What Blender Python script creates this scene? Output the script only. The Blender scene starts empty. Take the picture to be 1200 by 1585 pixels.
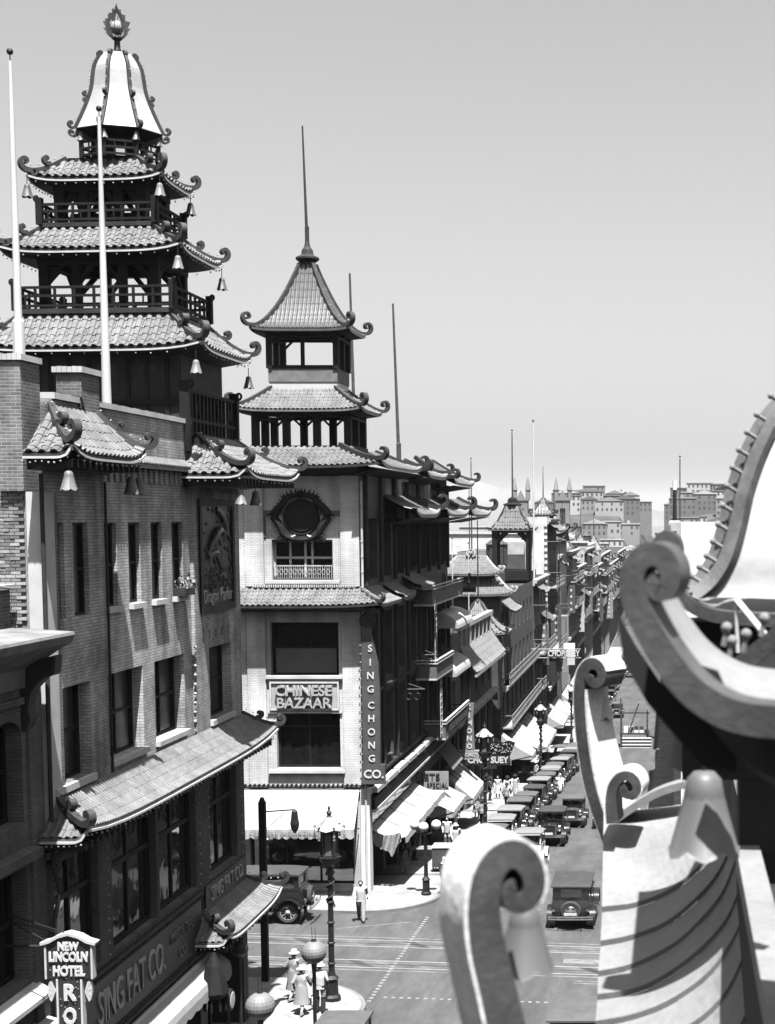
import bpy, bmesh, math, random
from mathutils import Vector as V, Matrix
random.seed(11)
R = math.radians
HAZE = 6.5e-5
S = bpy.context.scene
COL = S.collection

# ------------------------------------------------------------------ camera
FPX, PXX, PXY, CAMZ = 2400.0, 1043.0, 980.0, 16.5
PITCH = math.atan(181 / 2400.0)
cd = bpy.data.cameras.new('camera'); cam = bpy.data.objects.new('camera', cd); COL.objects.link(cam)
cam.location = (0, 0, CAMZ); cam.rotation_euler = (R(90) - PITCH, 0, 0)
cd.sensor_fit = 'VERTICAL'; cd.sensor_height = 254.0; cd.sensor_width = 192.3
cd.lens = FPX / 1585.0 * 254.0
cd.shift_x = -(PXX - 600.0) / 1585.0; cd.shift_y = (PXY - 792.5) / 1585.0
cd.clip_start = 0.2; cd.clip_end = 40000
cd.dof.use_dof = True; cd.dof.focus_distance = 55.0; cd.dof.aperture_fstop = 24.0
S.camera = cam
# ------------------------------------------------------------------ light, sky, exposure
SUN = V((0.118, -0.335, 1.0)).normalized()
W = bpy.data.worlds.new('World'); S.world = W; W.use_nodes = True
nt = W.node_tree; bg = nt.nodes['Background']
sk = nt.nodes.new('ShaderNodeTexSky'); sk.sky_type = 'NISHITA'; sk.sun_disc = False
sk.sun_elevation = math.asin(SUN.z); sk.sun_rotation = math.atan2(SUN.x, SUN.y)
sk.dust_density = 3.0; sk.air_density = 1.0; sk.ozone_density = 1.0; sk.altitude = 20
sp = nt.nodes.new('ShaderNodeSeparateColor'); nt.links.new(sk.outputs[0], sp.inputs[0])   # blue-sensitive black and white film: a grey sky
acc = None
for i_, w_ in ((0, .30), (1, .45), (2, .25)):
    q_ = nt.nodes.new('ShaderNodeMath'); q_.operation = 'MULTIPLY_ADD'; nt.links.new(sp.outputs[i_], q_.inputs[0]); q_.inputs[1].default_value = w_
    q_.inputs[2].default_value = 0
    if acc: nt.links.new(acc, q_.inputs[2])
    acc = q_.outputs[0]
nt.links.new(acc, bg.inputs[0])
bg.inputs[1].default_value = 0.056
sd = bpy.data.lights.new('sun', 'SUN'); sd.energy = 5.0; sd.angle = R(0.53)
so = bpy.data.objects.new('sun', sd); COL.objects.link(so)
so.rotation_euler = (-SUN).to_track_quat('-Z', 'Y').to_euler()
S.view_settings.view_transform = 'Standard'; S.view_settings.look = 'None'
S.view_settings.gamma = 1.0; S.view_settings.use_curve_mapping = False
S.view_settings.exposure = 1.84
try:
    S.cycles.max_bounces = 6; S.cycles.diffuse_bounces = 0; S.cycles.glossy_bounces = 3
    S.cycles.use_denoising = True
except Exception: pass

# ------------------------------------------------------------------ materials
def mat(name, c, rough=0.8, var=0.15, sc=1.5, bump=0.0, bsc=20.0, metal=0.0, spec=0.35, stretch=(1, 1, 1), emit=0, var2=0.0, sc2=12.0):
    m = bpy.data.materials.new(name); m.use_nodes = True
    n = m.node_tree.nodes; l = m.node_tree.links; b = n['Principled BSDF']
    b.inputs['Roughness'].default_value = rough; b.inputs['Metallic'].default_value = metal
    b.inputs['Specular IOR Level'].default_value = spec
    g = n.new('ShaderNodeNewGeometry'); mp = n.new('ShaderNodeMapping'); mp.inputs['Scale'].default_value = stretch
    l.new(g.outputs['Position'], mp.inputs['Vector'])
    def noise(scale, detail, v):
        t = n.new('ShaderNodeTexNoise'); t.inputs['Scale'].default_value = scale; t.inputs['Detail'].default_value = detail
        l.new(mp.outputs[0], t.inputs['Vector'])
        r = n.new('ShaderNodeMapRange'); r.inputs[1].default_value = .3; r.inputs[2].default_value = .7
        r.inputs[3].default_value = 1 - v; r.inputs[4].default_value = 1 + v
        l.new(t.outputs['Fac'], r.inputs[0]); return r.outputs[0]
    def mul(a, k):
        q = n.new('ShaderNodeMath'); q.operation = 'MULTIPLY'; l.new(a, q.inputs[0])
        if isinstance(k, float): q.inputs[1].default_value = k
        else: l.new(k, q.inputs[1])
        return q.outputs[0]
    out = mul(noise(sc, 6, var), float(c))
    if var2: out = mul(out, noise(sc2, 4, var2))
    l.new(out, b.inputs['Base Color'])
    if bump:
        t = n.new('ShaderNodeTexNoise'); t.inputs['Scale'].default_value = bsc; t.inputs['Detail'].default_value = 4
        l.new(mp.outputs[0], t.inputs['Vector'])
        bp = n.new('ShaderNodeBump'); bp.inputs['Strength'].default_value = bump; bp.inputs['Distance'].default_value = .02
        l.new(t.outputs['Fac'], bp.inputs['Height']); l.new(bp.outputs[0], b.inputs['Normal'])
    return m

def brick(name, c1, c2, cm, w=.22, h=.075, var=.25, bump=.5):
    m = bpy.data.materials.new(name); m.use_nodes = True
    n = m.node_tree.nodes; l = m.node_tree.links; b = n['Principled BSDF']; b.inputs['Roughness'].default_value = .9
    b.inputs['Specular IOR Level'].default_value = .15
    g = n.new('ShaderNodeNewGeometry'); sx = n.new('ShaderNodeSeparateXYZ'); l.new(g.outputs['Position'], sx.inputs[0])
    ad = n.new('ShaderNodeMath'); ad.operation = 'ADD'; l.new(sx.outputs[0], ad.inputs[0]); l.new(sx.outputs[1], ad.inputs[1])
    cb = n.new('ShaderNodeCombineXYZ'); l.new(ad.outputs[0], cb.inputs[0]); l.new(sx.outputs[2], cb.inputs[1])
    t = n.new('ShaderNodeTexBrick'); l.new(cb.outputs[0], t.inputs['Vector'])
    t.inputs['Scale'].default_value = 1; t.inputs['Brick Width'].default_value = w; t.inputs['Row Height'].default_value = h
    t.inputs['Mortar Size'].default_value = .009 if h < .5 else .02
    t.offset = .5 if h < .5 else 0; t.inputs['Mortar Smooth'].default_value = .3
    for k, v in (('Color1', c1), ('Color2', c2), ('Mortar', cm)): t.inputs[k].default_value = (v, v, v, 1)
    no = n.new('ShaderNodeTexNoise'); no.inputs['Scale'].default_value = .7; no.inputs['Detail'].default_value = 8
    l.new(g.outputs['Position'], no.inputs['Vector'])
    r = n.new('ShaderNodeMapRange'); r.inputs[1].default_value = .3; r.inputs[2].default_value = .7
    r.inputs[3].default_value = 1 - var; r.inputs[4].default_value = 1 + var; l.new(no.outputs['Fac'], r.inputs[0])
    mx = n.new('ShaderNodeMix'); mx.data_type = 'RGBA'; mx.blend_type = 'MULTIPLY'; mx.inputs[0].default_value = 1
    mp = n.new('ShaderNodeMapping'); mp.inputs['Scale'].default_value = (1.6, 1.6, .16); l.new(g.outputs['Position'], mp.inputs['Vector'])
    n2 = n.new('ShaderNodeTexNoise'); n2.inputs['Scale'].default_value = 1.3; n2.inputs['Detail'].default_value = 7; l.new(mp.outputs[0], n2.inputs['Vector'])
    r2 = n.new('ShaderNodeMapRange'); r2.inputs[1].default_value = .32; r2.inputs[2].default_value = .6; r2.inputs[3].default_value = 1 - var * .9; r2.inputs[4].default_value = 1.06; l.new(n2.outputs['Fac'], r2.inputs[0])
    q2 = n.new('ShaderNodeMath'); q2.operation = 'MULTIPLY'; l.new(r.outputs[0], q2.inputs[0]); l.new(r2.outputs[0], q2.inputs[1])
    l.new(t.outputs['Color'], mx.inputs[6]); l.new(q2.outputs[0], mx.inputs[7]); l.new(mx.outputs[2], b.inputs['Base Color'])
    bp = n.new('ShaderNodeBump'); bp.inputs['Strength'].default_value = bump; bp.inputs['Distance'].default_value = .01; bp.invert = True
    l.new(t.outputs['Fac'], bp.inputs['Height']); l.new(bp.outputs[0], b.inputs['Normal'])
    return m

def glass(name, c=.012, rough=.04, ior=1.7, bump=.02):
    m = bpy.data.materials.new(name); m.use_nodes = True
    n = m.node_tree.nodes; l = m.node_tree.links; b = n['Principled BSDF']
    b.inputs['Base Color'].default_value = (c, c, c, 1); b.inputs['Roughness'].default_value = rough; b.inputs['IOR'].default_value = ior
    g = n.new('ShaderNodeNewGeometry'); t = n.new('ShaderNodeTexNoise'); t.inputs['Scale'].default_value = 1.6
    l.new(g.outputs['Position'], t.inputs['Vector'])
    bp = n.new('ShaderNodeBump'); bp.inputs['Strength'].default_value = bump; bp.inputs['Distance'].default_value = .3
    l.new(t.outputs['Fac'], bp.inputs['Height']); l.new(bp.outputs[0], b.inputs['Normal'])
    return m

BRK = brick('buff_brick', .40, .29, .17, var=.42, bump=.7)
BRKS = brick('old_brick', .17, .10, .26, var=.4, bump=.8)
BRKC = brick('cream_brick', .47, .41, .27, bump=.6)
BRKH = brick('grey_brick', .13, .10, .07)
BRK1, BRK2, BRK3 = (mat('brick_face_%d' % i, c, .9, .2, 9, .4, 60) for i, c in enumerate((.12, .19, .30)))
STONE = mat('pale_stone', .38, .85, .18, 1.2, .2, 30)
PLASTER = mat('white_plaster', .62, .85, .12, .8, .15, 12, var2=.06)
TILE = mat('glazed_tile', .108, .55, .28, 1.6, .1, 30, spec=.3, var2=.22, sc2=9)
TILED = mat('dark_glazed_tile', .06, .45, .18, 3.0, .1, 30, spec=.5, var2=.12, sc2=14)
TIMBER = mat('dark_timber', .010, .7, .35, 2.0, .2, 25, spec=.15)
TIMBER2 = mat('brown_timber', .026, .7, .35, 2.0, .2, 25, spec=.2)
RIDGE = mat('painted_ridge', .032, .55, .3, 4.0, .2, 25)
TRIM = mat('cream_trim', .40, .6, .12, 3.0)
WHITE = mat('white_paint', .40, .55, .06, 2.0)
POLEM = mat('flagpole_paint', .42, .6, .14, 1.2, stretch=(1, 1, .3))
BULB = mat('frosted_bulb', .34, .2, .05, 4)
GLS = glass('shop_glass', ior=2.3); GLD = mat('dark_pane', .008, .25, .4, 2.5, spec=.25)
SHADEB = mat('shade_black', .012, .9, .3, 2.0)  # near-black colour standing for shade under and behind the near roofs
CURT = mat('grey_blind', .10, .9, .1, 3)
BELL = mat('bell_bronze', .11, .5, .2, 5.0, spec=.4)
IRON = mat('black_iron', .012, .5, .3, 4.0, spec=.3)
ASPH = mat('asphalt', .052, .85, .30, .9, .3, 60, stretch=(1, .22, 1), var2=.16, sc2=5)
CONC = brick('pavement_concrete', .215, .19, .10, .95, .95, .22, .2)
KERB = mat('granite_kerb', .12, .85, .2, 2.0)
PAVER = brick('stone_setts', .09, .07, .04, .30, .14)
STEEL = mat('rail_steel', .45, .35, .2, 2.0, metal=.6)
PAINTW = mat('road_paint', .15, .8, .2, 6.0)
PANEL = mat('sign_black', .018, .5, .25, 3.0)
LETTER = mat('sign_letter', .42, .6, .08, 4.0)
LETTERD = mat('gilt_letter', .30, .45, .2, 4.0)
CANVAS = mat('white_canvas', .27, .9, .07, 1.5, .25, 5)
CARB = mat('car_black', .012, .18, .3, 2, spec=.6)
CARG = mat('car_grey', .05, .25, .3, 2, spec=.6)
CARL = mat('car_pale', .45, .3, .1, 2, spec=.5)
ROOFC = mat('car_roof_fabric', .06, .8, .15, 3)
ROOFD = mat('car_roof_dark', .03, .7, .2, 3)
ROOFW = mat('car_roof_pale', .13, .8, .1, 3)
CHROME = mat('nickel', .6, .2, .1, 3, metal=1)
RUBBER = mat('rubber', .03, .9, .2, 5)
SHEET = mat('roof_sheet', .15, .6, .12, 2.6, .2, 8, var2=.10, sc2=18)
WOODG = mat('grey_wood', .042, .6, .40, 4.0, .16, 40, var2=.22, sc2=18)
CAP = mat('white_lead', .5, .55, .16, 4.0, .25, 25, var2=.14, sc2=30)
BULBD = mat('dusty_bulb', .16, .25, .2, 5)
SKIN = mat('skin', .38, .7, .05, 5); HAIR = mat('hair', .02, .7, .1, 5)
CLD = mat('dark_cloth', .02, .95, .15, 8); CLM = mat('grey_cloth', .16, .95, .12, 8); CLW = mat('white_cloth', .36, .95, .06, 8); CLP = mat('pale_cloth', .22, .95, .1, 8)

# ------------------------------------------------------------------ mesh helpers
ORG = {}
DOME = mat('dome_sheet', .27, .5, .08, 2.0, .1, 6, var2=.05)
class MB:
    def __init__(s): s.v = []; s.f = []
    def add(s, vs, fs):
        k = len(s.v); s.v += [tuple(p) for p in vs]; s.f += [tuple(i + k for i in f) for f in fs]; return s
    def hexa(s, p): return s.add(p, [(0, 3, 2, 1), (4, 5, 6, 7), (0, 1, 5, 4), (1, 2, 6, 5), (2, 3, 7, 6), (3, 0, 4, 7)])
    def box(s, x0, x1, y0, y1, z0, z1):
        return s.hexa([(x0, y0, z0), (x1, y0, z0), (x1, y1, z0), (x0, y1, z0), (x0, y0, z1), (x1, y0, z1), (x1, y1, z1), (x0, y1, z1)])
    def mbox(s, mf, u0, u1, v0, v1, d0, d1):
        return s.hexa([mf(u0, v0, d0), mf(u1, v0, d0), mf(u1, v0, d1), mf(u0, v0, d1), mf(u0, v1, d0), mf(u1, v1, d0), mf(u1, v1, d1), mf(u0, v1, d1)])
    def bar(s, p, q, w, h=None, up=(0, 0, 1)):
        h = h or w; p = V(p); q = V(q); t = (q - p).normalized(); a = t.cross(V(up))
        if a.length < 1e-4: a = t.cross(V((1, 0, 0)))
        a.normalize(); b = a.cross(t); a *= w / 2; b *= h / 2
        return s.hexa([p - a - b, p + a - b, q + a - b, q - a - b, p - a + b, p + a + b, q + a + b, q - a + b])
    def quad(s, *p): return s.add(p, [tuple(range(len(p)))])
    def grid(s, rows, close=False):
        n = len(rows[0]); vs = [p for r in rows for p in r]; fs = []
        for i in range(len(rows) - 1):
            for j in range(n if close else n - 1):
                k = (j + 1) % n; fs.append((i * n + j, i * n + k, (i + 1) * n + k, (i + 1) * n + j))
        return s.add(vs, fs)
    def tube(s, pts, r, n=8):
        pts = [V(p) for p in pts]; rows = []
        for i, p in enumerate(pts):
            t = (pts[min(i + 1, len(pts) - 1)] - pts[max(i - 1, 0)]).normalized()
            a = t.cross(V((0, 0, 1)));
            if a.length < .05: a = t.cross(V((0, 1, 0)))
            a.normalize(); b = a.cross(t); rr = r[i] if isinstance(r, (list, tuple)) else r
            rows.append([p + (a * math.cos(6.2832 * k / n) + b * math.sin(6.2832 * k / n)) * rr for k in range(n)])
        s.grid(rows, True); k = len(s.v)
        s.f.append(tuple(range(k - n, k))); s.f.append(tuple(range(k - n * len(pts), k - n * len(pts) + n))[::-1]); return s
    def lathe(s, prof, c=(0, 0, 0), n=16, axis='z', cap=True):
        rows = []
        for r, h in prof:
            row = []
            for k in range(n):
                a = 6.28318 * k / n; x, y = r * math.cos(a), r * math.sin(a)
                p = (x, y, h) if axis == 'z' else ((h, x, y) if axis == 'x' else (x, h, y))
                row.append((c[0] + p[0], c[1] + p[1], c[2] + p[2]))
            rows.append(row)
        k0 = len(s.v); s.grid(rows, True); k1 = len(s.v)
        if cap: s.f.append(tuple(range(k1 - n, k1))); s.f.append(tuple(range(k0, k0 + n))[::-1])
        return s
    def ball(s, c, r, n=8, m=5, sz=1.0):
        return s.lathe([(max(.001, r * math.sin(math.pi * i / m)), -r * sz * math.cos(math.pi * i / m)) for i in range(m + 1)], c, n, cap=False)
    def ribbon(s, pts, n, w, th, cap=True):
        pts = [V(p) for p in pts]; n = V(n).normalized(); rows = []
        for i, p in enumerate(pts):
            t = (pts[min(i + 1, len(pts) - 1)] - pts[max(i - 1, 0)]).normalized(); u = n.cross(t).normalized()
            t2 = th[i] if isinstance(th, (list, tuple)) else th; w2 = w[i] if isinstance(w, (list, tuple)) else w
            a = n * w2 / 2; b = u * t2 / 2; rows.append([p - a - b, p + a - b, p + a + b, p - a + b])
        s.grid(rows, True); k = len(s.v); m = len(pts)
        s.f.append((k - 4, k - 3, k - 2, k - 1)); s.f.append((k - 4 * m + 3, k - 4 * m + 2, k - 4 * m + 1, k - 4 * m)); return s
    def prism(s, poly, mf, d0, d1):
        n = len(poly); k = [mf(u, v, d0) for u, v in poly] + [mf(u, v, d1) for u, v in poly]
        return s.add(k, [tuple(range(n))[::-1], tuple(range(n, 2 * n))] + [(i, (i + 1) % n, n + (i + 1) % n, n + i) for i in range(n)])
    def wall(s, u0, u1, v0, v1, holes, mf, depth):
        us = sorted({u0, u1, *[h[0] for h in holes], *[h[1] for h in holes]}); vs = sorted({v0, v1, *[h[2] for h in holes], *[h[3] for h in holes]})
        for i in range(len(us) - 1):
            for j in range(len(vs) - 1):
                cu = (us[i] + us[i + 1]) / 2; cv = (vs[j] + vs[j + 1]) / 2
                if any(h[0] < cu < h[1] and h[2] < cv < h[3] for h in holes): continue
                s.quad(mf(us[i], vs[j], 0), mf(us[i + 1], vs[j], 0), mf(us[i + 1], vs[j + 1], 0), mf(us[i], vs[j + 1], 0))
        for a, b, c, d in holes:
            for p, q in (((a, c), (b, c)), ((b, c), (b, d)), ((b, d), (a, d)), ((a, d), (a, c))):
                s.quad(mf(*p, 0), mf(*q, 0), mf(*q, depth), mf(*p, depth))
        return s
    def mesh(s, name, m, off=V((0, 0, 0)), smooth=False, bevel=0, xf=None):
        if xf: s.v = [xf(p) for p in s.v]
        me = bpy.data.meshes.new(name); me.from_pydata([(p[0] - off.x, p[1] - off.y, p[2] - off.z) for p in s.v], [], s.f)
        b = bmesh.new(); b.from_mesh(me)
        if bevel:
            bmesh.ops.remove_doubles(b, verts=b.verts, dist=1e-5)
        bmesh.ops.recalc_face_normals(b, faces=b.faces)
        if bevel:
            bmesh.ops.bevel(b, geom=[e for e in b.edges if e.is_manifold and e.calc_face_angle(0) > .5], offset=bevel, segments=2, affect='EDGES', clamp_overlap=True)
        b.to_mesh(me); b.free()
        me.materials.append(m)
        if smooth:
            for p in me.polygons: p.use_smooth = True
            try: me.set_sharp_from_angle(angle=R(40))
            except Exception: pass
        return me
    def build(s, name, m, parent=None, smooth=False, bevel=0, xf=None, kind=None, label=None, cat=None, group=None):
        off = ORG.get(parent.name, V((0, 0, 0))) if parent else V((0, 0, 0))
        o = bpy.data.objects.new(name, s.mesh(name, m, off, smooth, bevel, xf)); COL.objects.link(o)
        if parent: o.parent = parent; ORG[o.name] = off
        if kind: o['kind'] = kind
        if label: o['label'] = label
        if cat: o['category'] = cat
        if group: o['group'] = group
        return o

def thing(name, label, cat, loc=(0, 0, 0), group=None):
    o = bpy.data.objects.new(name, None); COL.objects.link(o); o.location = loc; o.empty_display_size = .2
    o['label'] = label; o['category'] = cat
    if group: o['group'] = group
    ORG[o.name] = V(loc); return o
KIDS = {}
def kids(o):
    return [c for c in o.children]
def copy_tree(o, parent=None):
    c = o.copy(); COL.objects.link(c)
    if parent: c.parent = parent
    for ch in kids(o): copy_tree(ch, c)
    return c
def place(proto, loc, rz=0, label=None, group=None, sc=None):
    c = copy_tree(proto); c.location = loc; c.rotation_euler = (0, 0, rz)
    if label: c['label'] = label
    if group: c['group'] = group
    if sc: c.scale = (sc, sc, sc)
    return c

def survey(x, y, Y=None, X=None, Z=None):
    """a sight line of the photograph met with a wall plane (Y or X) or a level (Z): a world point"""
    a = (x - PXX) / FPX; b = -(y - PXY) / FPX; c, s = math.cos(PITCH), math.sin(PITCH)
    d = (a, c + b * s, -s + b * c)
    t = Y / d[1] if Y is not None else (X / d[0] if X is not None else (Z - CAMZ) / d[2])
    return V((d[0] * t, d[1] * t, CAMZ + d[2] * t))

FONT_CACHE = {}
def text_mesh(txt, size, depth, m, bold=0.0, sx=1.0):
    cu = bpy.data.curves.new('lettering', 'FONT'); cu.body = txt; cu.size = size; cu.extrude = depth; cu.offset = bold
    cu.align_x = 'CENTER'; cu.align_y = 'CENTER'; cu.resolution_u = 3
    o = bpy.data.objects.new('lettering', cu); COL.objects.link(o)
    dg = bpy.context.evaluated_depsgraph_get(); me = bpy.data.meshes.new_from_object(o.evaluated_get(dg)); me.name = 'lettering'
    bpy.data.objects.remove(o); bpy.data.curves.remove(cu)
    me.materials.clear(); me.materials.append(m); return me
def lettering(txt, parent, c, ux, uy, size, m, depth=.02, bold=0.0, sx=1.0, width=None, name='lettering'):
    """letters centred at c, reading along ux, standing along uy; width squeezes the line to that many metres"""
    me = text_mesh(txt, size, depth, m, bold)
    if width:
        w = max(v.co.x for v in me.vertices) - min(v.co.x for v in me.vertices); sx = width / w
    ux = V(ux).normalized() * sx; uy = V(uy).normalized(); uz = V(ux).normalized().cross(uy)
    off = ORG.get(parent.name, V((0, 0, 0))); c = V(c) - off
    for v in me.vertices:
        q = c + ux * v.co.x + uy * v.co.y + uz * v.co.z; v.co = q
    o = bpy.data.objects.new(name, me); COL.objects.link(o); o.parent = parent; ORG[o.name] = off
    return o

def volute(start, u, th0=-.4, r0=.30, k=.33, th1=7.4, n=26):
    """a curl in the vertical plane of u: leaves along th0, climbs, curls back over itself"""
    u = V((u[0], u[1], 0)).normalized(); p = V(start); out = [p.copy()]; d = (th1 - th0) / n
    for i in range(n):
        th = th0 + (i + .5) * d; r = r0 * math.exp(-k * (th - th0)); p = p + (u * math.cos(th) + V((0, 0, math.sin(th)))) * r * d; out.append(p.copy())
    return out

# ------------------------------------------------------------------ tiled roofs
def tile_verts():
    xs = [(-.5, .02), (-.33, .0), (-.27, .17), (-.12, .30), (.12, .30), (.27, .17), (.33, .0), (.5, .02)]
    v = [(x, 0, z + .09) for x, z in xs] + [(x * .96, 1.06, z) for x, z in xs] + [(x, 0, (z if z < .05 else z - .10)) for x, z in xs]
    f = [(i, i + 1, 9 + i, 8 + i) for i in range(7)] + [(16 + i, 17 + i, i + 1, i) for i in range(7)]
    return v, f
TV, TF = tile_verts(); TILEMESH = {}
def tile_mesh(m):
    if m.name not in TILEMESH:
        b = MB(); b.add(TV, TF); TILEMESH[m.name] = b.mesh('tile', m)
    return TILEMESH[m.name]
def slope(parent, e0, e1, r0, r1, pitch, row, m, curve=1.35, lift=0.0, lifts=(1, 1), indiv=False, xf=None, name='tile_roof', th=.10, deck=TIMBER2):
    """one tiled slope between an eave and a ridge, with a sagging profile and upturned corners"""
    e0, e1, r0, r1 = V(e0), V(e1), V(r0), V(r1); t = (e1 - e0); L = t.length; t.normalize()
    w = (r0 - e0) - t * (r0 - e0).dot(t); l1 = (r0 - e0).dot(t); l2 = (r1 - e0).dot(t); h = w.z; wh = V((w.x, w.y, 0))
    def P(s, v):
        a = max(-1, min(1, 2 * s / L - 1)); li = lift * (abs(a) ** 5) * (lifts[0] if a < 0 else lifts[1]) * (1 - v)
        return e0 + t * s + wh * v + V((0, 0, h * v ** curve + li))
    def span(v): return l1 * v, L + (l2 - L) * v
    b = MB(); rows = []; N = 14
    for j in range(9):
        v = j / 8; a, c = span(v); rows.append([P(a + (c - a) * i / N, v) - V((0, 0, .01)) for i in range(N + 1)])
    b.grid(rows); b.grid([[p - V((0, 0, th)) for p in r] for r in rows]); b.grid([rows[0], [p - V((0, 0, th)) for p in rows[0]]])
    ro = b.build(name, m if not indiv else deck, parent, xf=xf)
    nr = max(1, round((wh.length ** 2 + h * h) ** .5 / row)); nc = max(1, round(L / pitch)); pt = L / nc; st = MB()
    off = ORG[ro.name]
    for j in range(nr):
        v0, v1 = j / nr, (j + 1) / nr; a, c = span((v0 + v1) / 2)
        for k in range(nc):
            s = (k + .5) * pt
            if not (a + .15 * pt < s < c - .15 * pt): continue
            s += random.uniform(-.03, .03) * pt
            p0, p1, px = P(s, v0), P(s, v1), P(s + .02, v0)
            if xf: p0, p1, px = V(xf(p0)), V(xf(p1)), V(xf(px))
            X = (px - p0) / .02 * pt; Y = p1 - p0; Z = X.cross(Y).normalized() * pt * .78
            if Z.z < 0: Z = -Z
            p0 = p0 + Z * random.uniform(0, .05)
            if indiv:
                M = Matrix(((X.x, Y.x, Z.x, p0.x - off.x), (X.y, Y.y, Z.y, p0.y - off.y), (X.z, Y.z, Z.z, p0.z - off.z), (0, 0, 0, 1)))
                o = bpy.data.objects.new('tile', tile_mesh(m)); COL.objects.link(o); o.parent = ro; o.matrix_local = M
            else: st.add([p0 + X * q[0] + Y * q[1] + Z * q[2] for q in TV], TF)
    if st.v:
        o = MB(); o.v, o.f = st.v, st.f; o = o.build('tiles', m, ro, kind='stuff')
    return P, span, ro
def hip(parent, pts, w=.16, th=.14, r0=.24, m=None, mid=True, xf=None, k=.33, u=None, curl=7.4, bulbs=True, midf=.45, lead=True):
    """the dark ridge on a corner of a roof (top to tip) with its curls"""
    m = m or RIDGE; pts = [V(p) for p in pts]; d = pts[-1] - pts[-2]; u = V((d.x, d.y, 0)).normalized() if u is None else V(u)
    n = V((-u.y, u.x, 0)); th0 = math.atan2(d.z, V((d.x, d.y, 0)).length)
    rid = MB().ribbon([p + V((0, 0, th * .4)) for p in pts], n, w, th).build('hip_ridge', m, parent, xf=xf)
    vp = volute(pts[-1] + V((0, 0, th * .4)), u, th0, r0, k, curl)
    q = len(vp); MB().ribbon(vp, n, [w * 1.05] * q, [th * (1 - .6 * i / q) for i in range(q)]).build('scroll', m, rid, xf=xf, smooth=True)
    if mid:
        i = max(1, int(len(pts) * midf)); d2 = pts[i] - pts[i - 1]
        vp = volute(pts[i] + V((0, 0, th)), u, math.atan2(d2.z, V((d2.x, d2.y, 0)).length), r0 * .7, k, curl)
        MB().ribbon(vp, n, w, [th * .8 * (1 - .5 * j / len(vp)) for j in range(len(vp))]).build('scroll', m, rid, xf=xf, smooth=True)
    if bulbs:
        b = MB()
        for p in pts[1::2]: b.ball(p + V((0, 0, th + .08)), .025, 6, 4)
        b.build('ridge_bulbs', BULB, rid, xf=xf, kind='stuff')
    return rid
def eave(parent, pts, step=.42, xf=None, drop=.14, bulbs=True):
    pts = [V(p) for p in pts]; d = pts[-1] - pts[0]; n = V((-d.y, d.x, 0)).normalized()
    MB().ribbon([p - V((0, 0, .10)) for p in pts], n, .07, .05).build('eave_trim', TRIM, parent, xf=xf)
    if bulbs:
        b = MB(); L = 0
        for i in range(len(pts) - 1):
            p, q = pts[i], pts[i + 1]; k = max(1, round((q - p).length / step))
            for j in range(k): b.ball(p.lerp(q, (j + random.uniform(-.12, .12)) / k) - V((0, 0, drop + .05 + random.uniform(-.015, .015))), random.choice((.028, .028, .022)), 6, 4)
        b.build('eave_bulbs', BULB, parent, xf=xf, kind='stuff')
def hip_roof(parent, cx, cy, a, b, ze, ai, bi, zt, pitch, row, m, lift=.22, curve=1.3, xf=None, sides='SEWN', indiv='S', body=None, r0=.24, w=.16, k=.33, mid=True, trim=True, step=.42, soffit=TIMBER):
    E = {'S': ((cx - a, cy - b, ze), (cx + a, cy - b, ze), (cx - ai, cy - bi, zt), (cx + ai, cy - bi, zt)),
         'E': ((cx + a, cy - b, ze), (cx + a, cy + b, ze), (cx + ai, cy - bi, zt), (cx + ai, cy + bi, zt)),
         'N': ((cx + a, cy + b, ze), (cx - a, cy + b, ze), (cx + ai, cy + bi, zt), (cx - ai, cy + bi, zt)),
         'W': ((cx - a, cy + b, ze), (cx - a, cy - b, ze), (cx - ai, cy + bi, zt), (cx - ai, cy - bi, zt))}
    for sd in sides:
        e0, e1, r0_, r1 = E[sd]
        P, span, ro = slope(parent, e0, e1, r0_, r1, pitch, row, m, curve, lift, (1, 1), sd in indiv, xf)
        L = (V(e1) - V(e0)).length
        if trim: eave(parent, [P(L * i / 14, 0) for i in range(15)], step, xf)
        hip(parent, [P(span(v)[1], v) for v in [1 - i / 10 for i in range(11)]], w=w, r0=r0, xf=xf, k=k, mid=mid,
            u={'S': (1, -1, 0), 'E': (1, 1, 0), 'N': (-1, 1, 0), 'W': (-1, -1, 0)}[sd])
    if body:
        ab, bb, zb = body; s = MB(); n = 12; r1, r2 = [], []
        cs = [(-1, -1), (1, -1), (1, 1), (-1, 1)]
        for i in range(4):
            p, q = cs[i], cs[(i + 1) % 4]
            for j in range(n):
                f = j / n; x = p[0] + (q[0] - p[0]) * f; y = p[1] + (q[1] - p[1]) * f; g = abs(2 * f - 1) ** 5
                r1.append((cx + a * x * .985, cy + b * y * .985, ze - .13 + lift * g)); r2.append((cx + ab * x, cy + bb * y, zb))
        s.grid([r1, r2], True); s.build('soffit', soffit, parent, xf=xf)

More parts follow.
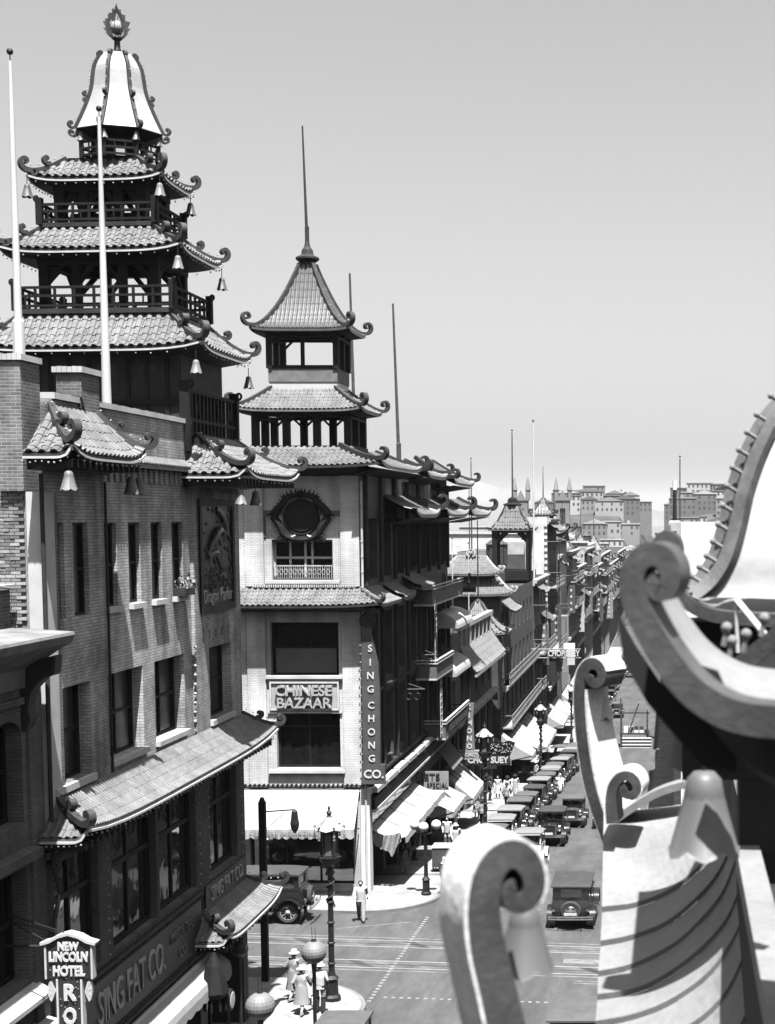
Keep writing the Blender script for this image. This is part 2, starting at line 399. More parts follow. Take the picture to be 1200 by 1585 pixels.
def window(parent, mf, u0, u1, v0, v1, d, us=(), vs=(), fm=None, gm=None, fw=.07, gl=None):
    """a window set d behind the wall face: frame, each pane its own"""
    fm = fm or TIMBER2; gm = gm or GLD; b = MB()
    b.mbox(mf, u0, u0 + fw, v0, v1, d - .04, d + .05); b.mbox(mf, u1 - fw, u1, v0, v1, d - .04, d + .05)
    b.mbox(mf, u0 + fw, u1 - fw, v0, v0 + fw, d - .04, d + .05); b.mbox(mf, u0 + fw, u1 - fw, v1 - fw, v1, d - .04, d + .05)
    for u in us: b.mbox(mf, u - fw * .45, u + fw * .45, v0 + fw, v1 - fw, d - .03, d + .05)
    U = [u0 + fw] + sorted(us) + [u1 - fw]
    for v in vs:
        for i in range(len(U) - 1): b.mbox(mf, U[i] + fw * .45 * (i > 0), U[i + 1] - fw * .45 * (i < len(U) - 2), v - fw * .5, v + fw * .5, d - .035, d + .05)
    w = b.build('window', fm, parent)
    Vv = [v0 + fw] + sorted(vs) + [v1 - fw]
    for i in range(len(U) - 1):
        for j in range(len(Vv) - 1):
            t = random.uniform(-.006, .006); c = MB(); dd = d + .02
            c.quad(mf(U[i], Vv[j], dd + t), mf(U[i + 1], Vv[j], dd - t), mf(U[i + 1], Vv[j + 1], dd - t), mf(U[i], Vv[j + 1], dd + t))
            c.build('pane', gm, w)
    return w
bell_proto = {}
def bell(x, y, z, label, h=.42, m=None, group='bells hanging from the roof corners', wire=.25):
    t = thing('hanging_bell', label, 'bell', (x, y, z), group); r = h * .42; n = 24
    prof = [(.02, 0), (.30, -.02), (.48, -.10), (.55, -.25), (.62, -.5), (.74, -.75), (.86, -.88)]
    b = MB(); rows = [[(x + r * q * math.cos(6.2832 * k / n), y + r * q * math.sin(6.2832 * k / n), z + hh * h) for k in range(n)] for q, hh in prof]
    rows.append([(x + r * (1.0 + .08 * (k % 4 == 2)) * math.cos(6.2832 * k / n), y + r * (1.0 + .08 * (k % 4 == 2)) * math.sin(6.2832 * k / n), z - h * (1.0 if k % 4 == 2 else .90 if k % 4 == 0 else .97)) for k in range(n)])
    rows += [[((px - x) * .93 + x, (py - y) * .93 + y, pz + .01) for px, py, pz in rows[-1]], [(x + r * .5 * math.cos(6.2832 * k / n), y + r * .5 * math.sin(6.2832 * k / n), z - .2 * h) for k in range(n)]]
    b.grid(rows, True); b.build('bell_body', m or BELL, t, smooth=True)
    MB().tube([(x, y, z), (x, y, z + wire)], .012, 5).build('hanger', IRON, t)
    MB().lathe([(.01, -.6 * h), (.05 * h + .02, -.75 * h), (.02, -.86 * h)], (x, y, z), 8).build('clapper', IRON, t)
    return t
# ------------------------------------------------------------------ ground, streets, pavements
def sm(a, b, x):
    t = max(0, min(1, (x - a) / (b - a))); return t * t * (3 - 2 * t)
def gz(x, y):
    yy = max(y, 20)
    if yy < 63: z = .03 * (63 - yy)
    elif yy < 68: z = 0
    elif yy < 150: z = -.085 * (yy - 68) * sm(64, 76, yy)
    elif yy < 400: z = -6.97 - .025 * (yy - 150)
    else: z = -13.2 - .006 * (min(yy, 1200) - 400)
    w = sm(45, 50, yy) * (1 - sm(64, 71, yy)); return z - .033 * (max(-60, min(30, x)) + 10) * w
def frange(a, b, n): return [a + (b - a) * i / n for i in range(n + 1)]
def sheet(name, xs, ys, m, dz, **k):
    b = MB(); b.grid([[(x, y, gz(x, y) + dz) for x in xs] for y in ys]); return b.build(name, m, None, kind='structure', **k)
ys = frange(5, 45, 10) + frange(46, 76, 40)[0:] + frange(79, 150, 24) + frange(160, 420, 26)
sheet('road', [-60, -45, -30, -22, -16, -12, -10, -7, -4, 0, 5, 12, 30, 60], ys, ASPH, 0)
def edgeW(y):                                                       # the kerb of the left pavement, rounded at the crossing
    if 63 <= y < 66.5: return -10.05 - 3.5 + math.sqrt(max(0, 3.5 ** 2 - (66.5 - y) ** 2))
    if 49.2 < y <= 52.7: return -10.05 - 3.5 + math.sqrt(max(0, 3.5 ** 2 - (y - 49.2) ** 2))
    return -10.05
def pavement(name, yl, x0, edge, sgn=1, tops=None):
    b = MB(); kb = MB(); rows, k1, k2, k3 = [], [], [], []
    for y in yl:
        e = edge(y); rows.append([(x0 + (e - sgn * .16 - x0) * i / 6, y, gz(x0 + (e - x0) * i / 6, y) + .13) for i in range(7)])
        z = gz(e, y); k1.append((e - sgn * .16, y, z + .13)); k2.append((e, y, z + .125)); k3.append((e + sgn * .01, y, z - .1))
    b.grid(rows); b.build(name, CONC, None, kind='structure'); kb.grid([k1, k2, k3]); kb.build('kerb', KERB, None, kind='structure')
arc = [63 + 3.5 * (1 - math.cos(R(a))) for a in range(0, 91, 6)]
pavement('pavement', arc + frange(68, 150, 30) + frange(155, 330, 20), -14.2, edgeW)
arc2 = [52.7 - 3.5 * (1 - math.cos(R(a))) for a in range(90, -1, -6)]
pavement('pavement', frange(10, 48, 12) + arc2, -14.2, edgeW)
def strip_x(name, m, xs, y0, y1, dz, k=4):
    b = MB(); b.grid([[(x, y0 + (y1 - y0) * j / k, gz(x, y0 + (y1 - y0) * j / k) + dz) for x in xs] for j in range(k + 1)]); return b.build(name, m, None, kind='structure')
XA = frange(-60, -14.2, 10); XB = frange(-14.2, -13.55, 2)
strip_x('pavement', CONC, XA, 63.16, 66.6, .13); strip_x('pavement', CONC, XA, 47.5, 52.54, .13)
for y in (63.0, 52.7):
    b = MB(); s = 1 if y > 60 else -1
    b.grid([[(x, y + s * .16, gz(x, y) + .13) for x in XA + XB[1:]], [(x, y, gz(x, y) + .125) for x in XA + XB[1:]], [(x, y - s * .01, gz(x, y) - .1) for x in XA + XB[1:]]])
    b.build('kerb', KERB, None, kind='structure')
def edgeE(y): return -1.75
pavement('pavement', frange(63, 150, 30) + frange(155, 330, 20), 1.2, edgeE, -1)
pavement('pavement', frange(10, 52.7, 16), 1.2, edgeE, -1)
XT = frange(-60, 40, 40)
for y0, y1 in ((57.75, 58.85), (54.75, 55.85)):
    strip_x('track_setts', PAVER, XT, y0, y1, .004)
    for y in (y0 + .01, y1 - .09, (y0 + y1) / 2 - .03): strip_x('street_rail', STEEL if y != (y0 + y1) / 2 - .03 else IRON, XT, y, y + (.08 if y != (y0 + y1) / 2 - .03 else .05), .008, 1)
for y in (59.15, 54.4): strip_x('road_line', mat('pale_strip', .10, .85, .3, 3), XT, y, y + .14, .004, 1)
b = MB()
for i in range(34):
    y = 50.6 + i * .37; x = -10.15 + random.uniform(-.015, .015)
    b.box(x - .07, x + .07, y - .07, y + .07, gz(x, y) - .02, gz(x, y) + .014)
for i in range(30):
    x = -9.7 + i * .27; y = 51.1
    b.box(x - .06, x + .06, y - .06, y + .06, gz(x, y) - .02, gz(x, y) + .014)
for i in range(16):
    x = -8.9 + i * .4; y = 64.6
    b.box(x - .06, x + .06, y - .05, y + .05, gz(x, y) - .02, gz(x, y) + .014)
b.build('crossing_studs', PAINTW, None, kind='structure')
b = MB()
for x0, x1, y in ((-4.6, -2.6, 80.0),): b.grid([[(x, yy, gz(x, yy) + .006) for x in (x0, x1)] for yy in (y, y + .18)])
for (x, y, a, l, w) in ((-12.0, 61.2, .5, 3.2, .12), (-6.0, 57.1, 0, .9, .5), (-3.4, 56.6, 0, 1.4, .7), (-7.4, 57.0, 0, .5, .25), (-3.0, 53.6, 0, 1.0, .12), (-3.0, 53.9, 0, 1.0, .1)):
    c, s = math.cos(a), math.sin(a)
    b.quad(*[(x + c * p * l / 2 - s * q * w / 2, y + s * p * l / 2 + c * q * w / 2, gz(x + c * p * l / 2, y + s * p * l / 2 + c * q * w / 2) + .005) for p, q in ((-1, -1), (1, -1), (1, 1), (-1, 1))])
b.build('road_marking', mat('worn_paint', .11, .85, .4, 5), None, kind='structure')
# manhole lid
t = thing('manhole_cover', 'round iron manhole lid in the crossing between the tracks', 'manhole cover', (-8.05, 56.9, gz(-8.05, 56.9)))
MB().lathe([(.33, 0), (.33, .012), (.29, .018), (.27, .012), (.01, .014)], (-8.05, 56.9, gz(-8.05, 56.9)), 20).build('lid', PAVER, t)

# ------------------------------------------------------------------ brick store on the near corner
XF = -13.46
mS = lambda u, v, d: (XF - d, u, v)
sf = thing('brick_building', 'brick corner store with tiled pent roofs, dragon panel and long gilt shop sign', 'building', (XF - 4, 40, 0))
h1 = [(33.4, 34.27, 14.25, 16.36), (34.78, 35.67, 14.25, 16.36), (33.36, 35.57, 10.58, 12.72)]
h2 = [(36.93, 37.79, 14.33, 16.34), (38.6, 39.45, 14.33, 16.34), (40.28, 41.15, 14.33, 16.34), (41.95, 42.89, 14.33, 16.34), (36.97, 39.41, 10.62, 12.71), (40.31, 42.74, 10.62, 12.71)]
h3 = [(44.77, 46.95, 10.58, 12.70)] + [(44.75 + .62 * i, 44.93 + .62 * i, 12.97, 13.22) for i in range(4)]
m2 = lambda u, v, d: (XF - .10 - d, u, v)
b = MB(); b.wall(33.2, 36.72, 10.3, 18.9, h1, mS, .5); b.wall(43.5, 48.1, 10.3, 18.2, h3, mS, .5)
b.wall(36.72, 43.5, 10.3, 19.15, h2, m2, .5)
b.quad(mS(36.72, 10.3, 0), mS(36.72, 18.9, 0), mS(36.72, 18.9, .1), mS(36.72, 10.3, .1)); b.quad(mS(43.5, 10.3, 0), mS(43.5, 18.2, 0), mS(43.5, 18.2, .1), mS(43.5, 10.3, .1))
b.quad((XF, 48.1, -1), (XF, 48.1, 18.2), (XF - 12, 48.1, 18.2), (XF - 12, 48.1, -1))
b.box(XF - .55, XF - .101, 34.06, 43.8, 18.5, 19.05)
b.build('wall', BRK, sf)
b = MB(); g2 = [(33.15, 35.75, 6.05, 8.95), (36.6, 39.78, 6.05, 8.95), (40.0, 43.15, 6.05, 8.95), (44.45, 47.2, 6.05, 8.95)]
b.wall(33.2, 48.1, 5.85, 10.3, g2, mS, .3); b.build('wall', BRKH, sf)
MB().wall(33.2, 48.1, -1, 3.95, [(33.6, 36.5, .4, 3.7), (36.9, 39.8, .4, 3.7), (40.2, 43.2, .4, 3.7), (43.8, 47.6, .3, 3.7)], mS, .6).build('shopfront', TIMBER2, sf)
for a, c in ((33.6, 36.5), (36.9, 39.8), (40.2, 43.2), (43.8, 47.6)):
    window(sf, mS, a, c, .4, 3.7, .5, [(a + c) / 2], [2.9], TIMBER, GLS, .08)
for hset, mf in ((h1, mS), (h2, m2), (h3[:1], mS)):
    for (a, c, z0, z1) in hset:
        wide = c - a > 1.5
        window(sf, mf, a, c, z0, z1, .32 if wide else .15, [(a + c) / 2] if wide else [], [z0 + (z1 - z0) * .5], TIMBER, GLD, .06)
for (a, c, z0, z1) in h2: MB().mbox(m2, a - .06, c + .06, z0 - .14, z0 - .005, -.13, .40).build('window_sill', STONE, sf)
for (a, c, z0, z1) in h1[2:] + h3[:1]: MB().mbox(mS, a - .05, c + .05, z0 - .16, z0 - .005, -.10, .40).build('window_sill', STONE, sf)
for i, (a, c, z0, z1) in enumerate(g2): window(sf, mS, a, c, z0, z1, .22, [(a + c) / 2], [8.02], TIMBER, GLS, .12)
# flower box at the last tall window of the middle bay
fb = thing('flower_box', 'window box with a pale flowering plant on the right tall window sill', 'planter', (XF, 42.4, 14.33))
MB().box(XF - .12, XF + .22, 42.0, 42.85, 14.34, 14.55).build('box', TIMBER2, fb)
b = MB()
for i in range(90):
    c = V((XF + random.uniform(-.1, .28), random.uniform(42.0, 42.85), 14.55 + abs(random.gauss(0, .16)))); r = random.uniform(.03, .07)
    d1 = V((random.gauss(0, 1), random.gauss(0, 1), random.gauss(0, 1))).normalized() * r; d2 = d1.cross(V((random.random(), 1, .3))).normalized() * r * .7
    b.quad(c - d1, c + d2, c + d1, c - d2)
b.build('leaves', mat('leaf', .22, .7, .4, 9), fb, kind='stuff')
# string lights up the piers
b = MB()
for y in (36.2, 43.3, 44.2, 47.6):
    for i in range(11): b.ball((XF + .06, y, 6.1 + i * .29), .03, 6, 4)
for i in range(9): b.ball((XF + .02, 43.25 + .02 * i, 10.75 + i * .26), .045, 6, 4)
b.build('facade_bulbs', BULB, sf, kind='stuff')
# south party wall with its parapet piers
b = MB(); b.box(-30, -13.81, 33.21, 33.6, 5, 19.72); b.box(-13.81, XF + .02, 33.15, 33.9, 10.2, 17.0); b.build('party_wall', BRKS, sf)
MB().box(-13.78, XF + .035, 33.10, 33.7, 9.2, 17.02).build('corner_pilaster', STONE, sf)
MB().box(-14.3, -13.80, 33.05, 34.05, 17.03, 19.78).build('corner_pier', BRKS, sf)
bm = [MB().box(-.103, .103, -.02, .03, -.031, .031).mesh('brick', m) for m in (BRK1, BRK2, BRK3)]
pw = MB().box(-14.7, -13.82, 33.195, 33.205, 9.5, 19.7).build('brick_facing', mat('lime_mortar', .20, .95, .3, 3), sf)
n = 0
for j in range(96):
    z = 14.0 + j * .076
    if z > 19.62: break
    for i in range(4):
        x = -14.62 + i * .218 + (.109 if j % 2 else 0)
        if x > -13.92 or n > 295 or random.random() < .03: continue
        o = bpy.data.objects.new('brick', random.choices(bm, (3, 4, 2))[0]); COL.objects.link(o); o.parent = pw; n += 1
        o.location = V((x, 33.185 + random.uniform(-.012, .006), z)) - ORG[sf.name]; o.rotation_euler = (0, 0, random.uniform(-.02, .02))
def coping(x0, x1, y0, y1, z, along):
    b = MB(); n = max(2, round(((y1 - y0) if along == 'y' else (x1 - x0)) / .11))
    for i in range(n):
        f0, f1 = i / n, (i + .92) / n; dz = random.uniform(-.008, .01)
        if along == 'y': b.box(x0, x1, y0 + (y1 - y0) * f0, y0 + (y1 - y0) * f1, z, z + .13 + dz)
        else: b.box(x0 + (x1 - x0) * f0, x0 + (x1 - x0) * f1, y0, y1, z, z + .13 + dz)
    return b.build('coping', STONE, sf)
coping(XF - .60, XF - .04, 34.1, 43.8, 19.06, 'y'); coping(-14.36, -13.74, 33.0, 34.1, 19.79, 'x'); coping(-30, -14.37, 33.1, 33.7, 19.72, 'x')
MB().box(-14.05, XF - .02, 35.6, 36.7, 18.6, 19.75).build('chimney_pier', BRKS, sf); coping(-14.12, XF + .04, 35.53, 36.77, 19.76, 'x')
MB().tube([(XF + .0, 35.5, 19.2), (XF + .03, 35.6, 18.9), (XF + .03, 36.2, 18.4)], .03, 6).build('drain_pipe', IRON, sf)
MB().tube([(XF + .06, 33.0, 17.4), (XF + .06, 33.0, 9.0), (XF + .2, 33.0, 8.4), (XF + .06, 33.0, 7.8), (XF + .06, 33.0, 4)], .05, 8).build('drain_pipe', TIMBER2, sf)
MB().tube([(XF + .04, 36.74, 17.3), (XF + .04, 36.74, 10.4)], .035, 6).build('drain_pipe', IRON, sf)
# pent roof of the left bay, with a hipped return
def pent(parent, xi, y0, y1, ox, os_, on, ze, zt, pitch, row, lift=.25, r0=.26, south=True, north=True, m=TILE, indiv=(True, True), midN=True, inset=(.55, .3)):
    """pent roof on the street face: eave ox out; hipped at the near (south) and far (north) ends"""
    xo = xi + ox; ya, yb = y0 - os_, y1 + on
    P, span, ro = slope(parent, (xo, ya, ze), (xo, yb, ze), (xi, y0 + inset[0] * south, zt), (xi, y1 - inset[1] * north, zt), pitch, row, m, 1.25, lift, (1 * south, 1 * north), indiv[0])
    L = yb - ya; eave(parent, [P(L * i / 14, 0) for i in range(15)], .3)
    if south:
        Q, sp, _ = slope(parent, (xi - .06, ya, ze), (xo, ya, ze), (xi - .06, y0 + inset[0], zt), (xi, y0 + inset[0], zt), pitch, row, m, 1.25, lift, (0, 1), indiv[1])
        eave(parent, [Q((ox + .06) * i / 8, 0) for i in range(9)], .35)
        hip(parent, [P(span(v)[0], v) for v in [1 - i / 10 for i in range(11)]], u=(.8, -.6, 0), r0=r0)
    if north: hip(parent, [P(span(v)[1], v) for v in [1 - i / 10 for i in range(11)]], u=(.75, .66, 0), r0=r0)
    s = MB(); s.quad((xo - .04, ya + .04, ze - .12), (xo - .04, yb - .04, ze - .12), (xi, yb - .04, ze - .35), (xi, ya + .04, ze - .35)); s.quad((xi, ya + .04, ze - .35), (xi, yb - .04, ze - .35), (xi, yb - .04, ze - .14), (xi, ya + .04, ze - .14))
    if south: s.quad((xo - .04, ya + .04, ze - .12), (xi - .06, ya + .04, ze - .12), (xi - .06, y0, ze - .35), (xi, y0, ze - .35))
    s.build('soffit', TIMBER, parent)
    b = MB(); k = int((yb - ya) / .34)
    for i in range(k):
        y = ya + .15 + i * .34; b.box(xi, xo - .08, y - .04, y + .04, ze - .30, ze - .13)
    b.build('rafter_ends', TIMBER2, parent, kind='stuff')
pent(sf, XF, 33.2, 36.7, .98, .8, .15, 17.82, 18.85, .245, .26, r0=.26)
pent(sf, XF, 43.5, 48.1, 1.75, .75, .55, 17.66, 18.75, .26, .30, r0=.28)
# long pent roof under the third floor and the low one at the corner
pent(sf, XF + .02, 33.2, 48.2, .95, .6, .35, 9.66, 10.34, .16, .30, r0=.22, indiv=(False, False), inset=(.25, .2))
pent(sf, XF + .02, 43.3, 48.2, .98, .7, .35, 4.60, 5.16, .17, .30, r0=.24, indiv=(False, False), inset=(.3, .2))
# frieze of the middle bay
b = MB()
for i in range(16): b.mbox(m2, 36.9 + i * .41, 37.12 + i * .41, 17.35, 17.75, -.05, 0)
b.mbox(m2, 36.75, 43.45, 17.75, 17.95, -.09, 0); b.build('frieze_blocks', BRK, sf)
slope(sf, (XF + .12, 36.9, 17.82), (XF + .12, 43.2, 17.82), (XF - .1, 36.9, 18.0), (XF - .1, 43.2, 18.0), .2, .3, TILE)
# dragon panel
dp = MB(); dp.wall(43.85, 47.3, 13.72, 17.0, [(44.05, 47.1, 13.92, 16.8)], lambda u, v, d: (XF + .10 - d, u, v), .12); dp = dp.build('dragon_panel', TIMBER2, sf)
MB().mbox(mS, 44.05, 47.1, 13.92, 16.8, -.02, 0).build('panel_board', PANEL, dp)
b = MB(); pts = []
for i in range(60):
    f = i / 59; pts.append((XF + .06 + .05 * math.sin(f * 22), 45.55 + 1.0 * math.sin(f * 9.2) * (1 - .35 * f), 16.55 - 2.0 * f + .18 * math.cos(f * 19)))
b.tube(pts, [.03 + .075 * math.sin(math.pi * min(1, .1 + i / 59 * .9)) for i in range(60)], 8)
for i in range(4, 58, 2):
    p = V(pts[i]); b.add([p + V((.05, -.06, .10)), p + V((.05, .06, .10)), p + V((.10, 0, .27))], [(0, 1, 2)])
for i in (10, 22, 34, 46):
    p = V(pts[i])
    for s in (-1, 1): b.tube([p, p + V((.05, .22 * s, -.12)), p + V((.06, .3 * s, -.3))], [.05, .035, .02], 6)
for i in range(170):
    y = random.uniform(44.15, 47.0); z = random.choice((random.uniform(14.4, 14.9), random.uniform(14.0, 16.7))); r = random.uniform(.05, .13)
    b.tube([(XF + .04, y + r * math.cos(a), z + r * math.sin(a)) for a in (0, .9, 1.8, 2.7, 3.6)], .022, 5)
b.build('dragon_relief', mat('lacquer_relief', .03, .35, .5, 6, spec=.5), dp, smooth=True)
lettering('Dragon Parlor', dp, (XF + .05, 45.6, 14.18), (0, 1, 0), (0, 0, 1), .55, LETTERD, .02, width=2.8)
# the long sign and its small neighbour
sg = MB().mbox(mS, 33.3, 43.25, 4.18, 5.84, -.07, 0).build('shop_sign', PANEL, sf)
b = MB()
for z in (4.12, 5.84): b.mbox(mS, 33.25, 43.3, z, z + .09, -.13, 0)
for i in range(64): b.mbox(mS, 33.4 + i * .155, 33.48 + i * .155, 4.24, 4.32, -.11, -.07); b.mbox(mS, 33.4 + i * .155, 33.48 + i * .155, 5.70, 5.78, -.11, -.07)
b.build('sign_moulding', TIMBER2, sg)
lettering('SING FAT CO.', sg, (XF + .09, 37.65, 4.98), (0, 1, 0), (0, 0, 1), 1.15, LETTERD, .02, .0, width=4.7)
lettering('IMPORTERS', sg, (XF + .09, 41.5, 5.25), (0, 1, 0), (0, 0, 1), .42, mat('dim_letter', .10, .5, .2, 4), .02, width=2.0)
lettering('CO.', sg, (XF + .09, 41.5, 4.7), (0, 1, 0), (0, 0, 1), .42, bpy.data.materials['dim_letter'], .02)
sg2 = MB().mbox(mS, 43.75, 47.95, 5.2, 5.92, -.06, 0).build('shop_sign', PANEL, sf)
lettering('SING FAT CO.', sg2, (XF + .08, 45.85, 5.56), (0, 1, 0), (0, 0, 1), .62, LETTERD, .02, width=3.3)
aw = thing('shop_awning', 'rolled white awning with scalloped edge under the long gilt sign', 'awning', (XF, 39, 3.9))
b = MB(); rows = []
for j, (o, z) in enumerate(((0, 3.98), (.30, 3.80), (.52, 3.62), (.56, 3.44), (.57, 3.22))):
    rows.append([(XF + .05 + o, 34 + (44.2 - 34) * i / 60, z - (.07 * abs(math.sin(i * math.pi / 4)) if j == 4 else 0) + random.uniform(-.01, .01)) for i in range(61)])
b.grid(rows); b.build('fabric', CANVAS, aw)
MB().tube([(XF + .1, 34, 3.92), (XF + .1, 44.2, 3.92)], .06, 6).build('roller', TRIM, aw)
# roof pieces of the store
MB().box(-30, XF - .55, 33.6, 48.0, 17.9, 18.3).build('roof_deck', mat('tar_roof', .03, .9, .2, 2), sf)
# flagpoles
def flagpole(x, y, z0, z1, r0, r1, label, ball=True, lean=0, m=None, base=True):
    t = thing('flagpole', label, 'flagpole', (x, y, z0), 'flagpoles on the roofs')
    MB().tube([(x + lean * i / 6, y, z0 + (z1 - z0) * i / 6) for i in range(7)], [r0 + (r1 - r0) * i / 6 for i in range(7)], 10).build('pole', m or POLEM, t, smooth=True)
    if ball:
        q = r1 * 1.8; MB().tube([(x + lean, y, z1), (x + lean, y, z1 + .12)], r1 * .3, 5).build('spindle', IRON, t)
        MB().ball((x + lean, y, z1 + .12 + q), q, 8, 6).build('finial_ball', IRON, t)
    if base: MB().lathe([(r0 * 1.35, 0), (r0 * 1.35, .9), (r0 * 1.1, .95)], (x, y, z0 - .2), 10).build('base_collar', m or POLEM, t)
flagpole(-14.03, 33.6, 19.95, 26.1, .092, .04, 'thick white flagpole at the left edge rising from the brick pier')
flagpole(-13.85, 38.2, 18.4, 26.1, .125, .04, 'white flagpole standing in front of the tall pagoda')

# ------------------------------------------------------------------ hotel to the left of it
ho = thing('hotel_building', 'dark brick hotel with heavy bracketed cornice at the left edge', 'building', (-16, 27, 0))
XH = -13.62; mH = lambda u, v, d: (XH - d, u, v)
def arch(u0, u1, v0, v1, n=8):
    r = (u1 - u0) / 2; c = (u0 + u1) / 2; return [(c - r * math.cos(math.pi * i / n), v1 - r * .55 + r * .55 * math.sin(math.pi * i / n)) for i in range(n + 1)]
hh = [(30.75, 32.12, 10.1, 12.3), (30.6, 32.2, 6.75, 9.15), (28.3, 29.7, 10.1, 12.3), (28.2, 29.8, 6.75, 9.15), (30.6, 32.2, 2.5, 5.6)]
b = MB(); b.wall(20, 33.05, -1, 14.0, hh, mH, .45)
for a, c, z0, z1 in (hh[0], hh[2]):
    ar = arch(a, c, z0, z1)
    b.prism([(a, z1), (a, ar[0][1])] + ar[1:5] + [((a + c) / 2, z1)], mH, .0, .42); b.prism([((a + c) / 2, z1)] + ar[4:8] + [(c, ar[8][1]), (c, z1)], mH, .0, .42)
b.quad((XH, 33.05, -1), (XH, 33.05, 14), (XH - 8, 33.05, 14), (XH - 8, 33.05, -1)); b.build('wall', BRKH, ho)
for a, c, z0, z1 in hh: window(ho, mH, a, c, z0, z1, .38, [], [(z0 + z1) / 2], TIMBER, GLD, .09)
prof = [(XH, 12.9), (XH + .12, 12.95), (XH + .14, 13.35), (XH + .3, 13.45), (XH + .75, 13.75), (XH + .95, 13.85), (XH + 1.02, 14.02), (XH + 1.0, 14.08), (XH - .3, 14.16)]
b = MB(); b.grid([[(x, y, z) for x, z in prof] for y in (20, 32.55)]); b.add([(x, 32.55, z) for x, z in prof], [tuple(range(9))]); b.build('cornice', mat('grimy_stone', .13, .85, .35, 1.5, .2, 20), ho)
b = MB(); b.prism([(XH, 12.0), (XH + .10, 12.05), (XH + .2, 12.25), (XH + .14, 12.5), (XH + .22, 12.85), (XH + .5, 13.15), (XH + .72, 13.2), (XH + .76, 13.62), (XH, 13.4)], lambda u, v, d: (u, 32.1 + d, v), 0, .42); b.build('console_bracket', TIMBER2, ho, bevel=.03)
b = MB(); b.box(XH, XH + .32, 20, 32.3, 9.35, 9.55); b.box(XH, XH + .10, 20, 32.3, 12.6, 12.75)
b.box(XH - .02, XH + .06, 32.35, 33.05, -1, 12.9); b.build('string_course', BRKH, ho)
b = MB(); b.add([(XH, 20, 6.62), (XH, 32.5, 6.62), (XH + .34, 32.5, 6.40), (XH + .34, 20, 6.40), (XH, 20, 6.2), (XH, 32.5, 6.2), (XH + .34, 32.5, 6.3), (XH + .34, 20, 6.3)], [(0, 1, 2, 3), (4, 5, 6, 7), (2, 6, 7, 3), (1, 2, 6, 5)])
b.add([(XH, 20, 5.72), (XH, 32.9, 5.72), (XH + .72, 32.9, 5.52), (XH + .72, 20, 5.52), (XH, 20, 5.3), (XH, 32.9, 5.3), (XH + .66, 32.9, 5.38), (XH + .66, 20, 5.38)], [(0, 1, 2, 3), (4, 5, 6, 7), (2, 6, 7, 3), (1, 2, 6, 5)]); b.build('sill_ledge', STONE, ho)
MB().box(-24, XH - .3, 20, 33.1, 13.5, 14.0).build('roof_deck', bpy.data.materials['tar_roof'], ho)
b = MB(); b.box(-16, -14.1, 32.2, 32.9, 14.0, 14.95); b.box(-16, -14.05, 31.5, 32.1, 14.0, 14.5); b.build('roof_parapet', BRKS, ho)
b = MB(); b.box(-16, -14.0, 32.1, 32.95, 14.96, 15.06); b.box(-14.55, -14.25, 31.8, 32.19, 14.0, 14.75); b.build('coping', STONE, ho)
b = MB(); b.tube([(-15.5, 31.4, 14.95), (-14.6, 31.9, 15.12), (-13.7, 32.2, 15.0)], .03, 6); b.tube([(-14.3, 31.4, 14.0), (-14.3, 31.6, 14.95)], .025, 6); b.build('roof_pipe', IRON, ho)

hs = thing('hanging_sign', 'upright black hotel sign with white bulb letters and a curved top', 'sign', (-12.29, 31.5, 6))
yS = 31.5; xs0, xs1 = -12.78, -11.80; xc = (xs0 + xs1) / 2; mG = lambda u, v, d: (u, yS + d, v)
MB().prism([(xs0, 7.28), (xs1, 7.28), (xs1, 8.02), (xc + .2, 8.13), (xc, 8.17), (xc - .2, 8.13), (xs0, 8.02)], mG, 0, .16).build('head_panel', PANEL, hs)
MB().box(xc - .24, xc + .24, yS, yS + .16, 3.8, 7.275).build('shaft_panel', PANEL, hs)
b = MB(); b.ribbon([(xs0 - .08, yS + .08, 8.02), (xs0 + .1, yS + .08, 8.07), (xc - .22, yS + .08, 8.17), (xc, yS + .08, 8.23), (xc + .22, yS + .08, 8.17), (xs1 - .1, yS + .08, 8.07), (xs1 + .08, yS + .08, 8.02)], (0, 1, 0), .26, .06)
for x in (xs0 + .012, xs1 - .012): b.box(x - .02, x + .02, yS - .02, yS + .18, 7.28, 8.0)
for x in (xc - .25, xc + .25): b.box(x - .02, x + .02, yS - .02, yS + .18, 3.8, 7.27)
b.build('border_trim', TRIM, hs)
for s in (-1, 1):
    b = MB()
    for k in range(4):
        a0 = R(95 + 42 * k); b.prism([(xc + s * .27 + s * .03, 7.0 - .0)] + [(xc + s * (.28 + .18 * (-math.cos(a0 + R(t)) * .5 + .5)), 7.02 + .26 * math.sin(a0 + R(t)) * .9) for t in (0, 13, 26, 38)], mG, .02, .12)
    b.build('fan_ornament', TRIM, hs)
for t, z, s, w in (('NEW', 7.96, .24, .44), ('LINCOLN', 7.74, .27, .80), ('HOTEL', 7.44, .28, .66)): lettering(t, hs, (xc, yS - .015, z), (1, 0, 0), (0, 0, 1), s, LETTER, .02, .012, width=w)
for i, ch in enumerate('ROOMS'): lettering(ch, hs, (xc, yS - .015, 6.98 - i * .50), (1, 0, 0), (0, 0, 1), .46, LETTER, .02, .018, width=.27)
b = MB()
for i in range(120):
    z = random.uniform(3.9, 8.05); w = .42 if z > 7.3 else .2; b.ball((xc + random.uniform(-w, w), yS - .012, z), .012, 5, 3)
b.build('sign_bulbs', BULB, hs, kind='stuff')
b = MB()
for x, z in ((xs0, 8.06), (xs1, 8.06), (xc, 8.2)): b.tube([(x, yS + .08, z), (XH, yS + .3, z + .35)], .014, 5)
b.tube([(XH, yS + .08, 7.95), (xs0, yS + .08, 7.95)], .03, 6); b.build('stay_wire', IRON, hs)
hs.location = hs.location + V((-.235, 0, -.34))
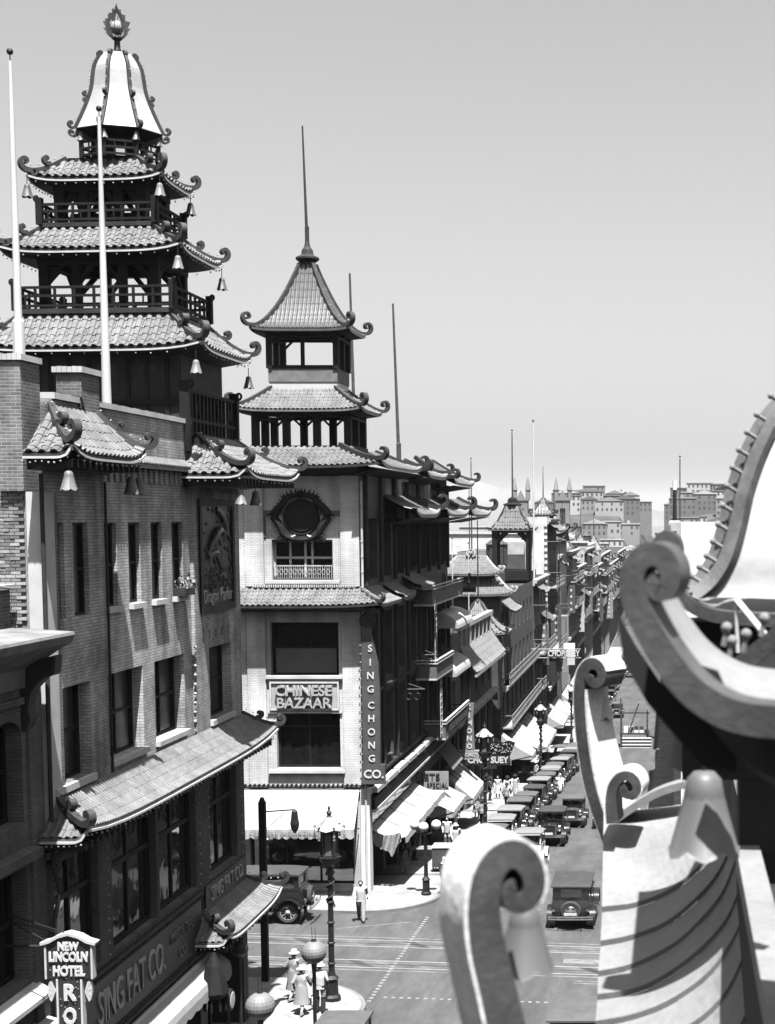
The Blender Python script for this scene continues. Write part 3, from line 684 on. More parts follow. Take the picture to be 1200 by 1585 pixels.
# ------------------------------------------------------------------ tall pagoda tower on the corner of the store
pcx, pcy = -16.2, 45.6
pf = lambda p: V((p[0], p[1] - .10 * (p[0] - pcx), p[2]))          # the lot is not square: the plan leans a little
pg = thing('pagoda_tower', 'tall three tiered pagoda tower with bell shaped dome on the brick store', 'pagoda', (pcx, pcy, 18))
def rect_ring(bm, a, c, z0, z1, t=.12):
    for x0, x1, y0, y1 in ((-a, a, -c, -c + t), (-a, a, c - t, c), (-a, -a + t, -c + t, c - t), (a - t, a, -c + t, c - t)): bm.box(pcx + x0, pcx + x1, pcy + y0, pcy + y1, z0, z1)
def railing(a, c, z0, z1, n, name='railing'):
    b = MB(); t = .07
    for z in (z0 + .05, z0 + (z1 - z0) * .5, z1 - .09): rect_ring(b, a, c, z, z + .07, t)
    for k in range(n + 1):
        x = -a + 2 * a * k / n
        for y in (-c + t / 2, c - t / 2): b.box(pcx + x - .035, pcx + x + .035, pcy + y - .03, pcy + y + .03, z0, z1 - .1)
        y = -c + 2 * c * k / n
        for x in (-a + t / 2, a - t / 2): b.box(pcx + x - .03, pcx + x + .03, pcy + y - .035, pcy + y + .035, z0, z1 - .1)
    for i in range(n):                                              # fretwork
        if i % 2 == 0:
            x = -a + 2 * a * (i + .5) / n; b.box(pcx + x - .02, pcx + x + .02, pcy - c, pcy - c + .04, z0 + .1, z0 + (z1 - z0) * .5)
    for sx in (-1, 1):
        for sy in (-1, 1):
            b.box(pcx + sx * a - .09, pcx + sx * a + .09, pcy + sy * c - .09, pcy + sy * c + .09, z0 - .05, z1 + .12)
            b.ribbon(volute((pcx + sx * (a + .05), pcy + sy * (c + .05), z1), (sx, sy), .2, .12, .3, 5.0, 12), (-sy, sx, 0), .06, .05)
    b.build(name, TIMBER, pg, xf=pf)
def posts(a, c, z0, z1, w=.26, braces=True, n=2, name='post'):
    for i, sx in enumerate((-1, 1)):
        for sy in (-1, 1):
            MB().box(pcx + sx * a - w / 2, pcx + sx * a + w / 2, pcy + sy * c - w / 2, pcy + sy * c + w / 2, z0, z1).build(name, TIMBER, pg, xf=pf)
    b = MB()
    for sy in (-1, 1):
        for f in (-.42, .42):
            b.box(pcx + a * f - w * .4, pcx + a * f + w * .4, pcy + sy * c - w * .4, pcy + sy * c + w * .4, z0, z1)
        if braces:
            for x0, x1 in ((-a, -.62 * a), (-.42 * a, -.1 * a), (.42 * a, .1 * a), (a, .62 * a)): b.bar((pcx + x0, pcy + sy * c, z1 - .75), (pcx + x1, pcy + sy * c, z1 - .12), .13, .13, (0, 1, 0))
    for sx in (-1, 1):
        if braces:
            for y0, y1 in ((-c, -.45 * c), (c, .45 * c)): b.bar((pcx + sx * a, pcy + y0, z1 - .75), (pcx + sx * a, pcy + y1, z1 - .12), .13, .13, (1, 0, 0))
    rect_ring(b, a + w / 2 + .02, c + w / 2 + .02, z1 - .18, z1 - .003, w + .04); b.build('brace', TIMBER, pg, xf=pf)
# base storey
b = MB(); b.box(pcx - 2.55, pcx + 2.55, pcy - 1.95, pcy + 1.95, 17.5, 21.0); b.build('base_wall', TIMBER2, pg, xf=pf)
b = MB()
for i in range(9): b.box(pcx - 2.4 + i * .56, pcx - 2.28 + i * .56, pcy - 2.0, pcy - 1.951, 18.3, 20.9)
b.box(pcx - 2.6, pcx + 2.6, pcy - 2.02, pcy - 1.951, 19.6, 19.75); b.build('wall_battens', TIMBER, pg, xf=pf)
for i in range(4):
    MB().box(pcx - 2.1 + i * 1.12, pcx - 1.5 + i * 1.12, pcy - 1.98, pcy - 1.953, 19.85, 20.7).build('window', GLD, pg, xf=pf)
b = MB()                                                            # side gallery rail over the street
for z in (18.75, 19.15, 19.95): b.box(XF - .12, XF + .0, 43.4, 48.1, z, z + .09)
for i in range(14): b.box(XF - .1, XF - .03, 43.4 + i * .355, 43.5 + i * .355, 18.4, 19.95)
for i in range(7): b.box(XF - .09, XF - .05, 43.6 + i * .66, 43.72 + i * .66, 19.4, 19.7)
for y in (43.3, 48.1): b.box(XF - .2, XF + .06, y - .1, y + .1, 18.3, 20.25); b.ribbon(volute((XF + .02, y, 20.05), (1, .3), .0, .16, .3, 5, 12), (-.3, 1, 0), .07, .07)
b.build('gallery_railing', TIMBER, pg)
# tier roofs
hip_roof(pg, pcx, pcy, 3.32, 2.48, 21.15, 2.1, 1.55, 22.2, .27, .26, TILE, .20, 1.25, pf, 'SEWN', 'S', (2.5, 1.9, 20.95), .30, .18)
MB().box(pcx - 2.3, pcx + 2.3, pcy - 1.75, pcy + 1.75, 22.16, 22.30).build('gallery_floor', TRIM if False else TIMBER2, pg, xf=pf)
railing(2.28, 1.72, 22.30, 22.95, 8)
posts(1.62, 1.2, 22.31, 23.75)
hip_roof(pg, pcx, pcy, 2.62, 1.95, 23.92, 1.55, 1.15, 24.66, .25, .24, TILE, .18, 1.25, pf, 'SEWN', 'S', (1.75, 1.3, 23.72), .27, .16)
MB().box(pcx - 1.7, pcx + 1.7, pcy - 1.3, pcy + 1.3, 24.63, 24.75).build('gallery_floor', TIMBER2, pg, xf=pf)
railing(1.68, 1.28, 24.75, 25.32, 7)
posts(1.2, .9, 24.76, 25.85, .3)
b = MB(); b.box(pcx - 1.0, pcx + 1.0, pcy - .7, pcy + .7, 24.9, 25.1); b.build('deck', TIMBER, pg, xf=pf)
hip_roof(pg, pcx, pcy, 1.95, 1.42, 25.98, 1.05, .80, 26.56, .25, .24, TILE, .16, 1.25, pf, 'SEWN', 'S', (1.3, .98, 25.8), .25, .15)
MB().box(pcx - 1.12, pcx + 1.12, pcy - .86, pcy + .86, 26.53, 26.62).build('gallery_floor', TIMBER2, pg, xf=pf)
# octagonal lantern with bell dome
dcx, dcy = pcx + .28, pcy - .1
def octa(r, z, ph=R(-2.5)): return [(dcx + r * math.cos(ph + R(45) * k), dcy + r * math.sin(ph + R(45) * k), z) for k in range(8)]
b = MB(); o1 = octa(1.12, 26.62)
for k in range(8):
    p, q = V(o1[k]), V(o1[(k + 1) % 8])
    for z in (.06, .24, .42): b.bar(p + V((0, 0, z)), q + V((0, 0, z)), .05, .06)
    b.box(p.x - .05, p.x + .05, p.y - .05, p.y + .05, 26.60, 27.16)
    for f in (.33, .66): m_ = p.lerp(q, f); b.box(m_.x - .02, m_.x + .02, m_.y - .02, m_.y + .02, 26.62, 27.04)
b.build('railing', TIMBER, pg)
b = MB(); o2 = octa(.72, 26.62)
for k in range(8):
    p = V(o2[k]); q = V(o2[(k + 1) % 8]); b.box(p.x - .09, p.x + .09, p.y - .09, p.y + .09, 26.6, 27.5)
    b.bar(p + V((0, 0, .80)), q + V((0, 0, .80)), .12, .14)
b.build('lantern_posts', TIMBER, pg)
def dome_r(f): return .42 + .20 * (1 - (1 - min(1, f * 4)) ** 2) + .30 * f + .36 * max(0, f - .45) ** 1.35 * 2.1
DZ0, DZ1 = 27.42, 29.66
rowsd = [octa(dome_r(i / 16), DZ1 + (DZ0 - DZ1) * i / 16) for i in range(17)]
for k in range(8):
    b = MB(); b.grid([[r[k], r[(k + 1) % 8]] for r in rowsd]); b.build('dome_panel', DOME, pg)
b = MB(); b.grid([octa(dome_r(1) - .01, DZ0 - .03), octa(.78, DZ0 - .22), octa(.2, DZ0 - .22)], True); b.grid([octa(dome_r(1), DZ0), octa(dome_r(1) - .01, DZ0 - .03)], True); b.build('soffit', TIMBER, pg)
for k in range(8):
    a = R(-2.5) + R(45) * k; u = V((math.cos(a), math.sin(a), 0)); n = V((-u.y, u.x, 0)); pts = [V(r[k]) + u * .03 for r in rowsd]
    rb = MB().ribbon(pts, n, .09, .08).build('dome_rib', RIDGE, pg)
    for p, th, rr in ((pts[-1], -.5, .16), (pts[9] + u * .02, -.9, .11)):
        vp = volute(p, u, th, rr, .33, 7.0, 18); MB().ribbon(vp, n, .10, .055).build('scroll', RIDGE, rb, smooth=True)
    vp = volute(pts[1], u, .9, .12, .33, 7.6, 18); MB().ribbon(vp, n, .10, .05).build('scroll', RIDGE, rb, smooth=True)
    b = MB()
    for i in range(2, 16, 2): b.ball(pts[i] + u * .1, .022, 5, 4)
    b.build('rib_bulbs', BULB, rb, kind='stuff')
fi = MB().lathe([(.30, 29.62), (.34, 29.70), (.12, 29.74), (.09, 29.85), (.08, 30.05), (.16, 30.12), (.10, 30.18)], (dcx, dcy, 0), 12).build('finial', IRON, pg)
MB().ball((dcx, dcy, 30.42), .20, 12, 8).build('finial_globe', mat('gilt_globe', .22, .3, .1, 4), fi, smooth=True)
b = MB()
for q in range(4):
    a = R(45 * q + 8); ux = V((math.cos(a), math.sin(a), 0))
    o_, i_ = [], []
    for k in range(33):
        t = -math.pi / 2 + 2 * math.pi * k / 32; sp = .09 * (1 if k % 2 else 0)
        hh_ = math.sin(t); w_ = (.30 if hh_ < .2 else .30 * (1 - (hh_ - .2) * .85)); o_.append(V((dcx, dcy, 30.42)) + ux * math.cos(t) * (w_ + sp) + V((0, 0, hh_ * (.36 if hh_ < 0 else .55) + sp * .7)))
        i_.append(V((dcx, dcy, 30.42)) + ux * math.cos(t) * w_ * .78 + V((0, 0, hh_ * (.28 if hh_ < 0 else .44))))
    b.grid([o_, i_])
b.build('flame_ring', mat('gilt_flame', .05, .4, .3, 8), fi)
MB().tube([(dcx, dcy, 30.85), (dcx, dcy, 31.1)], [.05, .01], 6).build('finial_spike', IRON, fi)
# bells
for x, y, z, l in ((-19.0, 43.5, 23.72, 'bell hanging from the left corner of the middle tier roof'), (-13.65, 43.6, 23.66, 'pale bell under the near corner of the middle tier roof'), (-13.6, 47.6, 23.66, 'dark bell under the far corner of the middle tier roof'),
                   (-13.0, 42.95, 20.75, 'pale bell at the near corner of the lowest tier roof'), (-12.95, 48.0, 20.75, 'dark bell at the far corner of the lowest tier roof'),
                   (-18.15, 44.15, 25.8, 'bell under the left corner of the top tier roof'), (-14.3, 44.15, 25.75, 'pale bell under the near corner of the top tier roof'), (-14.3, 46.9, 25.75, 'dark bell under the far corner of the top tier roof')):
    p = pf((x, y, z)); bell(p[0], p[1], p[2], l, .38, BELL if 'pale' in l else mat('shaded_bell', .06, .5, .2, 5) if 'shaded_bell' not in bpy.data.materials else bpy.data.materials['shaded_bell'], 'bells hanging from the tall pagoda')  # the darker bells: same bronze with shade put into the colour
DB = bpy.data.materials['shaded_bell']
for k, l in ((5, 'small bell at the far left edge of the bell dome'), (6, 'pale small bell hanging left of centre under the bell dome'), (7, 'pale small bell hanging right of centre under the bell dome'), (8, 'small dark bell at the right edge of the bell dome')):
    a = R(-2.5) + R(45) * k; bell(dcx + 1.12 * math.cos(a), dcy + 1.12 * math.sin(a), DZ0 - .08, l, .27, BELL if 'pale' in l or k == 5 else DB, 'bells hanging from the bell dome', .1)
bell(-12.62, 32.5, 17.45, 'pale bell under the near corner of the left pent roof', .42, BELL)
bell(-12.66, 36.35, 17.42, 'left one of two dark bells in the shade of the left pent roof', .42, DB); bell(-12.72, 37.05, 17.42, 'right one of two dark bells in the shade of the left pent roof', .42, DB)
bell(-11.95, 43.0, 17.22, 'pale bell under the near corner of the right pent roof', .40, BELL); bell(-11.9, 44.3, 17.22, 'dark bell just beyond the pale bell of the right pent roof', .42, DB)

# ------------------------------------------------------------------ building across the crossing
YC = 66.5; mC = lambda u, v, d: (u, YC + d, v)
sc = thing('bazaar_building', 'cream brick corner bazaar with raised wall letters and a two tiered belvedere', 'building', (-17, 72, 0))
hc = [(-17.21, -14.61, 13.76, 15.5), (-17.36, -14.42, 9.66, 11.95), (-17.16, -14.41, 5.62, 8.06), (-24.0, -20, 9.66, 11.95), (-18.4, -13.9, .5, 4.2)]
b = MB(); b.wall(-26, XF, -1.5, 18.75, hc, mC, .4)
b.quad((-26, YC, -2), (-26, YC, 18.75), (-26, 92, 18.75), (-26, 92, -2)); b.build('wall', BRKC, sc)
b = MB()
for x0, x1 in ((-18.35, -17.55), (-14.25, XF + .0)): b.box(x0, x1, YC - .09, YC - .002, 4.9, 12.4); b.box(x0, x1, YC - .09, YC - .002, 13.5, 18.3)
b.build('pilaster', BRKC, sc)
b = MB(); b.box(-17.55, -14.25, YC - .055, YC - .002, 16.55, 16.75); b.box(-17.55, -17.45, YC - .05, YC - .002, 15.6, 16.5); b.build('brick_band', BRKH, sc)
window(sc, mC, -17.21, -14.61, 13.76, 15.5, .34, [-16.5, -15.85, -15.55], [14.72], TRIM, GLD, .10)
b = MB()
for i in range(26): b.bar((-17.1 + i * .096, YC + .12, 13.8), (-17.1 + i * .096, YC + .12, 14.35), .02)
for i in range(12): b.tube([(-17.05 + i * .2 + .08 * math.cos(a), YC + .12, 14.12 + .12 * math.sin(a)) for a in (0, 1, 2, 3, 4, 5, 6)], .012, 4)
b.box(-17.2, -14.62, YC + .1, YC + .14, 14.35, 14.4); b.build('balcony_rail', mat('pale_iron', .35, .5, .2, 4), sc)
window(sc, mC, -17.36, -14.42, 9.66, 11.95, .34, [], [10.85], TIMBER, GLD, .09)
MB().box(-17.2, -14.58, YC + .30, YC + .33, 9.75, 10.8).build('window_blind', CURT, sc)
window(sc, mC, -17.16, -14.41, 5.62, 8.06, .34, [-15.8], [7.4], TIMBER, GLD, .09)
window(sc, mC, -18.4, -13.9, .5, 4.2, .3, [-16.9, -15.4], [3.3], TIMBER, GLS, .09)
for a, c, z in ((-17.5, -14.3, 13.62), (-17.55, -14.25, 9.52), (-17.5, -14.2, 5.42)): MB().box(a, c, YC - .16, YC + .3, z, z + .13).build('window_sill', STONE, sc)
for z in (8.02, 9.41): MB().box(-17.5, -14.3, YC - .08, YC - .002, z, z + .08).build('ledge', STONE, sc)
b = MB()
for i in range(46): b.box(-18.0 + i * .0966 - .03, -18.0 + i * .0966 + .03, YC - .15, YC - .01, 13.46, 13.60)
b.build('brick_dentils', BRKC, sc, kind='stuff')
ws = MB().box(-17.41, -14.42, YC - .06, YC - .002, 8.15, 9.40).build('wall_sign', mat('sign_board', .30, .85, .1, 2), sc)
b = MB(); b.box(-17.41, -14.42, YC - .12, YC - .061, 9.32, 9.40); b.box(-17.41, -14.42, YC - .12, YC - .061, 8.15, 8.22); b.box(-17.41, -17.34, YC - .12, YC - .061, 8.22, 9.32); b.box(-14.49, -14.42, YC - .12, YC - .061, 8.22, 9.32); b.build('sign_frame', TRIM, ws)
for t, z, w in (('CHINESE', 8.99, 2.45), ('BAZAAR', 8.46, 2.35)): lettering(t, ws, (-15.92, YC - .17, z), (1, 0, 0), (0, 0, 1), .62, mat('raised_letter', .26, .7, .1, 3), .07, .012, width=w)
# medallion with two dragons
md = MB().lathe([(.01, -.12), (.60, -.14), (.66, -.10), (.74, -.12), (.80, -.02), (.80, 0)], (-15.92, YC, 16.45), 28, 'y').build('medallion', TIMBER, sc)
for s in (-1, 1):
    b = MB(); pts = []
    for i in range(40):
        f = i / 39; a = R(-75 + 165 * f); rr = 1.05 + .10 * math.sin(f * 16); pts.append((-15.92 + s * rr * math.cos(a), YC - .12 - .04 * math.sin(f * 9), 16.45 + .98 * math.sin(a)))
    b.tube(pts, [.05 + .13 * math.sin(math.pi * (.08 + .88 * i / 39)) for i in range(40)], 8)
    for i in range(3, 38, 2):
        p = V(pts[i]); d = (p - V((-15.92, YC - .12, 16.45))).normalized(); b.add([p + d * .10 + V((.06, 0, 0)), p + d * .10 - V((.06, 0, 0)), p + d * .30], [(0, 1, 2)])
    for i in (8, 20, 31):
        p = V(pts[i]); d = (p - V((-15.92, YC, 16.45))).normalized(); b.tube([p, p + d * .22 + V((0, -.03, -.06)), p + d * .33 + V((0, -.03, -.2))], [.05, .04, .02], 6)
    h = V(pts[-1]); b.ball(h, .17, 8, 6); b.tube([h, h + V((-s * .22, -.05, .06))], [.10, .05], 6); b.tube([h, h + V((s * .1, -.05, .28))], [.04, .01], 5)
    b.build('dragon_figure', TIMBER, md, smooth=True)
b = MB()
for s in (-1, 1): b.tube([(-15.92 + s * (.25 + .45 * i / 6), YC - .1, 15.62 + .10 * (i / 6 - .4) ** 2 * 4) for i in range(7)], .05, 6)
b.build('cloud_scroll', TRIM, md)
# the tiled band and the top roof
slope(sc, (-24, YC - .98, 12.72), (-12.35, YC - .98, 12.72), (-24, YC, 13.42), (-13.30, YC, 13.42), .245, .25, TILE, 1.2, .15, (0, 1), True)
P, sp, _ = slope(sc, (XF + 1.05, YC - .98, 12.72), (XF + 1.05, YC + 4.2, 12.72), (XF, YC, 13.35), (XF, YC + 3.9, 13.35), .25, .28, TILE, 1.2, .15, (1, 0), False)
hip(sc, [P(sp(v)[0], v) for v in [1 - i / 8 for i in range(9)]], u=(.75, -.66, 0), r0=.24, mid=False, curl=4.2, k=.22)
slope(sc, (-24, YC - 1.0, 18.62), (-12.25, YC - 1.0, 18.62), (-24, YC + .6, 19.45), (-13.9, YC + .6, 19.45), .25, .28, TILE, 1.2, .18, (0, 1), True)
b = MB(); b.quad((-26, YC - .95, 18.5), (-12.35, YC - .95, 18.5), (-13.4, YC, 18.2), (-26, YC, 18.2)); b.quad((-26, YC - .93, 12.6), (-12.5, YC - .93, 12.6), (-13.3, YC, 12.4), (-26, YC, 12.4))
b.quad((XF, YC - .02, 12.4), (XF, YC + 4, 12.4), (XF + 1, YC + 4.1, 12.6), (XF + 1, YC - .93, 12.6)); b.build('soffit', TIMBER, sc)
def curls(parent, pts, u, r0, mid=False, w=.2, th=.2): return hip(parent, pts, w=w, th=th, r0=r0, u=u, mid=mid, curl=4.4, k=.24, m=TIMBER2, bulbs=False)
for y0, y1, ze, zt, o in ((YC - 1.0, 76, 18.62, 19.5, 1.2), (77.0, 84, 18.5, 19.4, 1.3), (85, 93.5, 18.3, 19.7, 1.5)):
    P, sp, _ = slope(sc, (XF + o, y0, ze), (XF + o, y1, ze), (XF - .9, y0 + 1.6, zt), (XF - .9, y1 - .9, zt), .25, .3, TILED, 1.25, .25, (1, 1), False)
    curls(sc, [P(sp(v)[0], v) for v in [1 - i / 8 for i in range(9)]], (.85, -.5, 0), .30); curls(sc, [P(sp(v)[1], v) for v in [1 - i / 8 for i in range(9)]], (.8, .6, 0), .32)
    MB().quad((XF + o - .05, y0, ze - .12), (XF + o - .05, y1, ze - .12), (XF, y1, ze - .35), (XF, y0, ze - .35)).build('soffit', TIMBER, sc)
for y0, y1, o in ((71.2, 78.5, 1.7), (79.5, 88, 1.9), (89, 98.5, 1.9)):
    P, sp, _ = slope(sc, (XF + o, y0, 16.55), (XF + o, y1, 16.55), (XF - .1, y0 + 1.0, 17.5), (XF - .1, y1 - 1.0, 17.5), .25, .3, TILED, 1.3, .3, (1, 1), False)
    curls(sc, [P(sp(v)[1], v) for v in [1 - i / 8 for i in range(9)]], (.8, .6, 0), .42, w=.25, th=.26)
    MB().quad((XF + o - .05, y0, 16.44), (XF + o - .05, y1, 16.44), (XF, y1, 16.1), (XF, y0, 16.1)).build('soffit', TIMBER, sc)
# street side: dark timber galleries
mX = lambda u, v, d: (XF - d, u, v); hx = []
for z0, z1 in ((5.2, 8.3), (9.0, 12.1), (13.7, 16.4)):
    for i in range(7): hx.append((68.0 + i * 3.45, 70.5 + i * 3.45, z0, z1))
b = MB(); b.wall(YC, 92.3, -3, 18.7, hx + [(68 + i * 3.45, 70.9 + i * 3.45, -1.0 - i * .2, 2.6) for i in range(7)], mX, .7); b.build('side_wall', mat('dark_side', .045, .7, .3, 1.5, .2, 20), sc)  # one even dark tone over the whole street side
for h in hx: window(sc, mX, *h, .6, [(h[0] + h[1]) / 2], [h[3] - .8], TIMBER2, GLD, .1)
for i in range(7): window(sc, mX, 68 + i * 3.45, 70.9 + i * 3.45, -1.0 - i * .2, 2.6, .6, [69.5 + i * 3.45], [], TIMBER2, GLD, .1)
b = MB()
for i in range(8):
    y = 67.2 + i * 3.45
    for z0, z1 in ((4.9, 12.3), (13.5, 18.3)): b.tube([(XF + .16, y, z0), (XF + .16, y, z1)], .11, 8)
for z in (4.85, 8.62, 12.35): b.box(XF + .002, XF + .22, YC + .1, 92.2, z, z + .14)
b.build('gallery_column', TIMBER2, sc)
b = MB()
for i in range(40): b.box(XF + .05, XF + .10, 75 + i * .42, 75.07 + i * .42, 13.9, 16.3)
b.build('lattice_screen', TIMBER, sc)
MB().box(XF - 1.3, XF + .03, 72.6, 74.6, 17.52, 18.3).build('lit_brick_patch', BRKC, sc)  # cream brick block standing for the sunlit bit of the side wall
# fascia between shop and first floor with the clerestory band
b = MB(); b.box(XF + .003, XF + .45, YC + .3, 92, 3.75, 4.25); b.box(XF + .003, XF + .30, YC + .3, 92, 4.25, 4.4); b.build('fascia', TIMBER, sc)
b = MB()
for i in range(9): b.box(XF + .2, XF + .5, 67.3 + i * 2.7, 69.6 + i * 2.7, 4.41, 4.62)
b.box(XF + .1, XF + .48, YC + .2, 92, 3.62, 3.74); b.build('cornice_tiles', TRIM, sc)
for i in range(6): MB().quad((XF + .12, 67.3 + i * 2.1, 2.9), (XF + .12, 69.3 + i * 2.1, 2.9), (XF + .12, 69.3 + i * 2.1, 3.6), (XF + .12, 67.3 + i * 2.1, 3.6)).build('transom_pane', GLS, sc)
MB().box(XF - .1, XF + .28, YC - .12, YC + .55, -.2, 4.7).build('corner_post', PLASTER, sc)
MB().tube([(XF + .14, YC - .16, 0), (XF + .14, YC - .16, 18)], .05, 8).build('drain_pipe', STONE, sc)
b = MB()
for i in range(20): b.box(XF + .09, XF + .19, YC - .22, YC - .10, 5 + i * .65, 5.06 + i * .65)
b.build('pipe_clips', STONE, sc, kind='stuff')
MB().box(-20, XF - .4, YC + .1, 92, 18.3, 18.5).build('roof_deck', bpy.data.materials['tar_roof'], sc)
# belvedere tower
tw = thing('belvedere_tower', 'smaller two tiered open belvedere with steep tiled roof on the cream bazaar', 'pagoda', (-16.1, 69.2, 19))
bx, by = -16.1, 69.2
b = MB(); b.box(bx - 2.2, bx + 2.2, by - 1.75, by + 1.75, 18.7, 19.55); b.build('plinth', TIMBER2, tw)
for a, c, z0, z1, w in ((2.0, 1.6, 19.55, 20.95, .30), (1.45, 1.2, 22.9, 24.4, .24)):
    for sx in (-1, -.33, .33, 1):
        for sy in (-1, 1):
            if a < 1.6 and abs(sx) < .5: continue
            MB().box(bx + a * sx - w / 2, bx + a * sx + w / 2, by + c * sy - w / 2, by + c * sy + w / 2, z0, z1).build('post', TIMBER, tw)
    for sx in (-1, 1): MB().box(bx + a * sx - w / 2, bx + a * sx + w / 2, by - w / 2, by + w / 2, z0, z1).build('post', TIMBER, tw)
    b = MB()
    for sy in (-1, 1):
        b.box(bx - a - w / 2, bx + a + w / 2, by + c * sy - w / 2 - .01, by + c * sy + w / 2 + .01, z1 - .12, z1 - .003)
        for sx in ((-1, -.33, .33, 1) if a > 1.6 else (-1, 1)):
            for d in (-1, 1):
                if abs(sx + d * .1) < 1: b.bar((bx + a * sx, by + c * sy, z1 - .5), (bx + a * (sx) + d * .42, by + c * sy, z1 - .1), .09, .09, (0, 1, 0))
    if a < 1.6: b.box(bx - .08, bx + .08, by - c - .05, by - c + .05, z0, z1); b.box(bx - a, bx + a, by - c - .06, by - c + .06, z0 - .02, z0 + .14); b.box(bx - a, bx + a, by + c - .06, by + c + .06, z0 - .02, z0 + .14)
    for sx in (-1, 1): b.box(bx + a * sx - w / 2 - .01, bx + a * sx + w / 2 + .01, by - c, by + c, z1 - .25, z1 - .125)
    b.build('brace', TIMBER, tw)
hip_roof(tw, bx, by, 2.75, 2.3, 21.08, 1.4, 1.15, 22.06, .19, .22, TILE, .14, 1.15, None, 'SEWN', '', (2.1, 1.7, 20.9), .34, .2, .24, False, False)
b = MB(); b.box(bx - 1.5, bx + 1.5, by - 1.25, by + 1.25, 22.32, 22.9); b.build('parapet_box', mat('weathered_board', .12, .8, .25, 3), tw)
b = MB(); b.box(bx - 1.47, bx + 1.47, by - 1.22, by + 1.22, 22.0, 22.315); b.build('flashing', WHITE, tw)
hip_roof(tw, bx, by, 2.15, 1.8, 24.55, .28, .24, 27.5, .18, .27, TILED, .12, 1.75, None, 'SEWN', '', (1.55, 1.3, 24.4), .34, .2, .24, False, False)
MB().lathe([(.30, 27.3), (.32, 27.6), (.52, 27.75), (.52, 27.82), (.28, 27.95), (.24, 28.15), (.14, 28.3), (.10, 28.5)], (bx, by, 0), 12).build('cap', TIMBER2, tw)
flagpole(bx, by, 28.45, 33.5, .07, .035, 'dark flagpole on the tip of the smaller belvedere roof', False, -.12, TIMBER2)
flagpole(-15.5, 76, 18.5, 28.2, .10, .05, 'thin pole rising just behind the belvedere', False, -.15, WOODG)
flagpole(-14.1, 80, 19.5, 27.3, .09, .05, 'thin dark pole on the roof ridge right of the belvedere', False, -.2, WOODG)
# ------------------------------------------------------------------ far balconies of the bazaar's street side
def balcony(parent, y0, y1, z, o, h=.75, board=True, m=None):
    b = MB(); b.box(XF + .01, XF + o, y0, y1, z - .1, z); b.build('balcony_floor', TRIM, parent)
    b = MB(); b.box(XF + o - .08, XF + o, y0, y1, z + .002, z + h); b.box(XF + .05, XF + o - .082, y0, y0 + .06, z + .002, z + h); b.build('balcony_front', m or mat('grey_board', .09, .8, .2, 2), parent)
    b = MB()
    for q in (z + h, z + h + .16): b.box(XF + .02, XF + o + .05, y0 - .05, y0 + .02, q, q + .06); b.box(XF + o - .06, XF + o + .06, y0 + .021, y1, q, q + .06)
    b.build('balcony_rail', TRIM, parent)
GB = None
balcony(sc, 80, 91.5, 11.95, 1.0); balcony(sc, 80.5, 86.5, 8.05, 1.1); balcony(sc, 83, 92.5, 4.55, 1.15)
lt = MB().mbox(lambda u, v, d: (XF + 1.15 + d, u, v), 84, 92.2, 4.6, 5.25, .003, .02).build('sign_board', PANEL, sc)
b = MB()
for i in range(9): b.box(XF + 1.17, XF + 1.19, 84.4 + i * .86, 84.95 + i * .86, 4.72, 5.12)
b.build('board_panels', mat('dull_panel', .06, .6, .2, 3), lt, kind='stuff')
def hood(y0, y1, z, o):
    b = MB(); rows = []
    for j in range(9):
        a = R(90 * j / 8); rows.append([(XF + .05 + o * math.sin(a), y0 + (y1 - y0) * i / 16, z + .9 * math.cos(a)) for i in range(17)])
    b.grid(rows); b.add([rows[j][0] for j in range(9)] + [(XF + .05, y0, z)], [tuple(range(10))]); b.add([rows[j][16] for j in range(9)] + [(XF + .05, y1, z)], [tuple(range(10))]); return b
hood(87, 93.5, 10.2, 1.3).build('window_hood', CANVAS, sc); hood(86.6, 93, 7.5, 1.2).build('window_hood', CANVAS, sc)
for z0, z1, y in ((8.2, 11.9, 80.7), (4.7, 8.0, 82.3)):
    b = MB()
    for dy in (0, .55): b.tube([(XF + 1.0, y + dy, z0), (XF + 1.0, y + dy, z1)], .025, 5)
    for i in range(int((z1 - z0) / .34)): b.tube([(XF + 1.0, y, z0 + .2 + i * .34), (XF + 1.0, y + .55, z0 + .2 + i * .34)], .022, 5)
    b.build('ladder', bpy.data.materials['pale_iron'], sc)
b = MB()
for y, z in ((81, 15), (74, 8.2), (78, 9.5)): b.tube([(XF, y, z), (XF + 1.5, y + .1, z + .02)], .025, 5); b.tube([(XF + .1, y, z + .5), (XF + 1.4, y + .1, z + .05)], .015, 5)
for y, z in ((74, 7.6), (78, 8.9)):
    for i in range(3): b.tube([(XF + .35 + .4 * i + .16 * math.cos(a), y, z + .28 + .16 * math.sin(a)) for a in (0, .8, 1.6, 2.4, 3.2, 4, 4.8, 5.6, 6.28)], .015, 4)
b.build('sign_bracket', IRON, sc)
# small tiled hoods on the street side
for y0, y1, z in ((71.5, 75, 13.2), (76.5, 81, 13.4)):
    slope(sc, (XF + 1.0, y0, z - .5), (XF + 1.0, y1, z - .5), (XF, y0 + .3, z + .15), (XF, y1 - .3, z + .15), .25, .28, TILE, 1.2, .2)
b = MB()
for y, z in ((94.5, 12.6), (84, 13.0)): b.tube([(XF + 1.0, y + .45 * math.cos(a), z + .45 * math.sin(a)) for a in [i * .5 for i in range(14)]], .05, 6)
b.tube([(XF + .3, 96, 12), (XF + 1.2, 96, 12)], .2, 8); b.build('lantern_bracket', IRON, sc)

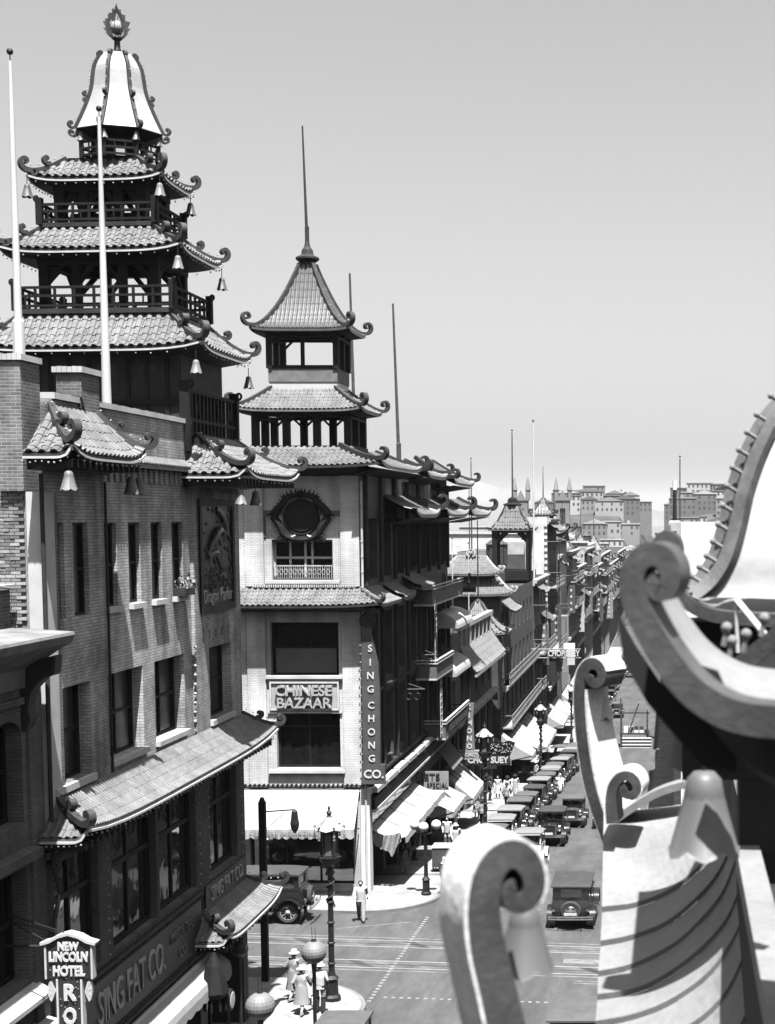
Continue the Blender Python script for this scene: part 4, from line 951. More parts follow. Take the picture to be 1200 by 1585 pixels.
# ------------------------------------------------------------------ the left side of the street further down
GREY = [mat('street_paint_%d' % i, c, .85, .22, .9, .2, 15) for i, c in enumerate((.05, .10, .18, .30, .45))]
def street_building(name, label, y0, y1, zt, side, xf, wm, floors, fh=3.4, bal=(), corn=True, depth=14, roof=None, ww=1.3, fronts=True, group=None, win=True):
    s = 1 if side == 'L' else -1; g = gz(xf, (y0 + y1) / 2)
    t = thing(name, label, 'building', (xf - s * 5, (y0 + y1) / 2, g), group)
    mf = lambda u, v, d: (xf - s * d, u, v); hs_ = []
    n = max(2, int((y1 - y0) / 3.2)); st = (y1 - y0) / n
    for f in range(floors):
        z = zt - 1.0 - fh * (f + 1) + .9
        for i in range(n): hs_.append((y0 + st * (i + .5) - ww / 2, y0 + st * (i + .5) + ww / 2, z, z + 1.9))
    zb = zt - 1.0 - fh * floors
    for i in range(n): hs_.append((y0 + st * i + .3, y0 + st * (i + 1) - .3, min(g + .4, zb - 2.2), zb - .5))
    b = MB(); b.wall(y0, y1, g - 4, zt, hs_, mf, .35)
    xb = xf - s * depth; hw = []
    if fronts:
        for f in range(floors):
            z = zt - 1.0 - fh * (f + 1) + .9
            for k in range(2): hw.append((1.6 + 3 * k, 2.9 + 3 * k, z, z + 1.8))
    mfr = lambda u, v, d: (xf - s * u, y0 + d, v)
    b.wall(0, depth, g - 4, zt, hw, mfr, .3); b.quad((xf, y1, g - 4), (xf, y1, zt), (xb, y1, zt), (xb, y1, g - 4)); b.quad((xb, y0, g - 4), (xb, y0, zt), (xb, y1, zt), (xb, y1, g - 4)); b.build('wall', wm, t)
    MB().box(min(xf - s * .3, xb), max(xf - s * .3, xb), y0 + .1, y1 - .1, zt - .5, zt - .3).build('roof', roof or bpy.data.materials['tar_roof'], t)
    if win:
        for h in hs_: window(t, mf, *h, .28, [], [h[2] + (h[3] - h[2]) * .5], TRIM if wm in GREY[:2] and h[3] - h[2] < 2 else TIMBER2, GLD, .09)
        for h in hw: window(t, mfr, *h, .22, [], [h[2] + 1], TRIM, GLD, .09)
    else:
        b = MB()
        for h in hs_: b.mbox(mf, *h, .2, .22)
        for h in hw: b.mbox(mfr, *h, .2, .22)
        b.build('window_panes', GLD, t, kind='stuff')
    if corn:
        b = MB()
        for o, za, zc in ((.18, zt - .55, zt - .3), (.4, zt - .3, zt - .06), (.5, zt - .06, zt + .06)): b.box(min(xf + s * .003, xf + s * o), max(xf + s * .003, xf + s * o), y0, y1 - .05, za, zc)
        b.build('cornice', GREY[3] if wm not in GREY[3:] else GREY[2], t); b = MB()
        for o, za in ((.3, zb - .35),): b.box(min(xf + s * .003, xf + s * o), max(xf + s * .003, xf + s * o), y0, y1 - .05, za, za + .35)
        b.build('cornice', GREY[3] if wm not in GREY[3:] else GREY[2], t)
    if side == 'L' and y0 > 145 and bal:
        ov = 1.1; n2 = max(1, int((y1 - y0) / 7)); q = (y1 - y0) / n2
        for i in range(n2):
            ya, yb, ze = y0 + i * q + .5, y0 + (i + 1) * q - .5, zt - 1.3 - (i % 2) * fh
            P, sp, _ = slope(t, (xf + ov, ya, ze), (xf + ov, yb, ze), (xf + .02, ya + .6, ze + .9), (xf + .02, yb - .6, ze + .9), .35, .4, TILED if i % 2 else TILE, 1.25, .35)
            hip(t, [P(sp(v)[1], v) for v in (1, .75, .5, .25, 0)], u=(.85, .5, 0), r0=.3, mid=False, m=TIMBER2, bulbs=False, curl=5.5)
        b = MB()
        for z in (zt - 2.2, zt - 5.5): b.tube([(xf + 1.3, y0 + .2, z - 3), (xf + 1.3, y0 + .2, z)], .04, 5); b.tube([(xf, y0 + .2, z - .2), (xf + 1.5, y0 + .2, z - .2)], .04, 5)
        b.build('fire_escape_rail', IRON, t)
    for (f, o) in bal:
        z = zt - 1.0 - fh * (f + 1) + .5; b = MB(); b.box(min(xf + s * .003, xf + s * o), max(xf + s * .003, xf + s * o), y0 + .4, y1 - .5, z - .12, z)
        for q in (z + .45, z + .9): b.box(*sorted((xf + s * (o - .05), xf + s * o)), y0 + .4, y1 - .5, q, q + .06)
        b.box(*sorted((xf + s * .01, xf + s * o)), y0 + .4, y0 + .46, z + .9, z + .96)
        for i in range(int((y1 - y0) / .6)): b.box(*sorted((xf + s * (o - .05), xf + s * o)), y0 + .4 + i * .6, y0 + .47 + i * .6, z, z + .9)
        b.build('balcony', GREY[2], t)
    return t, g
t3, g3 = street_building('shop_building', 'low shop with a steep pale pent roof beyond the bazaar', 93, 114.5, 9.2, 'L', XF - .05, GREY[1], 1, 4.6, corn=False)
slope(t3, (XF + 1.0, 97.5, 6.55), (XF + 1.0, 114, 6.55), (XF - .03, 97.5, 8.15), (XF - .03, 114, 8.15), .3, .5, mat('pale_tile', .14, .7, .2, 2), 1.15, .1)
hip(t3, [(XF - .03, 114, 8.2), (XF + .5, 114.2, 7.2), (XF + 1.0, 114.4, 6.6)], u=(.9, .4, 0), r0=.2, mid=False)
b = MB()
for i in range(8): b.box(XF - .2, XF + .08, 97.6 + i * 2.2, 97.9 + i * 2.2, 8.2, 9.3)
b.box(XF - .3, XF + .12, 97, 114.4, 9.3, 9.6); b.box(XF + .9, XF + 1.05, 97.5, 114, 6.35, 6.5); b.box(XF + .003, XF + .5, 93.2, 114.4, 3.6, 3.9); b.build('parapet_columns', GREY[3], t3)
kt = thing('roof_kiosk', 'tent roofed kiosk with flared eaves on the low shop roof', 'kiosk', (-14.8, 117, 8)); kx, ky = -14.8, 117.2
MB().box(kx - 1.6, kx + 1.6, ky - 1.6, ky + 1.6, 2, 7.75).build('kiosk_wall', GREY[0], kt)
hip_roof(kt, kx, ky, 2.35, 2.1, 7.75, .22, .2, 10.0, .3, .5, mat('sheet_tent', .11, .7, .2, 2), .12, 1.7, None, 'SEWN', '', (1.6, 1.6, 7.6), .2, .12, .2, False, False)
MB().lathe([(.22, 9.9), (.30, 10.05), (.18, 10.2), (.02, 10.3)], (kx, ky, 0), 10).build('cap', TIMBER2, kt)
t4, g4 = street_building('temple_building', 'dark shop with two stacked curled tile roofs facing the crossing', 120, 148, 10.4, 'L', XF - .02, GREY[0], 3, 3.3, bal=((2, .9), (1, .7)), corn=False)
for x0, x1, zt, zb, yy in ((-19.6, -12.3, 10.45, 11.7, 119.2), (-18.4, -13.3, 12.0, 13.3, 119.8)):
    P, sp, _ = slope(t4, (x0, yy, zt), (x1, yy, zt), (x0 + 1.4, yy + 1.8, zb), (x1 - 1.4, yy + 1.8, zb), .24, .3, mat('mid_tile', .10, .5, .2, 3) if 'mid_tile' not in bpy.data.materials else bpy.data.materials['mid_tile'], 1.25, .25, (1, 1))
    for q, ux in ((1, .9), (0, -.9)): hip(t4, [P(sp(v)[q], v) for v in [1 - i / 8 for i in range(9)]], u=(ux, -.3, 0), r0=.30, mid=True, m=GREY[3], bulbs=False, midf=.7)
    MB().ribbon([P(sp(1)[0] + (sp(1)[1] - sp(1)[0]) * i / 6, 1) + V((0, 0, .08)) for i in range(7)], (0, 1, 0), .22, .2).build('ridge', GREY[3], t4)
    b = MB(); b.grid([[P(sp(1)[0], 1), P(sp(1)[1], 1)], [(x0 + 1.4, yy + 4.5, zt), (x1 - 1.4, yy + 4.5, zt)]]); b.quad((x0 + .1, yy + .05, zt - .12), (x1 - .1, yy + .05, zt - .12), (x1 - 1, yy + 1.2, zt - .4), (x0 + 1, yy + 1.2, zt - .4)); b.build('soffit', TIMBER, t4)
MB().box(-18, -13.7, 121, 126, 10.3, 12.0).build('attic_wall', GREY[0], t4)
for s in (-1, 1): vp = volute((-15.85 + s * .1, 121.4, 13.35), (s, 0, 0), .3, .35, .2, 5.5, 16); MB().ribbon(vp, (0, 1, 0), .2, .12).build('scroll', GREY[3], t4)
b = MB(); b.box(XF - 1.35, XF - .02, 119.7, 119.99, 3.4, 7.6); b.build('white_pier', GREY[4], t4)
MB().box(XF - 1.6, XF + .5, 119.5, 119.69, 2.9, 3.3).build('cornice', GREY[3], t4); MB().box(XF + .003, XF + .6, 119.7, 148, 3.0, 3.3).build('cornice', GREY[3], t4)
slope(t4, (XF + 1.0, 121, 9.0), (XF + 1.0, 127, 9.0), (XF, 121.3, 9.8), (XF, 126.7, 9.8), .3, .4, TILE, 1.2, .1)
bt = thing('belvedere_tower', 'far open belvedere with bell cast tent roof and arched opening', 'pagoda', (-15.6, 152, 11)); ex, ey = -15.9, 153.5
b = MB()
for sx in (-1, 1):
    for sy in (-1, 1): b.box(ex + sx * 1.65 - .22, ex + sx * 1.65 + .22, ey + sy * 1.5 - .22, ey + sy * 1.5 + .22, 9, 15.1)
    for sy in (-1, 1): b.bar((ex + sx * 1.65, ey + sy * 1.5, 13.9), (ex + sx * .7, ey + sy * 1.5, 14.9), .3, .3, (0, 1, 0))
b.box(ex - 1.9, ex + 1.9, ey - 1.75, ey + 1.75, 14.85, 15.2); b.box(ex - 2.1, ex + 2.1, ey - 1.9, ey + 1.9, 10.2, 11.2); b.build('post', TIMBER, bt)
hip_roof(bt, ex, ey, 2.2, 2.0, 15.2, .62, .55, 17.6, .5, .5, GREY[1], .05, 1.8, None, 'SEW', '', (1.8, 1.7, 15.1), .08, .12, .3, False, False)
MB().lathe([(.7, 17.5), (1.0, 17.65), (.5, 17.85), (.45, 18.2), (.12, 18.4)], (ex, ey, 0), 8).build('cap', TIMBER, bt)
street_building('street_building', 'balconied dark block under the far open belvedere', 148, 163, 10.4, 'L', XF, GREY[1], 4, 3.3, ((1, 1.1), (2, 1.0)))
t6, g6 = street_building('tower_building', 'tall building with a blank sunlit white end wall', 165, 178, 16.2, 'L', XF, GREY[0], 5, 3.4, ((1, 1.0), (3, 1.2)), fronts=False, depth=2.35)
MB().box(XF - 2.3, XF + .02, 164.7, 164.99, 4, 16.4).build('white_wall', GREY[4], t6)
b = MB()
for i in range(18): b.box(XF - .25, XF + .05, 164.55, 164.69, 4.2 + i * .66, 4.55 + i * .66)
b.build('quoins', GREY[4], t6)
cb = MB()
for i in range(13):
    a = -1 + i / 6
t6b = thing('curved_roof_shop', 'narrow shop with a dark boat shaped curled roof past the white wall', 'building', (XF - 2, 188, 0))
P, sp, _ = slope(t6b, (XF + 1.1, 182, 13.6), (XF + 1.1, 196, 13.6), (XF - 1.5, 184, 14.6), (XF - 1.5, 194, 14.6), .4, .5, TILED, 1.2, 1.3, (1, 1))
slope(t6b, (XF - 4, 182, 13.6), (XF + 1.1, 182, 13.6), (XF - 4, 184, 14.6), (XF - 1.5, 184, 14.6), .4, .5, TILED, 1.2, 1.3, (0, 1))
MB().box(XF - 8, XF, 183, 195, -12, 13.5).build('wall', GREY[3], t6b)
for i in range(3): MB().box(XF - 4.2 + i * 1.5, XF - 3.4 + i * 1.5, 182.9, 182.97, 9, 12).build('window', GLD, t6b)
for q in (0, 1): hip(t6b, [P(sp(v)[q], v) for v in [1 - i / 6 for i in range(7)]], u=(.8, -.6 + 1.2 * q, 0), r0=.5, mid=False, m=TIMBER, bulbs=False)
ydef = [(180, 183, 12, 0), (196, 214, 12.0, 2), (214, 232, 9.5, 1), (232, 255, 11.5, 3), (255, 285, 8.0, 1), (285, 320, 9.5, 2), (320, 370, 6.5, 3), (370, 430, 8.0, 1), (430, 520, 5.0, 2)]
ORD = 'first second third fourth fifth sixth seventh eighth ninth tenth eleventh twelfth thirteenth fourteenth fifteenth sixteenth seventeenth eighteenth nineteenth twentieth twenty-first twenty-second twenty-third twenty-fourth twenty-fifth twenty-sixth twenty-seventh twenty-eighth'.split()
TONE = ['black', 'dark grey', 'mid grey', 'pale grey', 'white']
for i, (a, c, zt, k) in enumerate(ydef): street_building('street_building', '%s shop block, %s past the white walled tower on the left side' % (TONE[k], ORD[i]), a, c, zt, 'L', XF + (.1 if i % 2 else 0), GREY[k], 3, 3.3, ((0, 1.0), (1, 1.1)) if i % 2 else ((1, 1.2),), win=c < 240)
# right hand side
XR = .55
rdef = [(63, 84, 16.2, 4), (84, 104, 12, 3), (104, 128, 13, 2), (128, 150, 9, 3), (150, 190, 11, 2), (190, 240, 9, 3), (240, 310, 8, 2), (310, 420, 5, 3)]
for i, (a, c, zt, k) in enumerate(rdef):
    street_building('street_building', ['tall white plastered wall of the corner block across the side street', 'pale shop block behind the white wall on the right side'][i] if i < 2 else '%s shop block, %s on the right side of the street' % (TONE[k], ORD[i]), a, c, zt, 'R', XR if i else .30, PLASTER if i == 0 else GREY[k], 3, 3.6, win=i < 1, fronts=i > 0, ww=1.1)
# town behind the left row
for i, (x0, x1, y0, y1, zt, k, lab) in enumerate(((-40, -17.5, 235, 262, 13.8, 4, 'long white warehouse wall rising behind the curled roofs'), (-38, -24, 190, 205, 6.0, 3, 'low pale shed in front of the long white wall'), (-30, -16, 105, 118, 7.0, 2, 'low grey rear building with a flat roof'), (-70, -42, 300, 330, 11, 2, 'grey block left of the long white wall'), (-58, -36, 420, 440, 13.5, 3, 'pale block rising above the long white wall'), (-20, 60, 520, 560, 5, 3, 'wide pale block closing the end of the street'), (-26, -14.5, 262, 290, 12, 3, 'pale block to the right of the long white wall'))):
    t = thing('town_building', lab, 'building', ((x0 + x1) / 2, (y0 + y1) / 2, -10)); hs_ = []
    nx = int((x1 - x0) / 3.0)
    if k != 4: hs_ = [(x0 + 1 + j * 3.0, x0 + 2.2 + j * 3.0, zt - 2.9 - 3.2 * f, zt - 1.2 - 3.2 * f) for j in range(nx) for f in range(3)]
    mf = lambda u, v, d, y0=y0: (u, y0 + d, v)
    b = MB(); b.wall(x0, x1, -25, zt, hs_, mf, .3); b.box(x0, x1, y0 + .4, y1, -25, zt - .4); b.quad((x1, y0, -25), (x1, y0 + .4, -25), (x1, y0 + .4, zt), (x1, y0, zt)); b.build('wall', GREY[k], t)
    b = MB(); b.box(x0 - .2, x1 + .2, y0 - .2, y0 + .2, zt + .003, zt + .35)
    if k == 4: b.box(x0, x1, y0 - .08, y0 - .002, zt - 4.2, zt - 3.9)
    b.build('coping', TRIM, t)
    for h in hs_: MB().mbox(mf, *h, .2, .22).build('window', GLD, t)
t = thing('town_building', 'brick gable wall behind the tall pagoda at the left edge', 'building', (-36, 70, 0))
MB().prism([(-48, 0), (-28.6, 0), (-28.6, 24.2), (-31.2, 25.3), (-48, 27)], lambda u, v, d: (u, 69 + d, v), 0, 6).build('wall', BRKS, t)
for i, (y, z0, z1, o, m) in enumerate(((151, 2, 6.0, 1.0, 1), (166.5, 3, 7, 1.1, 0), (174, -1, 2.0, 1.2, 2), (192, 4.5, 8.0, 1.0, 0), (208, 1, 5, 1.2, 3), (229, 2, 5, 1.2, 1), (258, -1, 3, 1.5, 0), (296, -3, 2, 1.6, 2))):
    t = thing('blade_sign', '%s upright shop sign, %s along the far left pavement' % (TONE[m], ORD[i]), 'sign', (XF + o * .6, y, z0), 'upright shop signs down the left side')
    MB().box(XF + .25, XF + .25 + o, y, y + .25, z0, z1).build('panel', GREY[m], t); b = MB()
    for z in (z0 + .3, z1 - .3): b.bar((XF, y + .12, z), (XF + .26, y + .12, z), .08)
    b.build('bracket', IRON, t); b = MB()
    k = int((z1 - z0) / .8)
    for j in range(k): b.box(XF + .25 + o * .38, XF + .25 + o * .62, y - .03, y - .003, z0 + .3 + j * .8, z0 + .6 + j * .8)
    b.build('characters', STONE if m < 3 else PANEL, t, kind='stuff')
for i, (x, y, z) in enumerate(((-18, 158, 10.4), (-19, 205, 12), (-20, 240, 11.5), (-17, 300, 9.5))):
    t = thing('water_tank', 'wooden roof tank, %s down the left row of roofs' % ORD[i], 'tank', (x, y, z)); MB().lathe([(1.1, 1.2), (1.1, 3.2), (1.2, 3.25), (.05, 4.1)], (x, y, z), 12).build('barrel', WOODG, t); b = MB()
    for sx in (-.8, .8):
        for sy in (-.8, .8): b.bar((x + sx, y + sy, z - 1.5), (x + sx, y + sy, z + 1.2), .15)
    b.build('frame', TIMBER2, t)
for i, (x, y, zb, sz) in enumerate(((-15.6, 186, 14.4, 1.0), (-16.2, 226, 9.4, 1.3), (-16.5, 275, 8.0, 1.5), (-17.5, 340, 6.4, 1.8))):
    t = thing('roof_turret', 'small tent roofed turret, %s down the left row beyond the white wall' % ORD[i], 'turret', (x, y, zb)); b = MB()
    for sx in (-1, 1):
        for sy in (-1, 1): b.box(x + sx * sz - .15, x + sx * sz + .15, y + sy * sz - .15, y + sy * sz + .15, zb - 1, zb + 2.2)
    b.box(x - sz, x + sz, y - sz, y + sz, zb - 1, zb + .5); b.build('post', TIMBER, t)
    hip_roof(t, x, y, sz * 1.5, sz * 1.5, zb + 2.2, .15, .15, zb + 2.2 + sz * 2, .4, .5, TILED, .25, 1.5, None, 'SEW', '', (sz, sz, zb + 2.1), .25, .15, .2, False, False)
    MB().tube([(x, y, zb + 2.1 + sz * 2), (x, y, zb + 4 + sz * 4)], [.08, .03], 5).build('spike', IRON, t)
# poles along the roofs
for i, (x, y, z0, z1, r, lab, m) in enumerate(((ex, ey, 18.3, 24.7, .09, 'tall pole on the far open belvedere', WOODG), (-13.5, 150, 10.4, 25.4, .10, 'tallest white pole beside the far open belvedere', POLEM), (-15.8, 121.5, 13.3, 20.8, .06, 'pole on the upper curled tile roof', WOODG), (kx, ky, 10.2, 16.2, .06, 'black pole on the tent roofed kiosk', TIMBER), (-18.4, 140, 11, 19.6, .06, 'thin pole left of the curled tile roofs', WOODG), (-14.2, 99.5, 8, 14.9, .05, 'left of two thin poles on the low shop parapet', TRIM), (-13.3, 100.5, 3.5, 14.6, .05, 'right of two thin poles on the low shop parapet', TRIM), (-14.4, 152, 9, 15.4, .14, 'thick white pole in front of the far open belvedere', POLEM), (-13.9, 152.5, 9, 15.0, .10, 'shorter white pole in front of the far open belvedere', POLEM), (.6, 150, 8, 22.0, .09, 'thin flagpole over the roofs on the right', WOODG))):
    flagpole(x, y, z0, z1, r, r * .6, lab, True, 0, m, False)
t = thing('chimney_stack', 'slim black stack with a pale top over the right side roofs', 'chimney', (.1, 160, 8))
MB().tube([(.1, 160, 8), (.1, 160, 19.2)], [.35, .18], 8).build('shaft', IRON, t); MB().tube([(.1, 160, 19.2), (.1, 160, 20.2)], .2, 8).build('top', PLASTER, t)

# ------------------------------------------------------------------ hillside, bay and the hills beyond
def hill_z(x, y):
    a = sm(560, 950, y); e = 1 - .55 * sm(1150, 1700, y)
    r = 40 * sm(-150, -50, x) + 6 * sm(-5, 60, x) - 34 * math.exp(-((x + 11) / 9) ** 2)
    return -28 + a * e * (12 + r)
XH_ = frange(-900, 900, 120); YH = frange(150, 560, 12)[:-1] + frange(560, 1900, 40)
def terr(x, y):
    if y < 560: return gz(x, y) - 6 - 10 * sm(150, 560, y)
    return min(gz(x, y) - 6 - 10, 0) * 0 + max(-34, hill_z(x, y)) if y > 600 else gz(x, 560) - 16 + (hill_z(x, y) - (gz(x, 560) - 16)) * (y - 560) / 40
b = MB(); b.grid([[(x, y, terr(x, y)) for x in XH_] for y in YH]); b.build('terrain', mat('hillside', .045, .95, .4, .02, var2=.3, sc2=.15), None, kind='structure')
MB().grid([[(x, y, -32) for x in (-12000, 12000)] for y in (1700, 26000)]).build('water', mat('bay_water', .05, .15, .1, .01, .2, .2, spec=.5), None, kind='structure')
prof = [(-9000, 120), (-5200, 250), (-3600, 310), (-2400, 170), (-1580, 200), (-1300, 208), (-1180, 212), (-1060, 200), (-900, 172), (-760, 140), (-600, 108), (-400, 84), (-200, 66), (0, 52), (300, 60), (900, 90), (1800, 150), (3000, 210), (5000, 180), (9000, 100)]
b = MB(); rows = []
for dy, k in ((-700, -.2), (-300, .55), (0, 1), (600, .7), (1500, 0)): rows.append([(x, 8600 + dy + 300 * math.sin(x * .004), -34 + (z + 34) * k + 12 * math.sin(x * .021 + dy) * k) for x in frange(-9000, 9000, 240) for z in [next(p[1] + (q[1] - p[1]) * (x - p[0]) / (q[0] - p[0]) for p, q in zip(prof, prof[1:]) if p[0] <= x <= q[0])]])
b.grid(rows); b.build('hills', mat('far_hills', .10, .95, .3, .002), None, kind='structure')
# the twin towered church
ch = thing('church', 'stone church with two pinnacled square towers on the far slope', 'church', (-60, 700, -10))
CH = mat('church_stone', .17, .9, .15, .1)
for x in (-68.5, -49.8):
    b = MB(); w = 3.0; b.wall(x - w, x + w, -12, 24, [(x - 1.2, x + 1.2, 13, 20)], lambda u, v, d: (u, 697 + d, v), .8); b.box(x - w, x + w, 697.9, 703, -12, 24); tw_ = b.build('tower', CH, ch)
    MB().box(x - 1.2, x + 1.2, 697.6, 697.7, 13, 20).build('louvre', TIMBER2, tw_)
    b = MB(); b.box(x - w - .4, x + w + .4, 696.6, 703.4, 23.5, 24.3)
    b.prism([(x - 2, 24.3), (x + 2, 24.3), (x, 28.2)], lambda u, v, d: (u, 697 + d, v), 0, .6)
    for sx in (-1, 1):
        for y in (697.6, 702.4): b.lathe([(.9, 24), (.8, 28), (1.1, 28.2), (.02, 34)], (x + sx * w, y, 0), 6)
    b.build('pinnacle', CH, tw_)
b = MB(); b.box(-66, -53, 698.5, 740, -12, 14); b.prism([(-66, 14), (-53, 14), (-59.5, 21)], lambda u, v, d: (u, 698.5 + d, v), 0, 40); b.build('nave', CH, ch)
# houses
FARP = mat('far_pane', .05, .5, .3, .2)
HM = [mat('house_paint_%d' % i, c, .9, .12, .05) for i, c in enumerate((.10, .14, .19, .25, .32))]
rows_ = [('lowest', 630, -62, 44, 16, 12), ('second', 690, -80, 62, 18, 9), ('third', 745, -100, 66, 20, 9), ('fourth', 800, -110, 74, 20, 9), ('fifth', 850, -115, 84, 19, 9.5), ('sixth', 900, -118, 92, 17, 10), ('top', 955, -70, 104, 13, 10)]
for rn, y0, x0, x1, n, hh_ in rows_:
    for i in range(n):
        w = (x1 - x0) / n; x = x0 + w * (i + .5) + random.uniform(-1, 1); y = y0 + random.uniform(-18, 18)
        if rn in ('fifth', 'sixth', 'top') and -20 < x < -5: continue
        z = hill_z(x, y); h = hh_ * random.uniform(.65, 1.2); ww = w * random.uniform(.36, .85); k = random.randrange(5)
        t = thing('hillside_house', '%s box house, %s from the left in the %s row of the far hillside' % (['dark', 'brownish grey', 'grey', 'pale', 'white'][k] if k != 1 else 'dull grey', ORD[i], rn), 'house', (x, y, z), 'houses on the far hillside')
        d = random.uniform(6, 10); MB().box(x - ww, x + ww, y, y + d, z - 12, z + h).build('wall', HM[k], t)
        b = MB()
        if random.random() < .25: b.prism([(x - ww - .3, z + h), (x + ww + .3, z + h), (x, z + h + 2.2)], lambda u, v, dd: (u, y - .3 + dd, v), 0, d)
        else:
            b.box(x - ww - .3, x + ww + .3, y - .3, y + d, z + h + .003, z + h + .5)
            if random.random() < .5: b.box(x - 1, x + .4, y + 1, y + 3, z + h + .5, z + h + 2.0)
        b.build('roof', HM[random.randrange(5)], t)
        b = MB(); nf = max(1, int(h / 3)); nw = max(2, int(ww * 2 / 2.4)); q = 2 * ww / nw
        for f in range(nf):
            for j in range(nw):
                if random.random() < .14: continue
                b.box(x - ww + q * (j + .5) - random.uniform(.35, .65), x - ww + q * (j + .5) + .55, y - .06, y - .003, z + h - 2.4 - 3 * f, z + h - .9 - 3 * f)
        b.build('windows', FARP, t, kind='stuff')
for i, (x, y, h) in enumerate(((86, 930, 9), (96, 940, 11), (66, 965, 8), (-30, 900, 6), (30, 955, 7))):
    z = hill_z(x, y); t = thing('hill_tree', 'dark round tree, %s from the left on the far hilltop' % ORD[[2, 3, 4, 0, 1].index(i)] if False else 'dark tree clump on the far hilltop, %s of five' % ORD[i], 'tree', (x, y, z), 'trees on the far hilltop')
    MB().tube([(x, y, z - 2), (x, y, z + h * .5)], [.6, .3], 6).build('trunk', TIMBER2, t)
    b = MB()
    for k in range(160):
        c = V((x + random.gauss(0, h * .33), y + random.gauss(0, h * .3), z + h * .75 + random.gauss(0, h * .26))); r = random.uniform(.5, 1.2)
        d1 = V((random.gauss(0, 1), random.gauss(0, 1), random.gauss(0, 1))).normalized() * r; d2 = d1.cross(V((.3, 1, .2))).normalized() * r; b.quad(c - d1, c + d2, c + d1, c - d2)
    b.build('crown', mat('far_foliage', .05, .9, .4, .5) if i == 0 else bpy.data.materials['far_foliage'], t)
# ------------------------------------------------------------------ the roofs round the camera
def onplane(x, y, p0, n):
    d = survey(x, y, Y=1.0) - V((0, 0, CAMZ)); n = V(n); o = V((0, 0, CAMZ)); return o + d * ((V(p0) - o).dot(n) / d.dot(n))
def smooth(pts, k=4):
    out = []
    for i in range(len(pts) - 1):
        p0, p1, p2, p3 = pts[max(i - 1, 0)], pts[i], pts[i + 1], pts[min(i + 2, len(pts) - 1)]
        for j in range(k):
            t = j / k; out.append(.5 * ((2 * p1) + (p2 - p0) * t + (2 * p0 - 5 * p1 + 4 * p2 - p3) * t * t + (3 * p1 - p0 - 3 * p2 + p3) * t ** 3))
    return out + [pts[-1]]
def carved(parent, name, px, p0, n, w, t0, t1, m=WOODG, tk=None, k=4, cap=None):
    """a carved band in the vertical plane through p0 with normal n; cap: (hub pixel) adds the white painted strip on its outer side"""
    n = V(n).normalized(); pts = smooth([onplane(x, y, p0, n) for x, y in px], k); q = len(pts); th = [t0 + (t1 - t0) * (i / (q - 1)) ** 1.3 for i in range(q)]
    mid = [p - n * (w / 2) for p in pts]; b = MB().ribbon(mid, n, w, th); o = b.build(name, m, parent, smooth=True)
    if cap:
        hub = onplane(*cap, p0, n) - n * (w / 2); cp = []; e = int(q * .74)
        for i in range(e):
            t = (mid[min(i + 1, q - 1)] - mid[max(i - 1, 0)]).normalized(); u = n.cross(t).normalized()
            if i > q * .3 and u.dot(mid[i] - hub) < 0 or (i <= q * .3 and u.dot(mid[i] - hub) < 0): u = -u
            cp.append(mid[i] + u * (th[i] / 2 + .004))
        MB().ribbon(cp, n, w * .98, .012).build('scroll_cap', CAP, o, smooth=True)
    return o, pts
lr = thing('lower_pagoda_roof', 'sheet metal pagoda roof with two tall curled corner horns close to the camera', 'roof', (-.3, 8, 14))
A0 = survey(770, 1440, Y=4.2)
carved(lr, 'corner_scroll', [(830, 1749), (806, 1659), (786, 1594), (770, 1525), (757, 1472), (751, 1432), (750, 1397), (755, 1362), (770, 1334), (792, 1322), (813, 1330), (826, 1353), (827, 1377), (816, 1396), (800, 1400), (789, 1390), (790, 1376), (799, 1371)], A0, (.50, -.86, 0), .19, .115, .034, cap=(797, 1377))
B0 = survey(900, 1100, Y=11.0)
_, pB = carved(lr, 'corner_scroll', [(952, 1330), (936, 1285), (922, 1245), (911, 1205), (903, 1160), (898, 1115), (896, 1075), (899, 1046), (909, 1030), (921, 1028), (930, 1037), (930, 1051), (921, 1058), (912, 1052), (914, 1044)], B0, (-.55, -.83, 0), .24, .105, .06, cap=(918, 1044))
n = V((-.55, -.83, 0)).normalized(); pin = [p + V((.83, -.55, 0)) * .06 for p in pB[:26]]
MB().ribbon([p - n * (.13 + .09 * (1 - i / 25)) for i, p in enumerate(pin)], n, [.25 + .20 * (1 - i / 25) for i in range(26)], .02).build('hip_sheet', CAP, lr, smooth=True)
D0 = survey(960, 1230, Y=10.2)
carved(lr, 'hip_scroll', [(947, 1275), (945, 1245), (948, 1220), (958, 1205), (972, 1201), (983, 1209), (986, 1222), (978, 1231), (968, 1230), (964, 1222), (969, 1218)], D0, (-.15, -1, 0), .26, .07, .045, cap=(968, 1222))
carved(lr, 'hip_ridge', [(944, 1275), (1010, 1232), (1060, 1215)], survey(960, 1255, Y=10.6), (-.15, -1, 0), .18, .05, .05, SHEET)
